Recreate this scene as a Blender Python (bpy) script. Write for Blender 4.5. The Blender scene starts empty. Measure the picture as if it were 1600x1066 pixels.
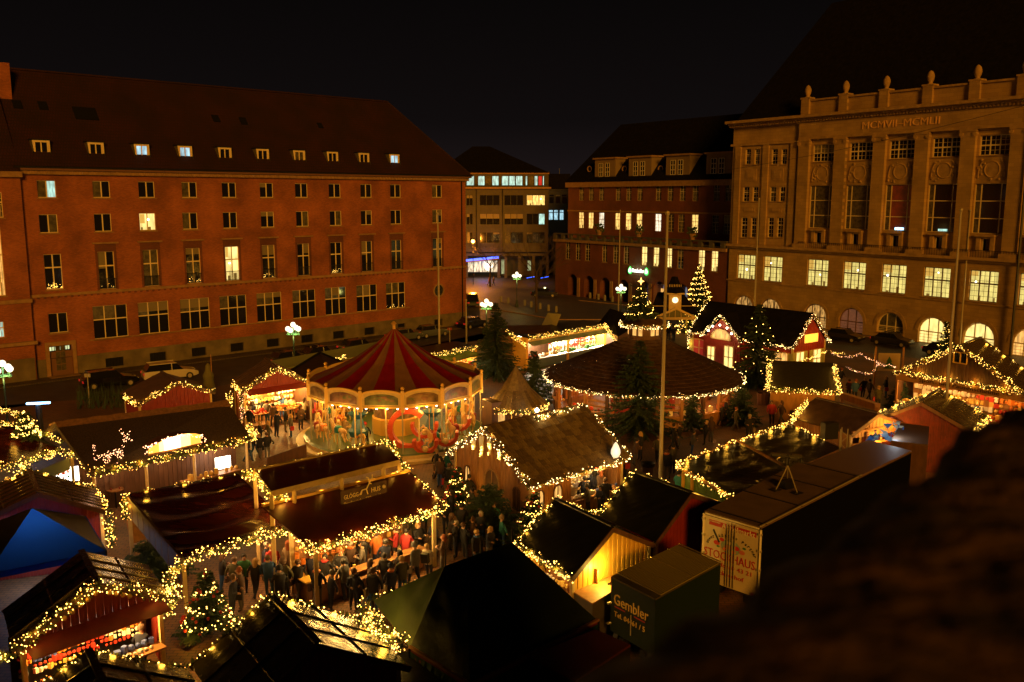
import bpy, bmesh, math, random
from mathutils import Vector, Matrix
R = math.radians
random.seed(7)
rnd = random.random
def ru(a, b): return a + (b - a) * random.random()
sc = bpy.context.scene
COL = sc.collection

# ------------------------------------------------------------ camera, world, key glow, exposure
FPX, CX, CY, PITCH, HC = 1400.0, 800.0, 533.0, math.atan(225 / 1400.0), 17.0
cam = bpy.data.cameras.new("camera"); camo = bpy.data.objects.new("camera", cam); COL.objects.link(camo)
cam.sensor_width = 36; cam.lens = 36 * FPX / 1600; cam.clip_start = .1; cam.clip_end = 2500
camo.location = (0, 0, HC); camo.rotation_euler = (R(90) - PITCH, 0, 0)
cam.dof.use_dof = True; cam.dof.focus_distance = 58; cam.dof.aperture_fstop = 1.4
sc.camera = camo
w = bpy.data.worlds.new("World"); sc.world = w; w.use_nodes = True
wn = w.node_tree; wn.nodes.clear()
wo = wn.nodes.new("ShaderNodeOutputWorld"); bg = wn.nodes.new("ShaderNodeBackground")
tc = wn.nodes.new("ShaderNodeTexCoord"); sx = wn.nodes.new("ShaderNodeSeparateXYZ"); cr = wn.nodes.new("ShaderNodeValToRGB")
wn.links.new(tc.outputs["Generated"], sx.inputs[0]); wn.links.new(sx.outputs["Z"], cr.inputs[0])
wn.links.new(cr.outputs[0], bg.inputs[0]); wn.links.new(bg.outputs[0], wo.inputs[0])
el = cr.color_ramp.elements
el[0].position = 0.0; el[0].color = (.0125, .0082, .0085, 1); el[1].position = .30; el[1].color = (.0010, .0009, .0007, 1)
e = el.new(.08); e.color = (.0050, .0036, .0036, 1)
bg.inputs[1].default_value = 1.0
def lamp_sun(name, col, s, ang, elev, azim):
    l = bpy.data.lights.new(name, 'SUN'); l.color = col; l.energy = s; l.angle = R(ang)
    o = bpy.data.objects.new(name, l); COL.objects.link(o); o.rotation_euler = (R(90 - elev), 0, R(azim)); return o
lamp_sun("city_glow", (1, .39, .03), 1.9, 12, 15, 12)
vs = sc.view_settings; vs.view_transform = 'Standard'; vs.look = 'None'; vs.gamma = 1; vs.exposure = 0; vs.use_curve_mapping = False
sc.cycles.max_bounces = 5; sc.cycles.diffuse_bounces = 2; sc.cycles.glossy_bounces = 2; sc.cycles.transmission_bounces = 2
sc.cycles.caustics_reflective = False; sc.cycles.caustics_refractive = False
sc.cycles.sample_clamp_indirect = 4; sc.cycles.use_light_tree = True; sc.cycles.use_denoising = True

# ------------------------------------------------------------ photograph point -> world point at a height
CP, SP = math.cos(PITCH), math.sin(PITCH)
def ray(px, py):
    r, u = px - CX, CY - py
    return Vector((r, FPX * CP + u * SP, -FPX * SP + u * CP))
def P(px, py, z=0.0):
    d = ray(px, py); t = (z - HC) / d.z
    return Vector((d.x * t, d.y * t, z))
def PV(px, py, O, nrm):
    d = ray(px, py); t = (O - Vector((0, 0, HC))).dot(nrm) / d.dot(nrm)
    return Vector((0, 0, HC)) + d * t

# ------------------------------------------------------------ materials
MATS = {}
def mat(name, col, rough=.7, metal=0., emit=None, strength=0., var=0., vscale=3., bump=0., bscale=20., spec=.5, bdist=.02, stretch=None, coat=0.):
    if name in MATS: return MATS[name]
    m = bpy.data.materials.new(name); m.use_nodes = True; n = m.node_tree; b = n.nodes["Principled BSDF"]
    b.inputs["Base Color"].default_value = (*col, 1); b.inputs["Roughness"].default_value = rough; b.inputs["Metallic"].default_value = metal
    b.inputs["Specular IOR Level"].default_value = spec
    if coat: b.inputs["Coat Weight"].default_value = coat
    if emit:
        b.inputs["Emission Color"].default_value = (*emit, 1); b.inputs["Emission Strength"].default_value = strength
        m.cycles.emission_sampling = 'NONE'
    if var or bump:
        t = n.nodes.new("ShaderNodeTexCoord"); src = t.outputs["Object"]
        if stretch:
            mp = n.nodes.new("ShaderNodeMapping"); mp.inputs["Scale"].default_value = stretch; n.links.new(src, mp.inputs[0]); src = mp.outputs[0]
        if var:
            x = n.nodes.new("ShaderNodeTexNoise"); x.inputs["Scale"].default_value = vscale; x.inputs["Detail"].default_value = 6
            n.links.new(src, x.inputs["Vector"]); mr = n.nodes.new("ShaderNodeMapRange")
            mr.inputs[1].default_value = .3; mr.inputs[2].default_value = .7; mr.inputs[3].default_value = 1 - var; mr.inputs[4].default_value = 1 + var
            n.links.new(x.outputs[0], mr.inputs[0]); mx = n.nodes.new("ShaderNodeVectorMath"); mx.operation = 'SCALE'
            mx.inputs[0].default_value = col; n.links.new(mr.outputs[0], mx.inputs["Scale"]); n.links.new(mx.outputs[0], b.inputs["Base Color"])
        if bump:
            x = n.nodes.new("ShaderNodeTexNoise"); x.inputs["Scale"].default_value = bscale; x.inputs["Detail"].default_value = 4
            n.links.new(src, x.inputs["Vector"]); bp = n.nodes.new("ShaderNodeBump"); bp.inputs["Strength"].default_value = bump; bp.inputs["Distance"].default_value = bdist
            n.links.new(x.outputs[0], bp.inputs["Height"]); n.links.new(bp.outputs[0], b.inputs["Normal"])
    MATS[name] = m; return m
def translucent(m, col, f=.5):
    n = m.node_tree; b = n.nodes["Principled BSDF"]; t = n.nodes.new("ShaderNodeBsdfTranslucent"); t.inputs[0].default_value = (*col, 1); x = n.nodes.new("ShaderNodeMixShader"); x.inputs[0].default_value = f
    o = n.nodes["Material Output"]; n.links.new(b.outputs[0], x.inputs[1]); n.links.new(t.outputs[0], x.inputs[2]); n.links.new(x.outputs[0], o.inputs[0])
def brickmat(name, c1, c2, mort, bw, bh, ms, plane='XZ', rough=.85, bump=.6, var=.3):
    if name in MATS: return MATS[name]
    m = bpy.data.materials.new(name); m.use_nodes = True; n = m.node_tree; L = n.links.new; b = n.nodes["Principled BSDF"]; b.inputs["Roughness"].default_value = rough
    t = n.nodes.new("ShaderNodeTexCoord"); s = n.nodes.new("ShaderNodeSeparateXYZ"); c = n.nodes.new("ShaderNodeCombineXYZ"); L(t.outputs["Object"], s.inputs[0])
    L(s.outputs[0], c.inputs[0]); L(s.outputs[2 if plane == 'XZ' else 1], c.inputs[1])
    k = n.nodes.new("ShaderNodeTexBrick"); k.inputs["Color1"].default_value = (*c1, 1); k.inputs["Color2"].default_value = (*c2, 1); k.inputs["Mortar"].default_value = (*mort, 1)
    k.inputs["Scale"].default_value = 1; k.inputs["Brick Width"].default_value = bw; k.inputs["Row Height"].default_value = bh; k.inputs["Mortar Size"].default_value = ms
    L(c.outputs[0], k.inputs["Vector"])
    x = n.nodes.new("ShaderNodeTexNoise"); x.inputs["Scale"].default_value = .35; x.inputs["Detail"].default_value = 8; L(t.outputs["Object"], x.inputs["Vector"])
    mr = n.nodes.new("ShaderNodeMapRange"); mr.inputs[1].default_value = .3; mr.inputs[2].default_value = .7; mr.inputs[3].default_value = 1 - var; mr.inputs[4].default_value = 1 + var; L(x.outputs[0], mr.inputs[0])
    mx = n.nodes.new("ShaderNodeVectorMath"); mx.operation = 'SCALE'; L(k.outputs["Color"], mx.inputs[0]); L(mr.outputs[0], mx.inputs["Scale"]); L(mx.outputs[0], b.inputs["Base Color"])
    bp = n.nodes.new("ShaderNodeBump"); bp.inputs["Strength"].default_value = bump; bp.inputs["Distance"].default_value = .02; bp.invert = True
    L(k.outputs["Fac"], bp.inputs["Height"]); L(bp.outputs[0], b.inputs["Normal"]); MATS[name] = m; return m
def litmat(name, col, s, blot=.45, scale=1.2):
    if name in MATS: return MATS[name]
    m = mat(name, (.1, .1, .1), .3, emit=col, strength=s); n = m.node_tree; b = n.nodes["Principled BSDF"]
    t = n.nodes.new("ShaderNodeTexCoord"); x = n.nodes.new("ShaderNodeTexNoise"); x.inputs["Scale"].default_value = scale; x.inputs["Detail"].default_value = 3
    oi = n.nodes.new("ShaderNodeObjectInfo"); ad = n.nodes.new("ShaderNodeVectorMath"); ad.operation = 'ADD'; n.links.new(t.outputs["Object"], ad.inputs[0]); n.links.new(oi.outputs["Random"], ad.inputs[1])
    mp = n.nodes.new("ShaderNodeMapping"); mp.inputs["Scale"].default_value = (3.2, 3.2, .8); n.links.new(ad.outputs[0], mp.inputs[0]); n.links.new(mp.outputs[0], x.inputs["Vector"]); mr = n.nodes.new("ShaderNodeMapRange"); mr.inputs[1].default_value = .35; mr.inputs[2].default_value = .65
    mr.inputs[3].default_value = s * (1 - blot); mr.inputs[4].default_value = s * (1 + blot); n.links.new(x.outputs[0], mr.inputs[0]); n.links.new(mr.outputs[0], b.inputs["Emission Strength"]); return m

M_brick = brickmat("red brick", (.42, .115, .034), (.29, .072, .026), (.20, .10, .05), .25, .085, .012, var=.38)
M_brick2 = brickmat("dark red brick", (.19, .05, .028), (.14, .035, .02), (.12, .07, .05), .25, .085, .012)
M_stone = brickmat("sandstone", (.45, .295, .105), (.37, .24, .088), (.24, .16, .06), .9, .42, .010, var=.22, bump=.4)
M_stone2 = mat("carved sandstone", (.40, .26, .10), .85, var=.25, vscale=1.5, bump=.8, bscale=6)
M_trim = mat("stone trim", (.30, .18, .08), .85, var=.2, vscale=2)
M_conc = mat("grey render", (.075, .07, .055), .9, var=.15, vscale=.6)
M_plinth = mat("sandstone plinth", (.15, .12, .07), .9, var=.35, vscale=.8, bump=.3, bscale=6)
M_frame = mat("cream window paint", (.80, .68, .42), .5)
M_framew = mat("white window paint", (.60, .55, .42), .5)
M_frameb = mat("brown window paint", (.18, .09, .05), .5)
M_glass = mat("dark window glass", (.012, .012, .012), .08, spec=.6)
M_glass2 = mat("curtained window glass", (.10, .09, .05), .25, spec=.5, var=.5, vscale=3)
M_litw = litmat("lit yellow window", (1, .72, .22), 1.3, .35, .6)
M_lito = litmat("lit orange window", (1, .50, .12), 1.0)
M_litc = litmat("lit cool window", (.55, .95, .80), .8)
M_litb = litmat("lit bluish window", (.50, .85, 1.0), .75)
M_litop = litmat("lit pale yellow office window", (1, .80, .22), .85, .25, .9)
M_litred = mat("lit red blind", (.3, .02, .02), .6, emit=(.8, .03, .03), strength=.5)
def roofmat(name, col, var, sc_, bump):
    if name in MATS: return MATS[name]
    m = brickmat(name, col, tuple(c * .75 for c in col), tuple(c * .4 for c in col), .25, .30, .03, plane='XZ', bump=bump, var=var); return m
M_rooft = roofmat("red pantiles", (.030, .0042, .0035), .35, 1, 1)
M_roofd = mat("black slate", (.008, .007, .007), .95, var=.4, vscale=2, spec=.1)
M_metal = mat("dark metal", (.03, .03, .03), .4, .6)
M_galv = mat("galvanised pole", (.45, .40, .28), .45, .3)
M_blind = mat("roller blind", (.20, .17, .10), .7)
M_sil = mat("faintly glowing furniture", (.10, .06, .02), .8, emit=(.5, .28, .05), strength=.35)  # furniture glows faintly to imitate light from the room
M_curt = mat("glowing curtain", (.4, .3, .1), .8, emit=(1, .62, .12), strength=.6)
M_galvd = mat("lead cheek", (.12, .11, .06), .6)
M_copper = mat("verdigris copper", (.12, .36, .26), .6)
M_globe = mat("glowing globe", (1, 1, 1), .3, emit=(1, .90, .62), strength=2.0)
M_bulb = mat("warm bulb", (1, .8, .4), .3, emit=(1, .55, .10), strength=10)
M_bulbr = mat("rosy bulb", (1, .7, .5), .3, emit=(1, .42, .20), strength=8)
M_bulbc = mat("bright lamp", (1, 1, 1), .3, emit=(1, .88, .6), strength=14)
M_tube = mat("white tube lamp", (1, 1, 1), .3, emit=(1, .90, .74), strength=7)
M_blue = mat("blue neon", (.1, .2, 1), .3, emit=(.02, .12, 1), strength=2.5)
M_bluew = mat("white blue neon", (.5, .8, 1), .3, emit=(.25, .6, 1), strength=7)
M_green = mat("green neon", (.1, 1, .2), .3, emit=(.08, 1, .15), strength=1.6)
M_whiten = mat("white neon", (1, 1, 1), .3, emit=(1, 1, .9), strength=2.5)
M_fir = mat("fir needles", (.030, .058, .020), .75, var=.5, vscale=2)
M_firg = mat("garland fir twigs", (.075, .105, .025), .7, var=.4, vscale=5)
M_bark = mat("bark", (.06, .04, .025), .9, bump=.5)
M_tarpb = mat("black tarpaulin", (.010, .010, .007), .30, var=.3, vscale=1.2, bump=.25, bscale=1.2, bdist=.08, stretch=(1, 3, 1), spec=.22)
M_tarpr = mat("dark red tarpaulin", (.060, .010, .006), .26, var=.25, vscale=1, bump=.3, bscale=1.4, bdist=.08, stretch=(.6, 3, 1), spec=.4)
M_tarpr2 = mat("maroon roof sheet", (.11, .018, .007), .38, var=.25, vscale=1.5, bump=.2, bscale=3)
M_roofw = mat("brown bitumen boards", (.085, .048, .025), .45, var=.4, vscale=2, bump=.4, bscale=12)
M_roofm = mat("weathered dark sheet", (.085, .060, .026), .24, var=.4, vscale=2.5, bump=.45, bscale=5, bdist=.03)
M_thatch = mat("old thatch", (.055, .033, .018), .9, var=.5, vscale=14, bump=.8, bscale=30, stretch=(1, 1, .3))
M_ridge = mat("tan ridge thatch", (.24, .12, .05), .85, var=.3, vscale=6, bump=.4)
M_shing = [mat("wood shingle %s" % t, c, .7, var=.35, vscale=7, bump=.4, bscale=30) for t, c in (("brown", (.17, .115, .05)), ("tan", (.21, .15, .06)), ("dark", (.12, .08, .038)))]
M_wood = mat("pine boards", (.32, .15, .045), .6, var=.25, vscale=4, stretch=(1, 1, .3))
M_woodd = mat("dark stained wood", (.10, .045, .020), .6, var=.3, vscale=4, stretch=(1, 1, .3))
M_red = mat("red painted boards", (.22, .020, .010), .55, var=.15, vscale=3)
M_yel = mat("yellow painted boards", (.62, .36, .05), .5, var=.1, vscale=3)
M_grn = mat("lime green boards", (.16, .30, .03), .5)
M_cream = mat("cream paint", (.62, .47, .22), .5, var=.12, vscale=4)
M_white = mat("white paint", (.78, .74, .64), .5)
M_blk = mat("black plastic", (.01, .01, .01), .4)
M_bluet = mat("blue canopy cloth", (.02, .10, .42), .6, var=.1, vscale=1.2)
translucent(M_bluet, (.03, .18, .55))
M_blues = mat("slate blue boards", (.10, .15, .17), .6)
M_greenshade = mat("shaded green canopy cloth", (.014, .026, .008), .7, var=.3, vscale=.8, bump=.4, bscale=2, bdist=.1)  # tent cloth darkened in colour to imitate faces the garland leaves unlit
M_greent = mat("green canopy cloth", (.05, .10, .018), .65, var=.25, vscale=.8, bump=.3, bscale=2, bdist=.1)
M_gold = mat("gold paint", (.75, .45, .10), .35, .4)
GOODS = [mat("goods " + n_, c, .5) for n_, c in (("red", (.55, .04, .02)), ("white", (.8, .72, .6)), ("orange", (.7, .22, .03)), ("gold", (.7, .45, .1)), ("green", (.06, .2, .05)), ("blue", (.05, .08, .3)))]
M_pave = brickmat("market paving", (.23, .105, .035), (.165, .078, .026), (.05, .035, .022), .42, .21, .018, plane='XY', rough=.6, var=.3)
M_deck = brickmat("plank deck", (.24, .11, .04), (.18, .085, .03), (.04, .02, .01), 3.0, .16, .012, plane='XY', rough=.55, var=.25)
M_asph = mat("asphalt", (.055, .048, .042), .6, var=.35, vscale=.5, bump=.3, bscale=30)
M_cobble = brickmat("cobbles", (.10, .075, .045), (.08, .06, .038), (.035, .03, .025), .16, .16, .02, plane='XY', rough=.55, var=.35)

# ------------------------------------------------------------ mesh builder
O3 = {}
def org(p): return O3.get(p.name, Vector()) if p is not None else Vector()
class B:
    def __init__(s): s.v = []; s.f = []; s.m = []; s.mats = []
    def mi(s, m):
        if m not in s.mats: s.mats.append(m)
        return s.mats.index(m)
    def face(s, pts, m):
        i = len(s.v); s.v += [tuple(p) for p in pts]; s.f.append(tuple(range(i, i + len(pts)))); s.m.append(s.mi(m))
    def hexa(s, p, m):      # p: 4 bottom, 4 top points
        i = len(s.v); s.v += [tuple(q) for q in p]; k = s.mi(m)
        for f in ((3, 2, 1, 0), (4, 5, 6, 7), (0, 1, 5, 4), (1, 2, 6, 5), (2, 3, 7, 6), (3, 0, 4, 7)):
            s.f.append(tuple(i + q for q in f)); s.m.append(k)
    def box(s, x0, x1, y0, y1, z0, z1, m):
        s.hexa([(x0, y0, z0), (x1, y0, z0), (x1, y1, z0), (x0, y1, z0), (x0, y0, z1), (x1, y0, z1), (x1, y1, z1), (x0, y1, z1)], m)
    def obox(s, c, sx_, sy_, sz_, yaw, m):
        c = Vector(c); a = Vector((math.cos(yaw), math.sin(yaw), 0)) * sx_ / 2; b = Vector((-math.sin(yaw), math.cos(yaw), 0)) * sy_ / 2; u = Vector((0, 0, sz_))
        q = [c - a - b, c + a - b, c + a + b, c - a + b]; s.hexa(q + [p + u for p in q], m)
    def bar(s, a, b, wd, ht, m, up=(0, 0, 1)):
        a, b, up = Vector(a), Vector(b), Vector(up); d = (b - a).normalized(); x = d.cross(up)
        if x.length < .01: x = d.cross(Vector((0, 1, 0)))
        x = x.normalized() * wd / 2; z = x.cross(d).normalized() * ht / 2
        s.hexa([a - x - z, a + x - z, b + x - z, b - x - z, a - x + z, a + x + z, b + x + z, b - x + z], m)
    def slab(s, q, t, m):   # quad or tri q, thickness t downwards
        q = [Vector(p) for p in q]; n = (q[1] - q[0]).cross(q[-1] - q[0]).normalized()
        if n.z < 0: n = -n
        lo = [p - n * t for p in q]; i = len(s.v); s.v += [tuple(p) for p in q + lo]; k = s.mi(m); N = len(q)
        s.f.append(tuple(range(i, i + N))); s.m.append(k); s.f.append(tuple(i + N + j for j in reversed(range(N)))); s.m.append(k)
        for j in range(N):
            s.f.append((i + j, i + N + j, i + N + (j + 1) % N, i + (j + 1) % N)); s.m.append(k)
    def cyl(s, a, b, r0, r1, m, n=8, cap=True):
        a, b = Vector(a), Vector(b); d = (b - a).normalized(); x = d.orthogonal().normalized(); y = d.cross(x); i = len(s.v); k = s.mi(m)
        for c, r in ((a, r0), (b, r1)):
            for j in range(n):
                t = 2 * math.pi * j / n; s.v.append(tuple(c + (x * math.cos(t) + y * math.sin(t)) * r))
        for j in range(n):
            s.f.append((i + j, i + (j + 1) % n, i + n + (j + 1) % n, i + n + j)); s.m.append(k)
        if cap:
            s.f.append(tuple(i + j for j in reversed(range(n)))); s.m.append(k); s.f.append(tuple(i + n + j for j in range(n))); s.m.append(k)
    def tube(s, pts, r, m, n=5):
        for a, b in zip(pts, pts[1:]): s.cyl(a, b, r, r, m, n, False)
    def lathe(s, c, prof, m, n=16, mfun=None):   # prof: list of (r, z)
        c = Vector(c); i = len(s.v)
        for r, z in prof:
            for j in range(n):
                t = 2 * math.pi * j / n; s.v.append((c.x + r * math.cos(t), c.y + r * math.sin(t), c.z + z))
        for a in range(len(prof) - 1):
            for j in range(n):
                s.f.append((i + a * n + j, i + a * n + (j + 1) % n, i + (a + 1) * n + (j + 1) % n, i + (a + 1) * n + j)); s.m.append(s.mi(mfun(a, j) if mfun else m))
    def sph(s, c, r, m, n=8, k=5, sz=1.):
        s.lathe(c, [(max(.001, r * math.sin(math.pi * i / k)), -r * sz * math.cos(math.pi * i / k)) for i in range(k + 1)], m, n)
    def octa(s, c, r, m):
        x, y, z = c; i = len(s.v); s.v += [(x + r, y, z), (x - r, y, z), (x, y + r, z), (x, y - r, z), (x, y, z + r), (x, y, z - r)]; k = s.mi(m)
        for f in ((0, 2, 4), (2, 1, 4), (1, 3, 4), (3, 0, 4), (2, 0, 5), (1, 2, 5), (3, 1, 5), (0, 3, 5)): s.f.append(tuple(i + q for q in f)); s.m.append(k)
    def obj(s, name, parent=None, smooth=False, stuff=False, label=None, origin=None):
        me = bpy.data.meshes.new(name); o_ = Vector(origin) if origin is not None else org(parent)
        me.from_pydata([tuple(Vector(p) - o_) for p in s.v], [], s.f)
        for m in s.mats: me.materials.append(m)
        me.polygons.foreach_set("material_index", s.m)
        if smooth: me.polygons.foreach_set("use_smooth", [True] * len(s.f))
        me.update(); o = bpy.data.objects.new(name, me); COL.objects.link(o)
        if parent is not None: o.parent = parent
        else: o.location = o_
        O3[o.name] = o_
        if stuff: o["kind"] = "stuff"
        if label: o["label"] = label
        return o
def T(name, label, cat, loc=(0, 0, 0), group=None, rotz=0., local=False):
    o = bpy.data.objects.new(name, None); COL.objects.link(o); o.location = loc; o.rotation_euler = (0, 0, rotz); o.empty_display_size = .3
    o["label"] = label; o["category"] = cat
    if group: o["group"] = group
    if not local: O3[o.name] = Vector(loc)
    return o
def tag(o, label, cat, group=None):
    o["label"] = label; o["category"] = cat
    if group: o["group"] = group
    return o
def struct(o): o["kind"] = "structure"; return o
def plight(name, loc, power, col, parent=None, rad=.15):
    l = bpy.data.lights.new(name, 'POINT'); l.energy = power; l.color = col; l.shadow_soft_size = rad
    o = bpy.data.objects.new(name, l); COL.objects.link(o); loc = Vector(loc)
    if parent is not None: o.parent = parent; o.location = loc - org(parent)
    else: o.location = loc
    return o
WARM = (1, .44, .035); WARM2 = (1, .56, .13)
def text(name, parent, s, c, xd, up, width, m, h=None, ext=.01, label=None, local=False):
    """flat lettering centred at c, running along xd"""
    cu = bpy.data.curves.new("t", 'FONT'); cu.body = s; cu.align_x = 'CENTER'; cu.align_y = 'CENTER'; cu.size = 1; cu.extrude = .01; cu.resolution_u = 2
    to = bpy.data.objects.new("t", cu); COL.objects.link(to); dg = bpy.context.evaluated_depsgraph_get(); me = bpy.data.meshes.new_from_object(to.evaluated_get(dg))
    bpy.data.objects.remove(to); xs = [v.co.x for v in me.vertices]; ys = [v.co.y for v in me.vertices]; x0, x1, y0, y1 = min(xs), max(xs), min(ys), max(ys)
    k = width / (x1 - x0); ky = k if h is None else h / (y1 - y0); xd = Vector(xd).normalized(); up = Vector(up).normalized(); nn = xd.cross(up); c = Vector(c)
    o3 = org(parent)
    for v in me.vertices:
        v.co = c + xd * ((v.co.x - (x0 + x1) / 2) * k) + up * ((v.co.y - (y0 + y1) / 2) * ky) + nn * (v.co.z * ext / .01) - o3
    me.materials.clear(); me.materials.append(m); o = bpy.data.objects.new(name, me); COL.objects.link(o)
    if parent is not None: o.parent = parent
    if label: o["label"] = label
    return o

# ------------------------------------------------------------ ground, roads
gb = B(); gb.face([(-400, -60, 0), (400, -60, 0), (400, 700, 0), (-400, 700, 0)], M_cobble); struct(gb.obj("ground"))
pv = [P(-150, 720), P(-80, 640), P(300, 612), P(640, 545), P(760, 520), P(950, 505), P(1300, 545), P(1700, 590), P(1700, 1400), P(-900, 1400)]
gb = B(); gb.face([p + Vector((0, 0, .004)) for p in pv], M_pave); struct(gb.obj("market_square"))
for q0, q1 in ((P(455, 640), P(560, 720)), (P(680, 690), P(725, 770)), (P(1020, 700), P(1230, 640)), (P(640, 800), P(560, 960))):
    gb = B(); d_ = (q1 - q0).normalized(); s_ = Vector((-d_.y, d_.x, 0)) * .09; gb.face([p + Vector((0, 0, .010)) for p in (q0 - s_, q1 - s_, q1 + s_, q0 + s_)], M_metal); struct(gb.obj("drain_channel"))
gb = B(); gb.face([p + Vector((0, 0, .004)) for p in [P(736, 446), P(905, 470), P(1120, 492), P(1420, 538), P(1700, 566), P(1700, 545), P(1500, 528), P(1100, 480), P(905, 462), P(905, 436), P(736, 424)]], M_asph); struct(gb.obj("road"))
def kerb(nm, pts, zt=.12, wd=.3):
    b = B()
    for p, q in zip(pts, pts[1:]): b.bar(p + Vector((0, 0, zt / 2)), q + Vector((0, 0, zt / 2)), wd, zt, M_trim)
    return struct(b.obj(nm))
kerb("kerb", [P(735, 478), P(870, 500), P(960, 500)]); kerb("kerb", [P(905, 470), P(1120, 492), P(1420, 536)])
# left street and its pavement in front of the long brick block
LA, LB_ = P(100, 588), P(728, 508); LU = (LB_ - LA).normalized(); LN = Vector((LU.y, -LU.x, 0))     # LN points to the square
gb = B(); a, b_ = LA - LU * 30, LB_ + LU * 2
gb.face([p + Vector((0, 0, .004)) for p in (a + LN * 2.2, b_ + LN * 2.2, b_ + LN * 11, a + LN * 11)], M_asph); struct(gb.obj("street"))
gb = B(); q = [a, b_, b_ + LN * 2.2, a + LN * 2.2]; gb.hexa([p for p in (q[0], q[3], q[2], q[1])] + [p + Vector((0, 0, .12)) for p in (q[0], q[3], q[2], q[1])], M_cobble); struct(gb.obj("pavement"))

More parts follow.
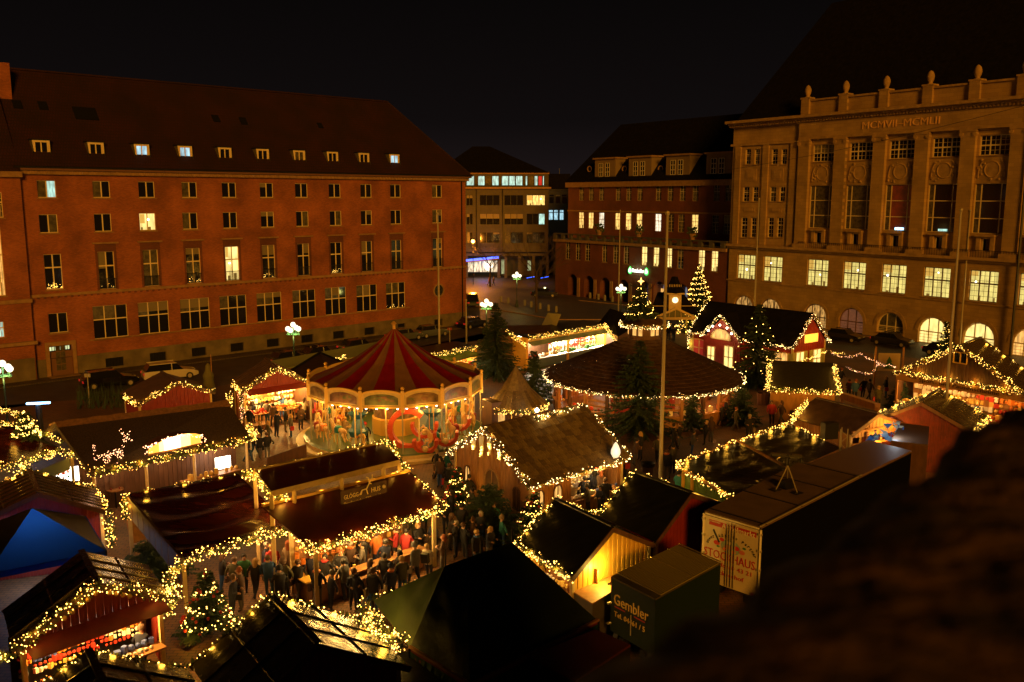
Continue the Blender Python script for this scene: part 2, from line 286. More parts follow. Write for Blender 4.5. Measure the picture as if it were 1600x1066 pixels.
# ------------------------------------------------------------ facades: local frame u = x, inward = y, height = z
class Fac:
    def __init__(s, O, U, name, label, cat="building"):
        s.O = Vector(O); s.U = Vector(U).normalized(); s.N = Vector((s.U.y, -s.U.x, 0))     # outward
        if s.N.dot(-s.O) < 0: raise Exception("facade normal")
        s.root = T(name, label, cat, s.O, rotz=math.atan2(s.U.y, s.U.x), local=True)
    def L(s, px, py, off=0.):     # off: inward offset of the plane
        O = s.O - s.N * off; p = PV(px, py, O, s.N); return (p - s.O).dot(s.U), p.z
    def wall(s, name, u0, u1, z0, z1, holes, m, y=0., depth=.28, parent=None):
        """wall sheet with real openings; holes (ua,ub,za,zb,arch)"""
        us = sorted(set([u0, u1] + [h[i] for h in holes for i in (0, 1)])); zs = sorted(set([z0, z1] + [h[i] for h in holes for i in (2, 3)])); b = B()
        us = [u for u in us if u0 <= u <= u1]; zs = [z for z in zs if z0 <= z <= z1]
        for j in range(len(zs) - 1):
            zc = (zs[j] + zs[j + 1]) / 2; run = None
            for i in range(len(us) - 1):
                uc = (us[i] + us[i + 1]) / 2; hole = any(h[0] < uc < h[1] and h[2] < zc < h[3] for h in holes)
                if hole:
                    if run is not None: b.face([(run, y, zs[j]), (us[i], y, zs[j]), (us[i], y, zs[j + 1]), (run, y, zs[j + 1])], m); run = None
                elif run is None: run = us[i]
            if run is not None: b.face([(run, y, zs[j]), (us[-1], y, zs[j]), (us[-1], y, zs[j + 1]), (run, y, zs[j + 1])], m)
        for h in holes:
            a, c, d, e_, ar = (list(h) + [0])[:5]
            if not ar: path = [(a, d), (c, d), (c, e_), (a, e_), (a, d)]
            else:
                r = (c - a) / 2; uc = (a + c) / 2; zc = e_ - r; arc = [(uc + r * math.cos(math.pi * k / 10), zc + r * math.sin(math.pi * k / 10)) for k in range(11)]
                path = [(a, d), (c, d)] + arc + [(a, d)]
                b.face([(c, y, e_)] + [(p[0], y, p[1]) for p in arc[5::-1]][::-1][::-1][::1], m) if False else None
                for k in range(5):
                    b.face([(c, y, e_), (arc[k + 1][0], y, arc[k + 1][1]), (arc[k][0], y, arc[k][1])], m)
                    b.face([(a, y, e_), (arc[10 - k][0], y, arc[10 - k][1]), (arc[9 - k][0], y, arc[9 - k][1])], m)
            for p, q in zip(path, path[1:]):
                b.face([(p[0], y, p[1]), (q[0], y, q[1]), (q[0], y + depth, q[1]), (p[0], y + depth, p[1])], m)
        return b.obj(name, parent or s.root)
    def window(s, u0, u1, z0, z1, nx=2, ny=1, m=None, fm=None, y=.12, fw=.12, muntin=0, split=None, sill=True, panes=True, arch=False, lights=0):
        """window part: frame with sill; each pane a sub-part"""
        m = m or M_glass; fm = fm or M_frame; b = B(); xs = [u0 + (u1 - u0) * i / nx for i in range(nx + 1)]
        if split: zs = [z0, z0 + (z1 - z0) * split, z1]
        else: zs = [z0 + (z1 - z0) * i / ny for i in range(ny + 1)]
        if arch:
            r = (u1 - u0) / 2; uc = (u0 + u1) / 2; zc = z1 - r
            for k in range(10):
                t0, t1 = math.pi * k / 10, math.pi * (k + 1) / 10
                b.bar((uc + r * math.cos(t0) * .96, y, zc + r * math.sin(t0) * .96), (uc + r * math.cos(t1) * .96, y, zc + r * math.sin(t1) * .96), .1, fw, fm, up=(0, 1, 0))
            b.box(u0, u1, y, y + .06, zc - fw / 2, zc + fw / 2, fm); b.box(u0, u1, y, y + .06, z0, z0 + fw, fm)
            for i in range(0, nx + 1):
                x = u0 + (u1 - u0) * i / nx; tp = zc + math.sqrt(max(0, r * r - (x - uc) ** 2)); b.box(x - fw / 2, x + fw / 2, y + .002, y + .062, z0, tp, fm)
            for k in range(1, 4): b.box(u0, u1, y + .02, y + .05, z0 + (zc - z0) * k / 4 - .02, z0 + (zc - z0) * k / 4 + .02, fm)
        else:
            for x in xs: b.box(x - fw / 2 * (1 if x in (xs[0], xs[-1]) else .8), x + fw / 2, y, y + .06, z0, z1, fm)
            for z in zs: b.box(u0, u1, y + .003, y + .057, z - fw / 2, z + fw / 2, fm)
            if muntin:
                for i in range(nx):
                    for k in range(1, muntin):
                        x = xs[i] + (xs[i + 1] - xs[i]) * k / muntin; b.box(x - .018, x + .018, y + .02, y + .05, z0, z1, fm)
                nz = max(2, int((z1 - z0) / .5))
                for k in range(1, nz): z = z0 + (z1 - z0) * k / nz; b.box(u0, u1, y + .021, y + .049, z - .018, z + .018, fm)
        if sill: b.box(u0 - .12, u1 + .12, -.10, y, z0 - .13, z0 - .03, M_trim)
        o = b.obj("window", s.root)
        if arch:
            g = B(); r = (u1 - u0) / 2; uc = (u0 + u1) / 2; zc = z1 - r
            g.face([(u0, y + .05, z0), (u1, y + .05, z0)] + [(uc + r * math.cos(math.pi * k / 10), y + .05, zc + r * math.sin(math.pi * k / 10)) for k in range(11)], m); g.obj("pane", o)
        elif panes:
            for i in range(nx):
                for j in range(len(zs) - 1):
                    g = B(); mm = m if not isinstance(m, (list, tuple)) else m[(i + j * nx) % len(m)]
                    g.face([(xs[i], y + .04, zs[j]), (xs[i + 1], y + .04, zs[j]), (xs[i + 1], y + .04, zs[j + 1]), (xs[i], y + .04, zs[j + 1])], mm); g.obj("pane", o)
        if panes and not arch and (m is M_glass or isinstance(m, (list, tuple))):
            if rnd() < .34:
                g = B(); hh = (z1 - z0) * random.choice((.18, .3, .45)); k = random.randrange(nx) if rnd() < .5 else -1
                xa, xb = (xs[k], xs[k + 1]) if k >= 0 else (u0, u1); g.face([(xa, y + .036, z1 - hh), (xb, y + .036, z1 - hh), (xb, y + .036, z1), (xa, y + .036, z1)], M_blind); g.obj("blind", o)
        if not isinstance(m, (list, tuple)) and m in (MATS.get("lit pale yellow office window"), MATS.get("lit yellow window"), MATS.get("lit amber window"), MATS.get("lit orange window")) and not arch:
            wd = u1 - u0
            for q in range(2): g = B(); cx = u0 + wd * (ru(.12, .4) + .5 * q); hh = ru(.2, .24 * (z1 - z0)); g.box(cx - ru(.08, .3) * min(1, wd / 2), cx + .1, y + .030, y + .036, z0 + .05, z0 + hh, M_sil); g.obj("window_silhouette", o)
            if wd > 1.5: g = B(); cx = u0 + wd * ru(.2, .8); g.sph((cx, y + .03, z0 + (z1 - z0) * ru(.4, .85)), ru(.07, .15), M_tube, 8, 4); g.obj("room_lamp", o); g = B(); g.box(u0 + .1, u0 + wd * ru(.2, .4), y + .032, y + .036, z1 - ru(.5, 1.6), z1 - .1, M_curt); g.obj("curtain", o)
        if lights:
            g = B()
            for k in range(lights):
                t = ru(0, 1); g.octa((u0 + .1 + (u1 - u0 - .2) * t, y - .02, z0 + .12 + (.15 + .6 * rnd()) * (1 - abs(t - .5)) * rnd()), .022, M_bulb)
            g.obj("window_lights", o, stuff=True)
        return o
def hroof(F, name, e, ridge, m, parent=None):   # e: 4 eave pts local, ridge: 2 pts local
    b = B(); b.face([e[0], e[1], ridge[1], ridge[0]], m); b.face([e[1], e[2], ridge[1]], m); b.face([e[2], e[3], ridge[0], ridge[1]], m); b.face([e[3], e[0], ridge[0]], m)
    return b.obj(name, parent or F.root)

# ---- the town hall whose terrace carries the camera (unseen; extent shaped to shade the nearest stalls)
TH = T("unseen_town_hall", "dark town hall block behind the stone parapet the view is taken from", "building", (-20, -8, 0)); b = B(); b.box(-62, 9.6, -14, -1.2, 0, 15.4, M_brick2); b.obj("wall", TH); b = B(); b.box(-62.4, 10, -14.4, -.9, 15.4, 16.3, M_trim); b.obj("cornice", TH)
for k in range(16): b = B(); x = -58 + k * 4.6; b.box(x, x + 1.6, -1.26, -1.16, 6, 9, M_glass); b.obj("window", TH)
# ---- long brick block on the left
F = Fac(LA, LU, "brick_office_block", "long red brick block with steep tiled roof and ten small dormers")
uL = F.L(30, 400)[0]; uR = F.L(728, 400)[0]; zE = F.L(400, 270)[1]; rows = []
zA = F.L(73, 309)[1], F.L(73, 282)[1]; zB = F.L(76, 364)[1], F.L(76, 335)[1]; zC = F.L(166, 452)[1], F.L(166, 393)[1]; zD = F.L(172, 528)[1], F.L(172, 477)[1]
holes = []; wins = []
for row, (z0, z1), xs, wd in (('A', zA, (73, 158.5, 229, 296, 358, 416.5, 471, 523, 572, 618, 683), 1.62), ('B', zB, (76, 161, 231, 297.5, 360, 418.5, 473, 525, 573, 619, 683.5), 1.62), ('C', zC, (83, 166.5, 236, 302.5, 363.5, 420.5, 475, 526, 574, 620, 684), 1.55)):
    yy = {'A': 295, 'B': 349, 'C': 415}[row]
    for i, x in enumerate(xs):
        u = F.L(x, yy)[0]; za, zb = (z0, z1) if not (row == 'C' and i == 0) else (z0 + .3, z1 - .05)
        holes.append((u - wd / 2, u + wd / 2, za, zb)); wins.append((row, i, u - wd / 2, u + wd / 2, za, zb))
for i, (xa, xb) in enumerate(((75, 105), (145, 199), (216, 264), (282, 328), (344, 386), (402, 441), (458, 494), (509, 542), (558, 590), (604, 634))):
    ua, ub = F.L(xa, 490)[0], F.L(xb, 490)[0]; za, zb = zD if i else (zD[0] + 1.0, zD[1] - .35)
    holes.append((ua, ub, za, zb)); wins.append(('D', i, ua, ub, za, zb))
zG = F.L(177, 573)[1], F.L(177, 559)[1]
for xa, xb in ((163, 192), (233, 259), (299, 322), (360, 381), (417, 437), (471, 490), (521, 539), (570, 586), (622, 634), (679, 692)):
    ua, ub = F.L(xa, 540)[0], F.L(xb, 540)[0]; holes.append((ua, ub, zG[0], zG[1])); wins.append(('E', 0, ua, ub, zG[0], zG[1]))
du0, dz0 = F.L(80, 588); du1, dz1 = F.L(112, 538); holes.append((du0, du1, .1, dz1))
F.wall("wall", uL, uR, zG[1] + .6, zE, [h for h in holes if h[3] > zG[1] + .6], M_brick)
F.wall("plinth", uL, uR, 0, zG[1] + .6, [(h[0], h[1], h[2], min(h[3], zG[1] + .6)) for h in holes if h[2] < zG[1] + .6], M_plinth, y=-.04, depth=.32)
b = B(); b.box(uR - .02, uR, .01, 14, 0, zE, M_brick); b.box(uL, uR, 13.9, 14, 0, zE, M_brick); b.obj("end_wall", F.root)
for row, i, ua, ub, za, zb in wins:
    if row in 'AB':
        m = random.choice((M_glass, M_glass, [M_glass, M_glass2], [M_glass2, M_glass]))
        if row == 'B' and i == 2: m = M_litw
        if row == 'A' and i == 0: m = [M_glass2, M_litc]
        if row == 'A' and i == 3: m = [M_glass2, M_glass]
        F.window(ua, ub, za, zb, 2, 1, m, lights=0)
    elif row == 'C':
        m = M_litw if i == 4 else (M_glass2 if i == 2 else M_glass)
        w_ = F.window(ua, ub, za, zb, 2, 1, m, split=.62, lights={0: 30, 3: 18, 5: 12, 7: 26, 1: 5}.get(i, 0))
        if i:
            b = B(); b.box(ua - .05, ub + .05, -.12, -.08, za + 1.0, za + 1.06, M_metal); b.box(ua - .05, ub + .05, -.12, -.08, za + .1, za + .15, M_metal)
            for k in range(13): x = ua + (ub - ua) * k / 12; b.box(x - .015, x + .015, -.115, -.085, za + .1, za + 1.05, M_metal)
            b.obj("balcony_rail", F.root)
            b = B(); b.box(ua - .45, ub + .45, -.22, .0, zb + .75, zb + .9, M_trim); b.box(ua - .22, ua - .02, -.05, 0, za - .1, zb + .75, M_brick2); b.box(ub + .02, ub + .22, -.05, 0, za - .1, zb + .75, M_brick2); b.box(ua - .02, ub + .02, -.05, 0, zb, zb + .75, M_brick2); b.obj("window_hood", F.root)
    elif row == 'D':
        F.window(ua, ub, za, zb, 3 if i else 2, 1, [M_glass, M_glass, M_glass, M_glass2, M_glass2 if i % 2 else M_glass, M_glass], split=.58 if i else None, fm=M_frame if i else M_frame, fw=.10, lights={9: 12}.get(i, 0))
    else:
        b = B()
        for k in range(6): x = ua + (ub - ua) * (k + .5) / 6; b.box(x - .02, x + .02, .1, .14, za, zb, M_metal)
        b.face([(ua, .22, za), (ub, .22, za), (ub, .22, zb), (ua, .22, zb)], M_blk); b.obj("basement_grille", F.root)
# string course, sill course, cornice, gutter
zs1 = F.L(37, 464)[1]; zs2 = F.L(144, 531)[1]
b = B(); b.box(uL, uR + .1, -.16, 0, zs1 - .15, zs1 + .12, M_trim)
for k in range(90): x = uL + (uR - uL) * k / 90; b.box(x, x + .2, -.10, 0, zs1 - .32, zs1 - .15, M_brick2)
b.obj("string_course", F.root)
b = B(); b.box(F.L(144, 520)[0] - .3, F.L(640, 480)[0], -.1, 0, zs2 - .1, zs2 + .02, M_trim); b.obj("sill_course", F.root)
b = B(); b.box(uL, uR + .35, -.35, .0, zE - .55, zE - .18, M_trim); b.box(uL, uR + .6, -.6, .0, zE - .18, zE + .12, M_frameb)
for k in range(120): x = uL + (uR - uL) * k / 120; b.box(x, x + .18, -.42, -.35, zE - .5, zE - .2, M_trim)
b.obj("cornice", F.root)
b = B(); b.cyl((uL, -.68, zE + .1), (uR + .7, -.68, zE + .1), .09, .09, M_metal, 6); b.obj("gutter", F.root)
for px in (45, 722):
    u = F.L(px, 480)[0]; b = B(); b.cyl((u, -.12, 0), (u, -.12, zE - .5), .09, .09, M_metal, 6); b.obj("downpipe", F.root)
rd = 7.0; r1 = F.L(605, 161, rd); r0 = F.L(30, 107, rd); zr = (r1[1] + r0[1]) / 2
hroof(F, "roof", [(uL, -.65, zE + .12), (uR + .6, -.65, zE + .12), (uR + .6, 14.3, zE + .12), (uL, 14.3, zE + .12)], [(uL, rd, zr), (r1[0], rd, zr)], M_rooft)
b = B(); b.bar((uL, rd, zr + .05), (r1[0], rd, zr + .05), .3, .15, M_rooft); b.bar((r1[0], rd, zr + .05), (uR + .6, -.6, zE + .2), .25, .15, M_rooft); b.obj("ridge_tiles", F.root)
slope = (zr - zE) / (rd + .65)
for i, x in enumerate((65, 150, 221.5, 289, 351, 410, 467, 519, 568, 615.5)):
    u, zm = F.L(x, 241, .55); wdt = .76; z0 = F.L(65, 247, .55)[1] - .05; z1 = F.L(65, 219, .55)[1]
    d = B(); y0 = .5; yb0 = (z0 - zE) / slope - .6; yb = (z1 - zE) / slope
    d.face([(u - wdt, y0, z0), (u - wdt, y0, z1), (u - wdt, yb, z1), (u - wdt, yb0, z0)], M_galvd); d.face([(u + wdt, y0, z0), (u + wdt, yb0, z0), (u + wdt, yb, z1), (u + wdt, y0, z1)], M_galvd)
    d.box(u - wdt - .1, u + wdt + .1, y0 - .12, yb + .1, z1, z1 + .1, M_metal)
    d.box(u - wdt, u + wdt, y0, y0 + .05, z0, z0 + .25, M_frame); d.box(u - wdt, u + wdt, y0, y0 + .05, z1 - .12, z1, M_frame); d.box(u - wdt, u - .58, y0, y0 + .05, z0 + .25, z1 - .12, M_frame); d.box(u + .58, u + wdt, y0, y0 + .05, z0 + .25, z1 - .12, M_frame)
    dm = d.obj("dormer", F.root); m = {2: M_litb, 3: M_litb, 6: M_glass2, 9: M_litb}.get(i, M_glass)
    g = B()
    for xx in (u - .55, u, u + .55): g.box(xx - .05, xx + .05, y0 - .02, y0 + .04, z0 + .25, z1 - .12, M_frame)
    g.box(u - .6, u + .6, y0 - .018, y0 + .038, z0 + .22, z0 + .32, M_frame); g.box(u - .6, u + .6, y0 - .018, y0 + .038, z1 - .2, z1 - .1, M_frame); g.obj("dormer_window_frame", dm)
    for k in (0, 1):
        g = B(); g.face([(u - .55 + .55 * k, y0 + .03, z0 + .27), (u + .55 * k, y0 + .03, z0 + .27), (u + .55 * k, y0 + .03, z1 - .14), (u - .55 + .55 * k, y0 + .03, z1 - .14)], m); g.obj("pane", dm)
for x, y_, s_ in ((27, 164, .5), (67, 166, .5), (126, 178, .8), (141, 179, .8), (337, 186, .5), (380, 190, .5), (500, 197, .4)):   # roof lights
    off = 4.0
    for _ in range(6):
        u, z = F.L(x, y_, off); off += ((z - zE) / slope - .65 - off) * .6
    b = B(); t = Vector((0, 1, slope)).normalized() * s_; nn = Vector((0, -slope, 1)).normalized() * .1; c = Vector((u, off, z))
    q = [c + Vector((-s_ * .8, 0, 0)) - t, c + Vector((s_ * .8, 0, 0)) - t, c + Vector((s_ * .8, 0, 0)) + t, c + Vector((-s_ * .8, 0, 0)) + t]; b.hexa(q + [p + nn for p in q], M_glass); b.obj("roof_light", F.root)
# door with lit transom
b = B(); b.box(du0 - .35, du0, -.15, .1, 0, dz1 + .4, M_trim); b.box(du1, du1 + .35, -.15, .1, 0, dz1 + .4, M_trim); b.box(du0, du1, -.15, .1, dz1, dz1 + .4, M_trim); b.box(du0 - .3, du1 + .3, -1.1, 0, 0, .16, M_trim); b.obj("door_surround", F.root)
b = B(); b.box(du0, du1, .15, .22, .1, dz1 - .55, M_frameb); dr = b.obj("door", F.root)
b = B(); um = (du0 + du1) / 2
for k in range(2):
    for j in range(4): b.box(um - .42 + .44 * k, um - .02 + .44 * k, .13, .15, .6 + j * .62, 1.15 + j * .62, M_glass2)
b.obj("door_glass", dr)
b = B()
for k in range(8):
    x = du0 + .1 + (du1 - du0 - .2) * k / 8; b.box(x, x + .16, .14, .16, dz1 - .45, dz1 - .1, litmat("lit transom", (.8, .9, .45), .8))
b.obj("transom_window", F.root)
# porthole
u, z = F.L(685, 454); b = B(); b.lathe((0, 0, 0), [(1, 0), (1.25, .02), (1.25, .1), (1, .12)], M_trim, 20); pts = [(u + p[0] * .75, -.02 - p[2], z + p[1] * .75) for p in b.v]; b.v = pts
b.face([(u + .75 * math.cos(t * math.pi / 8), -.03, z + .75 * math.sin(t * math.pi / 8)) for t in range(16)], M_glass); b.obj("round_window", F.root)
FL = F

# ---- brick neighbour at the far left edge
F = Fac(LA + LN * .5, LU, "corner_brick_house", "narrow slice of orange lit brick house with lit windows at the left edge")
u1 = F.L(20, 300)[0] + .1; u0 = u1 - 14; hs = []
ws = [(-20, 10, 355, 462, M_lito), (-24, 8, 505, 527, M_litc), (-20, 6, 300, 340, M_glass), (-60, -30, 355, 462, M_glass), (-60, -30, 505, 527, M_glass)]
for xa, xb, ya, yb, m in ws:
    ua, zb = F.L(xa, ya); ub, za = F.L(xb, yb); hs.append((ua, ub, za, zb))
zt = F.L(10, 268)[1]
F.wall("wall", u0, u1 + .6, 0, zt, hs, M_brick); b = B(); b.box(u1 + .58, u1 + .6, .002, .6, 0, zt, M_brick); b.obj("side_wall", F.root)
for (xa, xb, ya, yb, m), h in zip(ws, hs): F.window(h[0], h[1], h[2], h[3], 3, 1, m, split=.6, muntin=2)
b = B(); z = F.L(10, 472)[1]; b.box(u0, u1 + .7, -.2, 0, z - .2, z + .15, M_trim); b.obj("string_course", F.root); z = F.L(10, 540)[1]; b = B(); b.box(u0, u1 + .8, -.4, 0, z - .12, z + .2, M_trim); b.obj("porch_slab", F.root); b = B(); b.box(u0, u1 + .7, -.4, 0, zt - .5, zt, M_trim); b.obj("cornice", F.root); b = B(); b.box(u0, u1 + .5, -.08, 0, 0, 2.2, M_plinth); b.obj("plinth", F.root)
b = B(); b.slab([(u0, -.4, zt), (u1 + .6, -.4, zt), (u1 + .6, 6, zt + 9), (u0, 6, zt + 9)], .1, M_rooft); u_, z_ = F.L(5, 215, 6); b.box(u0, u_ + .8, 5, 8, zt + 2, F.L(5, 100, 6)[1], M_brick); b.obj("roof", F.root)
# ---- stone opera house on the right
OB, OA = P(1400, 530), P(1137, 493); OU = (OB - OA).normalized()
F = Fac(OA, OU, "stone_opera_house", "huge sandstone opera house with giant pilasters and urns on its attic")
uw0 = F.L(1143, 300)[0]; uw1 = F.L(1246, 300)[0]; uc1 = F.L(1640, 300)[0]
zc = F.L(1300, 177)[1]; hs = []; W_ = []
def hole(xa, ya, xb, yb, kind, arch=0):      # rect from photograph points on the facade (y at each end)
    ua, z1 = F.L(xa, ya); ub = F.L(xb, ya)[0]; z0 = F.L(xa, yb)[1]; hs.append((ua, ub, z0, z1, arch)); W_.append((ua, ub, z0, z1, kind)); return ua, ub, z0, z1
for xs, (ya, yb) in ((((1165, 1173.5), (1179, 1187.5), (1206, 1215.5), (1221, 1230)), (233, 257)), (((1161, 1171), (1176, 1185), (1203, 1213), (1218, 1227)), (292, 315)), (((1158, 1168), (1173.5, 1182), (1200, 1209), (1214.5, 1224)), (340, 371))):
    for xa, xb in xs: hole(xa, ya, xb, yb, 'pair')
bays = [(1271, 1303, 226, 253), (1327.5, 1363.5, 223, 251), (1389.5, 1429, 219, 249), (1457.5, 1500, 216, 246), (1530, 1576.5, 212, 244)]
zt0, zt1 = F.L(1457.5, 246)[1], F.L(1457.5, 216)[1]; zm0, zm1 = F.L(1448, 362)[1], F.L(1448, 288)[1]; cols = []
for xa, xb, ya, yb in bays:
    ua, ub = F.L(xa, 235)[0], F.L(xb, 235)[0]; cols.append((ua + ub) / 2); wd = 3.15
cw = (cols[-1] - cols[0]) / 4
for i in range(6):
    c = cols[0] + cw * i; hs.append((c - 1.6, c + 1.6, zt0, zt1, 0)); W_.append((c - 1.6, c + 1.6, zt0, zt1, 'top')); hs.append((c - 1.75, c + 1.75, zm0, zm1, 0)); W_.append((c - 1.75, c + 1.75, zm0, zm1, 'tall%d' % i))
    zd0, zd1 = F.L(1465, 388)[1], F.L(1460, 369)[1]; hs.append((c - .5, c + .5, zd0, zd1, 0)); W_.append((c - .5, c + .5, zd0, zd1, 'door'))
zl0, zl1 = F.L(1370, 456)[1], F.L(1370, 412)[1]; za1 = F.L(1448, 495)[1]; za0 = F.L(1340, 522)[1]
lc = [F.L(x, 430)[0] for x in (1165, 1206.5)] + [cols[0] + cw * i + .05 for i in range(6)]
for c in lc: hs.append((c - 1.6, c + 1.6, zl0, zl1, 0)); W_.append((c - 1.6, c + 1.6, zl0, zl1, 'lit'))
ac = [F.L(1161.5, 470)[0], F.L(1203, 475)[0]] + [cols[0] + cw * i for i in range(6)]
for i, c in enumerate(ac): hs.append((c - 1.75, c + 1.75, za0 if i != 4 else .6, za1, 1)); W_.append((c - 1.75, c + 1.75, za0 if i != 4 else .6, za1, 'arch%d' % i))
F.wall("wall", uw0, uc1, 0, zc, hs, M_stone, depth=.45)
for ua, ub, z0, z1, k in W_:
    if k == 'pair': F.window(ua, ub, z0, z1, 1, 1, M_glass2 if rnd() < .2 else M_glass, split=.62, muntin=2, y=.2, fw=.13)
    elif k == 'top': F.window(ua, ub, z0, z1, 3, 2, M_glass, muntin=2, y=.22, fw=.15)
    elif k.startswith('tall'):
        m = M_glass if k[-1] in '34' else M_glass2
        if k[-1] == '2': m = mat("red lit curtain", (.2, .03, .01), .7, emit=(.5, .12, .02), strength=.03, var=.5, vscale=2)
        b = B(); w3 = ub - ua; xs = (ua, ua + w3 * .19, ub - w3 * .19, ub); zz = [z0 + (z1 - z0) * t for t in (0, .3, .65, 1)]
        for x in xs: b.box(x - .06, x + .06, .2, .28, z0, z1, M_frame)
        for z in zz: b.box(ua, ub, .203, .277, z - .05, z + .05, M_frame)
        o = b.obj("window", F.root)
        for i in range(3):
            for j in range(3): g = B(); g.face([(xs[i], .24, zz[j]), (xs[i + 1], .24, zz[j]), (xs[i + 1], .24, zz[j + 1]), (xs[i], .24, zz[j + 1])], M_glass2 if i == 0 else m); g.obj("pane", o)
        b = B(); c = (ua + ub) / 2; b.box(c - 1.1, c + 1.1, -.55, .0, z0 - .35, z0 - .15, M_stone2); b.box(c - 1.0, c - .55, -.3, 0, zd0, z0 - .35, M_stone2); b.box(c + .55, c + 1.0, -.3, 0, zd0, z0 - .35, M_stone2); b.box(c - .55, c + .55, -.3, 0, zd1, z0 - .35, M_stone2); b.obj("stone_balcony", F.root)
        if k[-1] in '23': b = B(); b.box(c - .8 + .5, c + .2 + .6, .15, .19, z0 + .1, z0 + .35, M_bluew if k[-1] == '2' else M_litc); b.obj("lamp_reflection_bar", F.root)  # glowing bar stands in for a lamp's reflection in the glass
    elif k == 'door': b = B(); b.face([(ua, .4, z0), (ub, .4, z0), (ub, .4, z1), (ua, .4, z1)], M_glass); b.box(ua, ua + .12, .1, .16, z0, z1, M_frame); b.box(ua, ub, .1, .16, z1 - .12, z1, M_frame); b.obj("balcony_door", F.root)
    elif k == 'lit': F.window(ua, ub, z0, z1, 3, 1, M_litop, split=.58, muntin=2, y=.22, fw=.17, fm=mat("khaki frame", (.20, .14, .05), .5))
    else:
        i = int(k[-1]); m = [litmat("dim amber shop", (1, .5, .12), .45, .9, 1.5), litmat("dim amber shop", (1, .5, .12), .45), litmat("dim amber shop", (1, .5, .12), .45), mat("dim red shop", (.1, .05, .03), .5, emit=(.35, .12, .05), strength=.35, var=.6, vscale=3), M_glass2, M_litw, M_litw, M_lito][i]
        F.window(ua, ub, z0, z1, 3, 1, m, arch=True, y=.25, fw=.13, fm=M_frame if i > 3 else M_frameb)
        r = (ub - ua) / 2 + .45; uc = (ua + ub) / 2; zc_ = z1 - (ub - ua) / 2; b = B()
        for q in range(12):
            t0, t1 = math.pi * q / 12, math.pi * (q + .94) / 12
            b.hexa([(uc + a_ * math.cos(t), y, zc_ + a_ * math.sin(t)) for y, in ((.0,), (-.07,)) for a_, t in ((r - .42, t0), (r, t0), (r, t1), (r - .42, t1))], M_stone2)
        b.obj("arch_stones", F.root)
# pilasters, entablature, cornice, belt courses, reliefs
zb = F.L(1350, 392)[1]; zcap = F.L(1430, 208)[1]
pc = [cols[0] - cw / 2 + cw * i for i in range(7)]
for i, c in enumerate(pc):
    b = B(); b.box(c - .82, c + .82, -.45, 0, zb, zcap - .9, M_stone); b.box(c - 1.0, c + 1.0, -.62, 0, zb, zb + .5, M_stone2)
    b.box(c - .95, c + .95, -.58, 0, zcap - .25, zcap, M_stone2); b.box(c - .85, c + .85, -.5, 0, zcap - .9, zcap - .25, M_stone2)
    for sx_ in (-.75, .75): b.cyl((c + sx_, -.62, zcap - .5), (c + sx_, -.05, zcap - .5), .24, .24, M_stone2, 8)
    b.obj("pilaster", F.root)
for xa in (1152, 1195, 1238):
    c = F.L(xa, 300)[0]; b = B(); b.box(c - .5, c + .5, -.2, 0, zb, F.L(1200, 226)[1], M_stone); b.obj("pilaster", F.root)
us = uw0 - .25
b = B(); b.box(us, uc1, -.62, 0, zb - .35, zb, M_stone2); b.box(us, uc1, -.3, 0, zb - .6, zb - .35, M_stone); b.obj("belt_course", F.root)
z = zl0 - .2; b = B(); b.box(us, uc1, -.14, 0, z - .16, z, M_stone2); b.obj("sill_course", F.root)
z = F.L(1200, 226)[1]; b = B(); b.box(us, pc[0] - .9, -.25, 0, z, z + .3, M_stone2); b.obj("wing_belt", F.root)
b = B(); b.box(pc[0] - .9, uc1, -.5, 0, zcap, zcap + .3, M_stone2); b.box(pc[0] - .9, uc1, -.42, 0, zcap + .3, zc - .9, M_stone); b.obj("frieze", F.root)
b = B(); b.box(us - .3, uc1, -1.3, .0, zc - .35, zc, M_stone2); b.box(us - .1, uc1, -.85, 0, zc - .6, zc - .35, M_stone2); b.box(us, uc1, -.5, 0, zc - .9, zc - .6, M_stone)
n_ = int((uc1 - us) / .42)
for k in range(n_): x = us + k * .42; b.box(x, x + .2, -.72, -.5, zc - .84, zc - .6, M_stone2)
b.obj("cornice", F.root)
tx, tz = F.L(1409, 193); text("inscription", F.root, "MCMVII\u2013MCMLII", (tx, -.46, (zcap + zc) / 2 - .3), (1, 0, 0), (0, 0, 1), F.L(1469, 193)[0] - F.L(1349, 193)[0], mat("gilt letters", (.80, .48, .17), .6), h=.85, ext=.04)
for i in range(6):
    c = cols[0] + cw * i; z0, z1 = zm1 + .35, zt0 - .35; zm = (z0 + z1) / 2; b = B()
    pts = []; 
    for rr, yy in ((.95, -.02), (.86, -.10), (.78, -.03)): pts.append([(c + rr * .95 * math.cos(t * math.pi / 12), yy, zm + rr * math.sin(t * math.pi / 12)) for t in range(24)])
    for a_, d_ in zip(pts, pts[1:]):
        for t in range(24): b.face([a_[t], a_[(t + 1) % 24], d_[(t + 1) % 24], d_[t]], M_stone2)
    b.face(pts[-1], M_stone2)
    for k in range(34):
        x, zz = c + ru(-1.6, 1.6), ru(z0, z1)
        if ((x - c) / .95) ** 2 + (zz - zm) ** 2 > 1.05: b.sph((x, -.02, zz), ru(.07, .17), M_stone2, 6, 4)
    for sg in (-1, 1): b.tube([(c + sg * (1.0 + .5 * math.sin(t)), -.06, zm + .9 * math.cos(t * 1.5)) for t in [k * .35 for k in range(7)]], .07, M_stone2)
    b.obj("carved_relief", F.root)
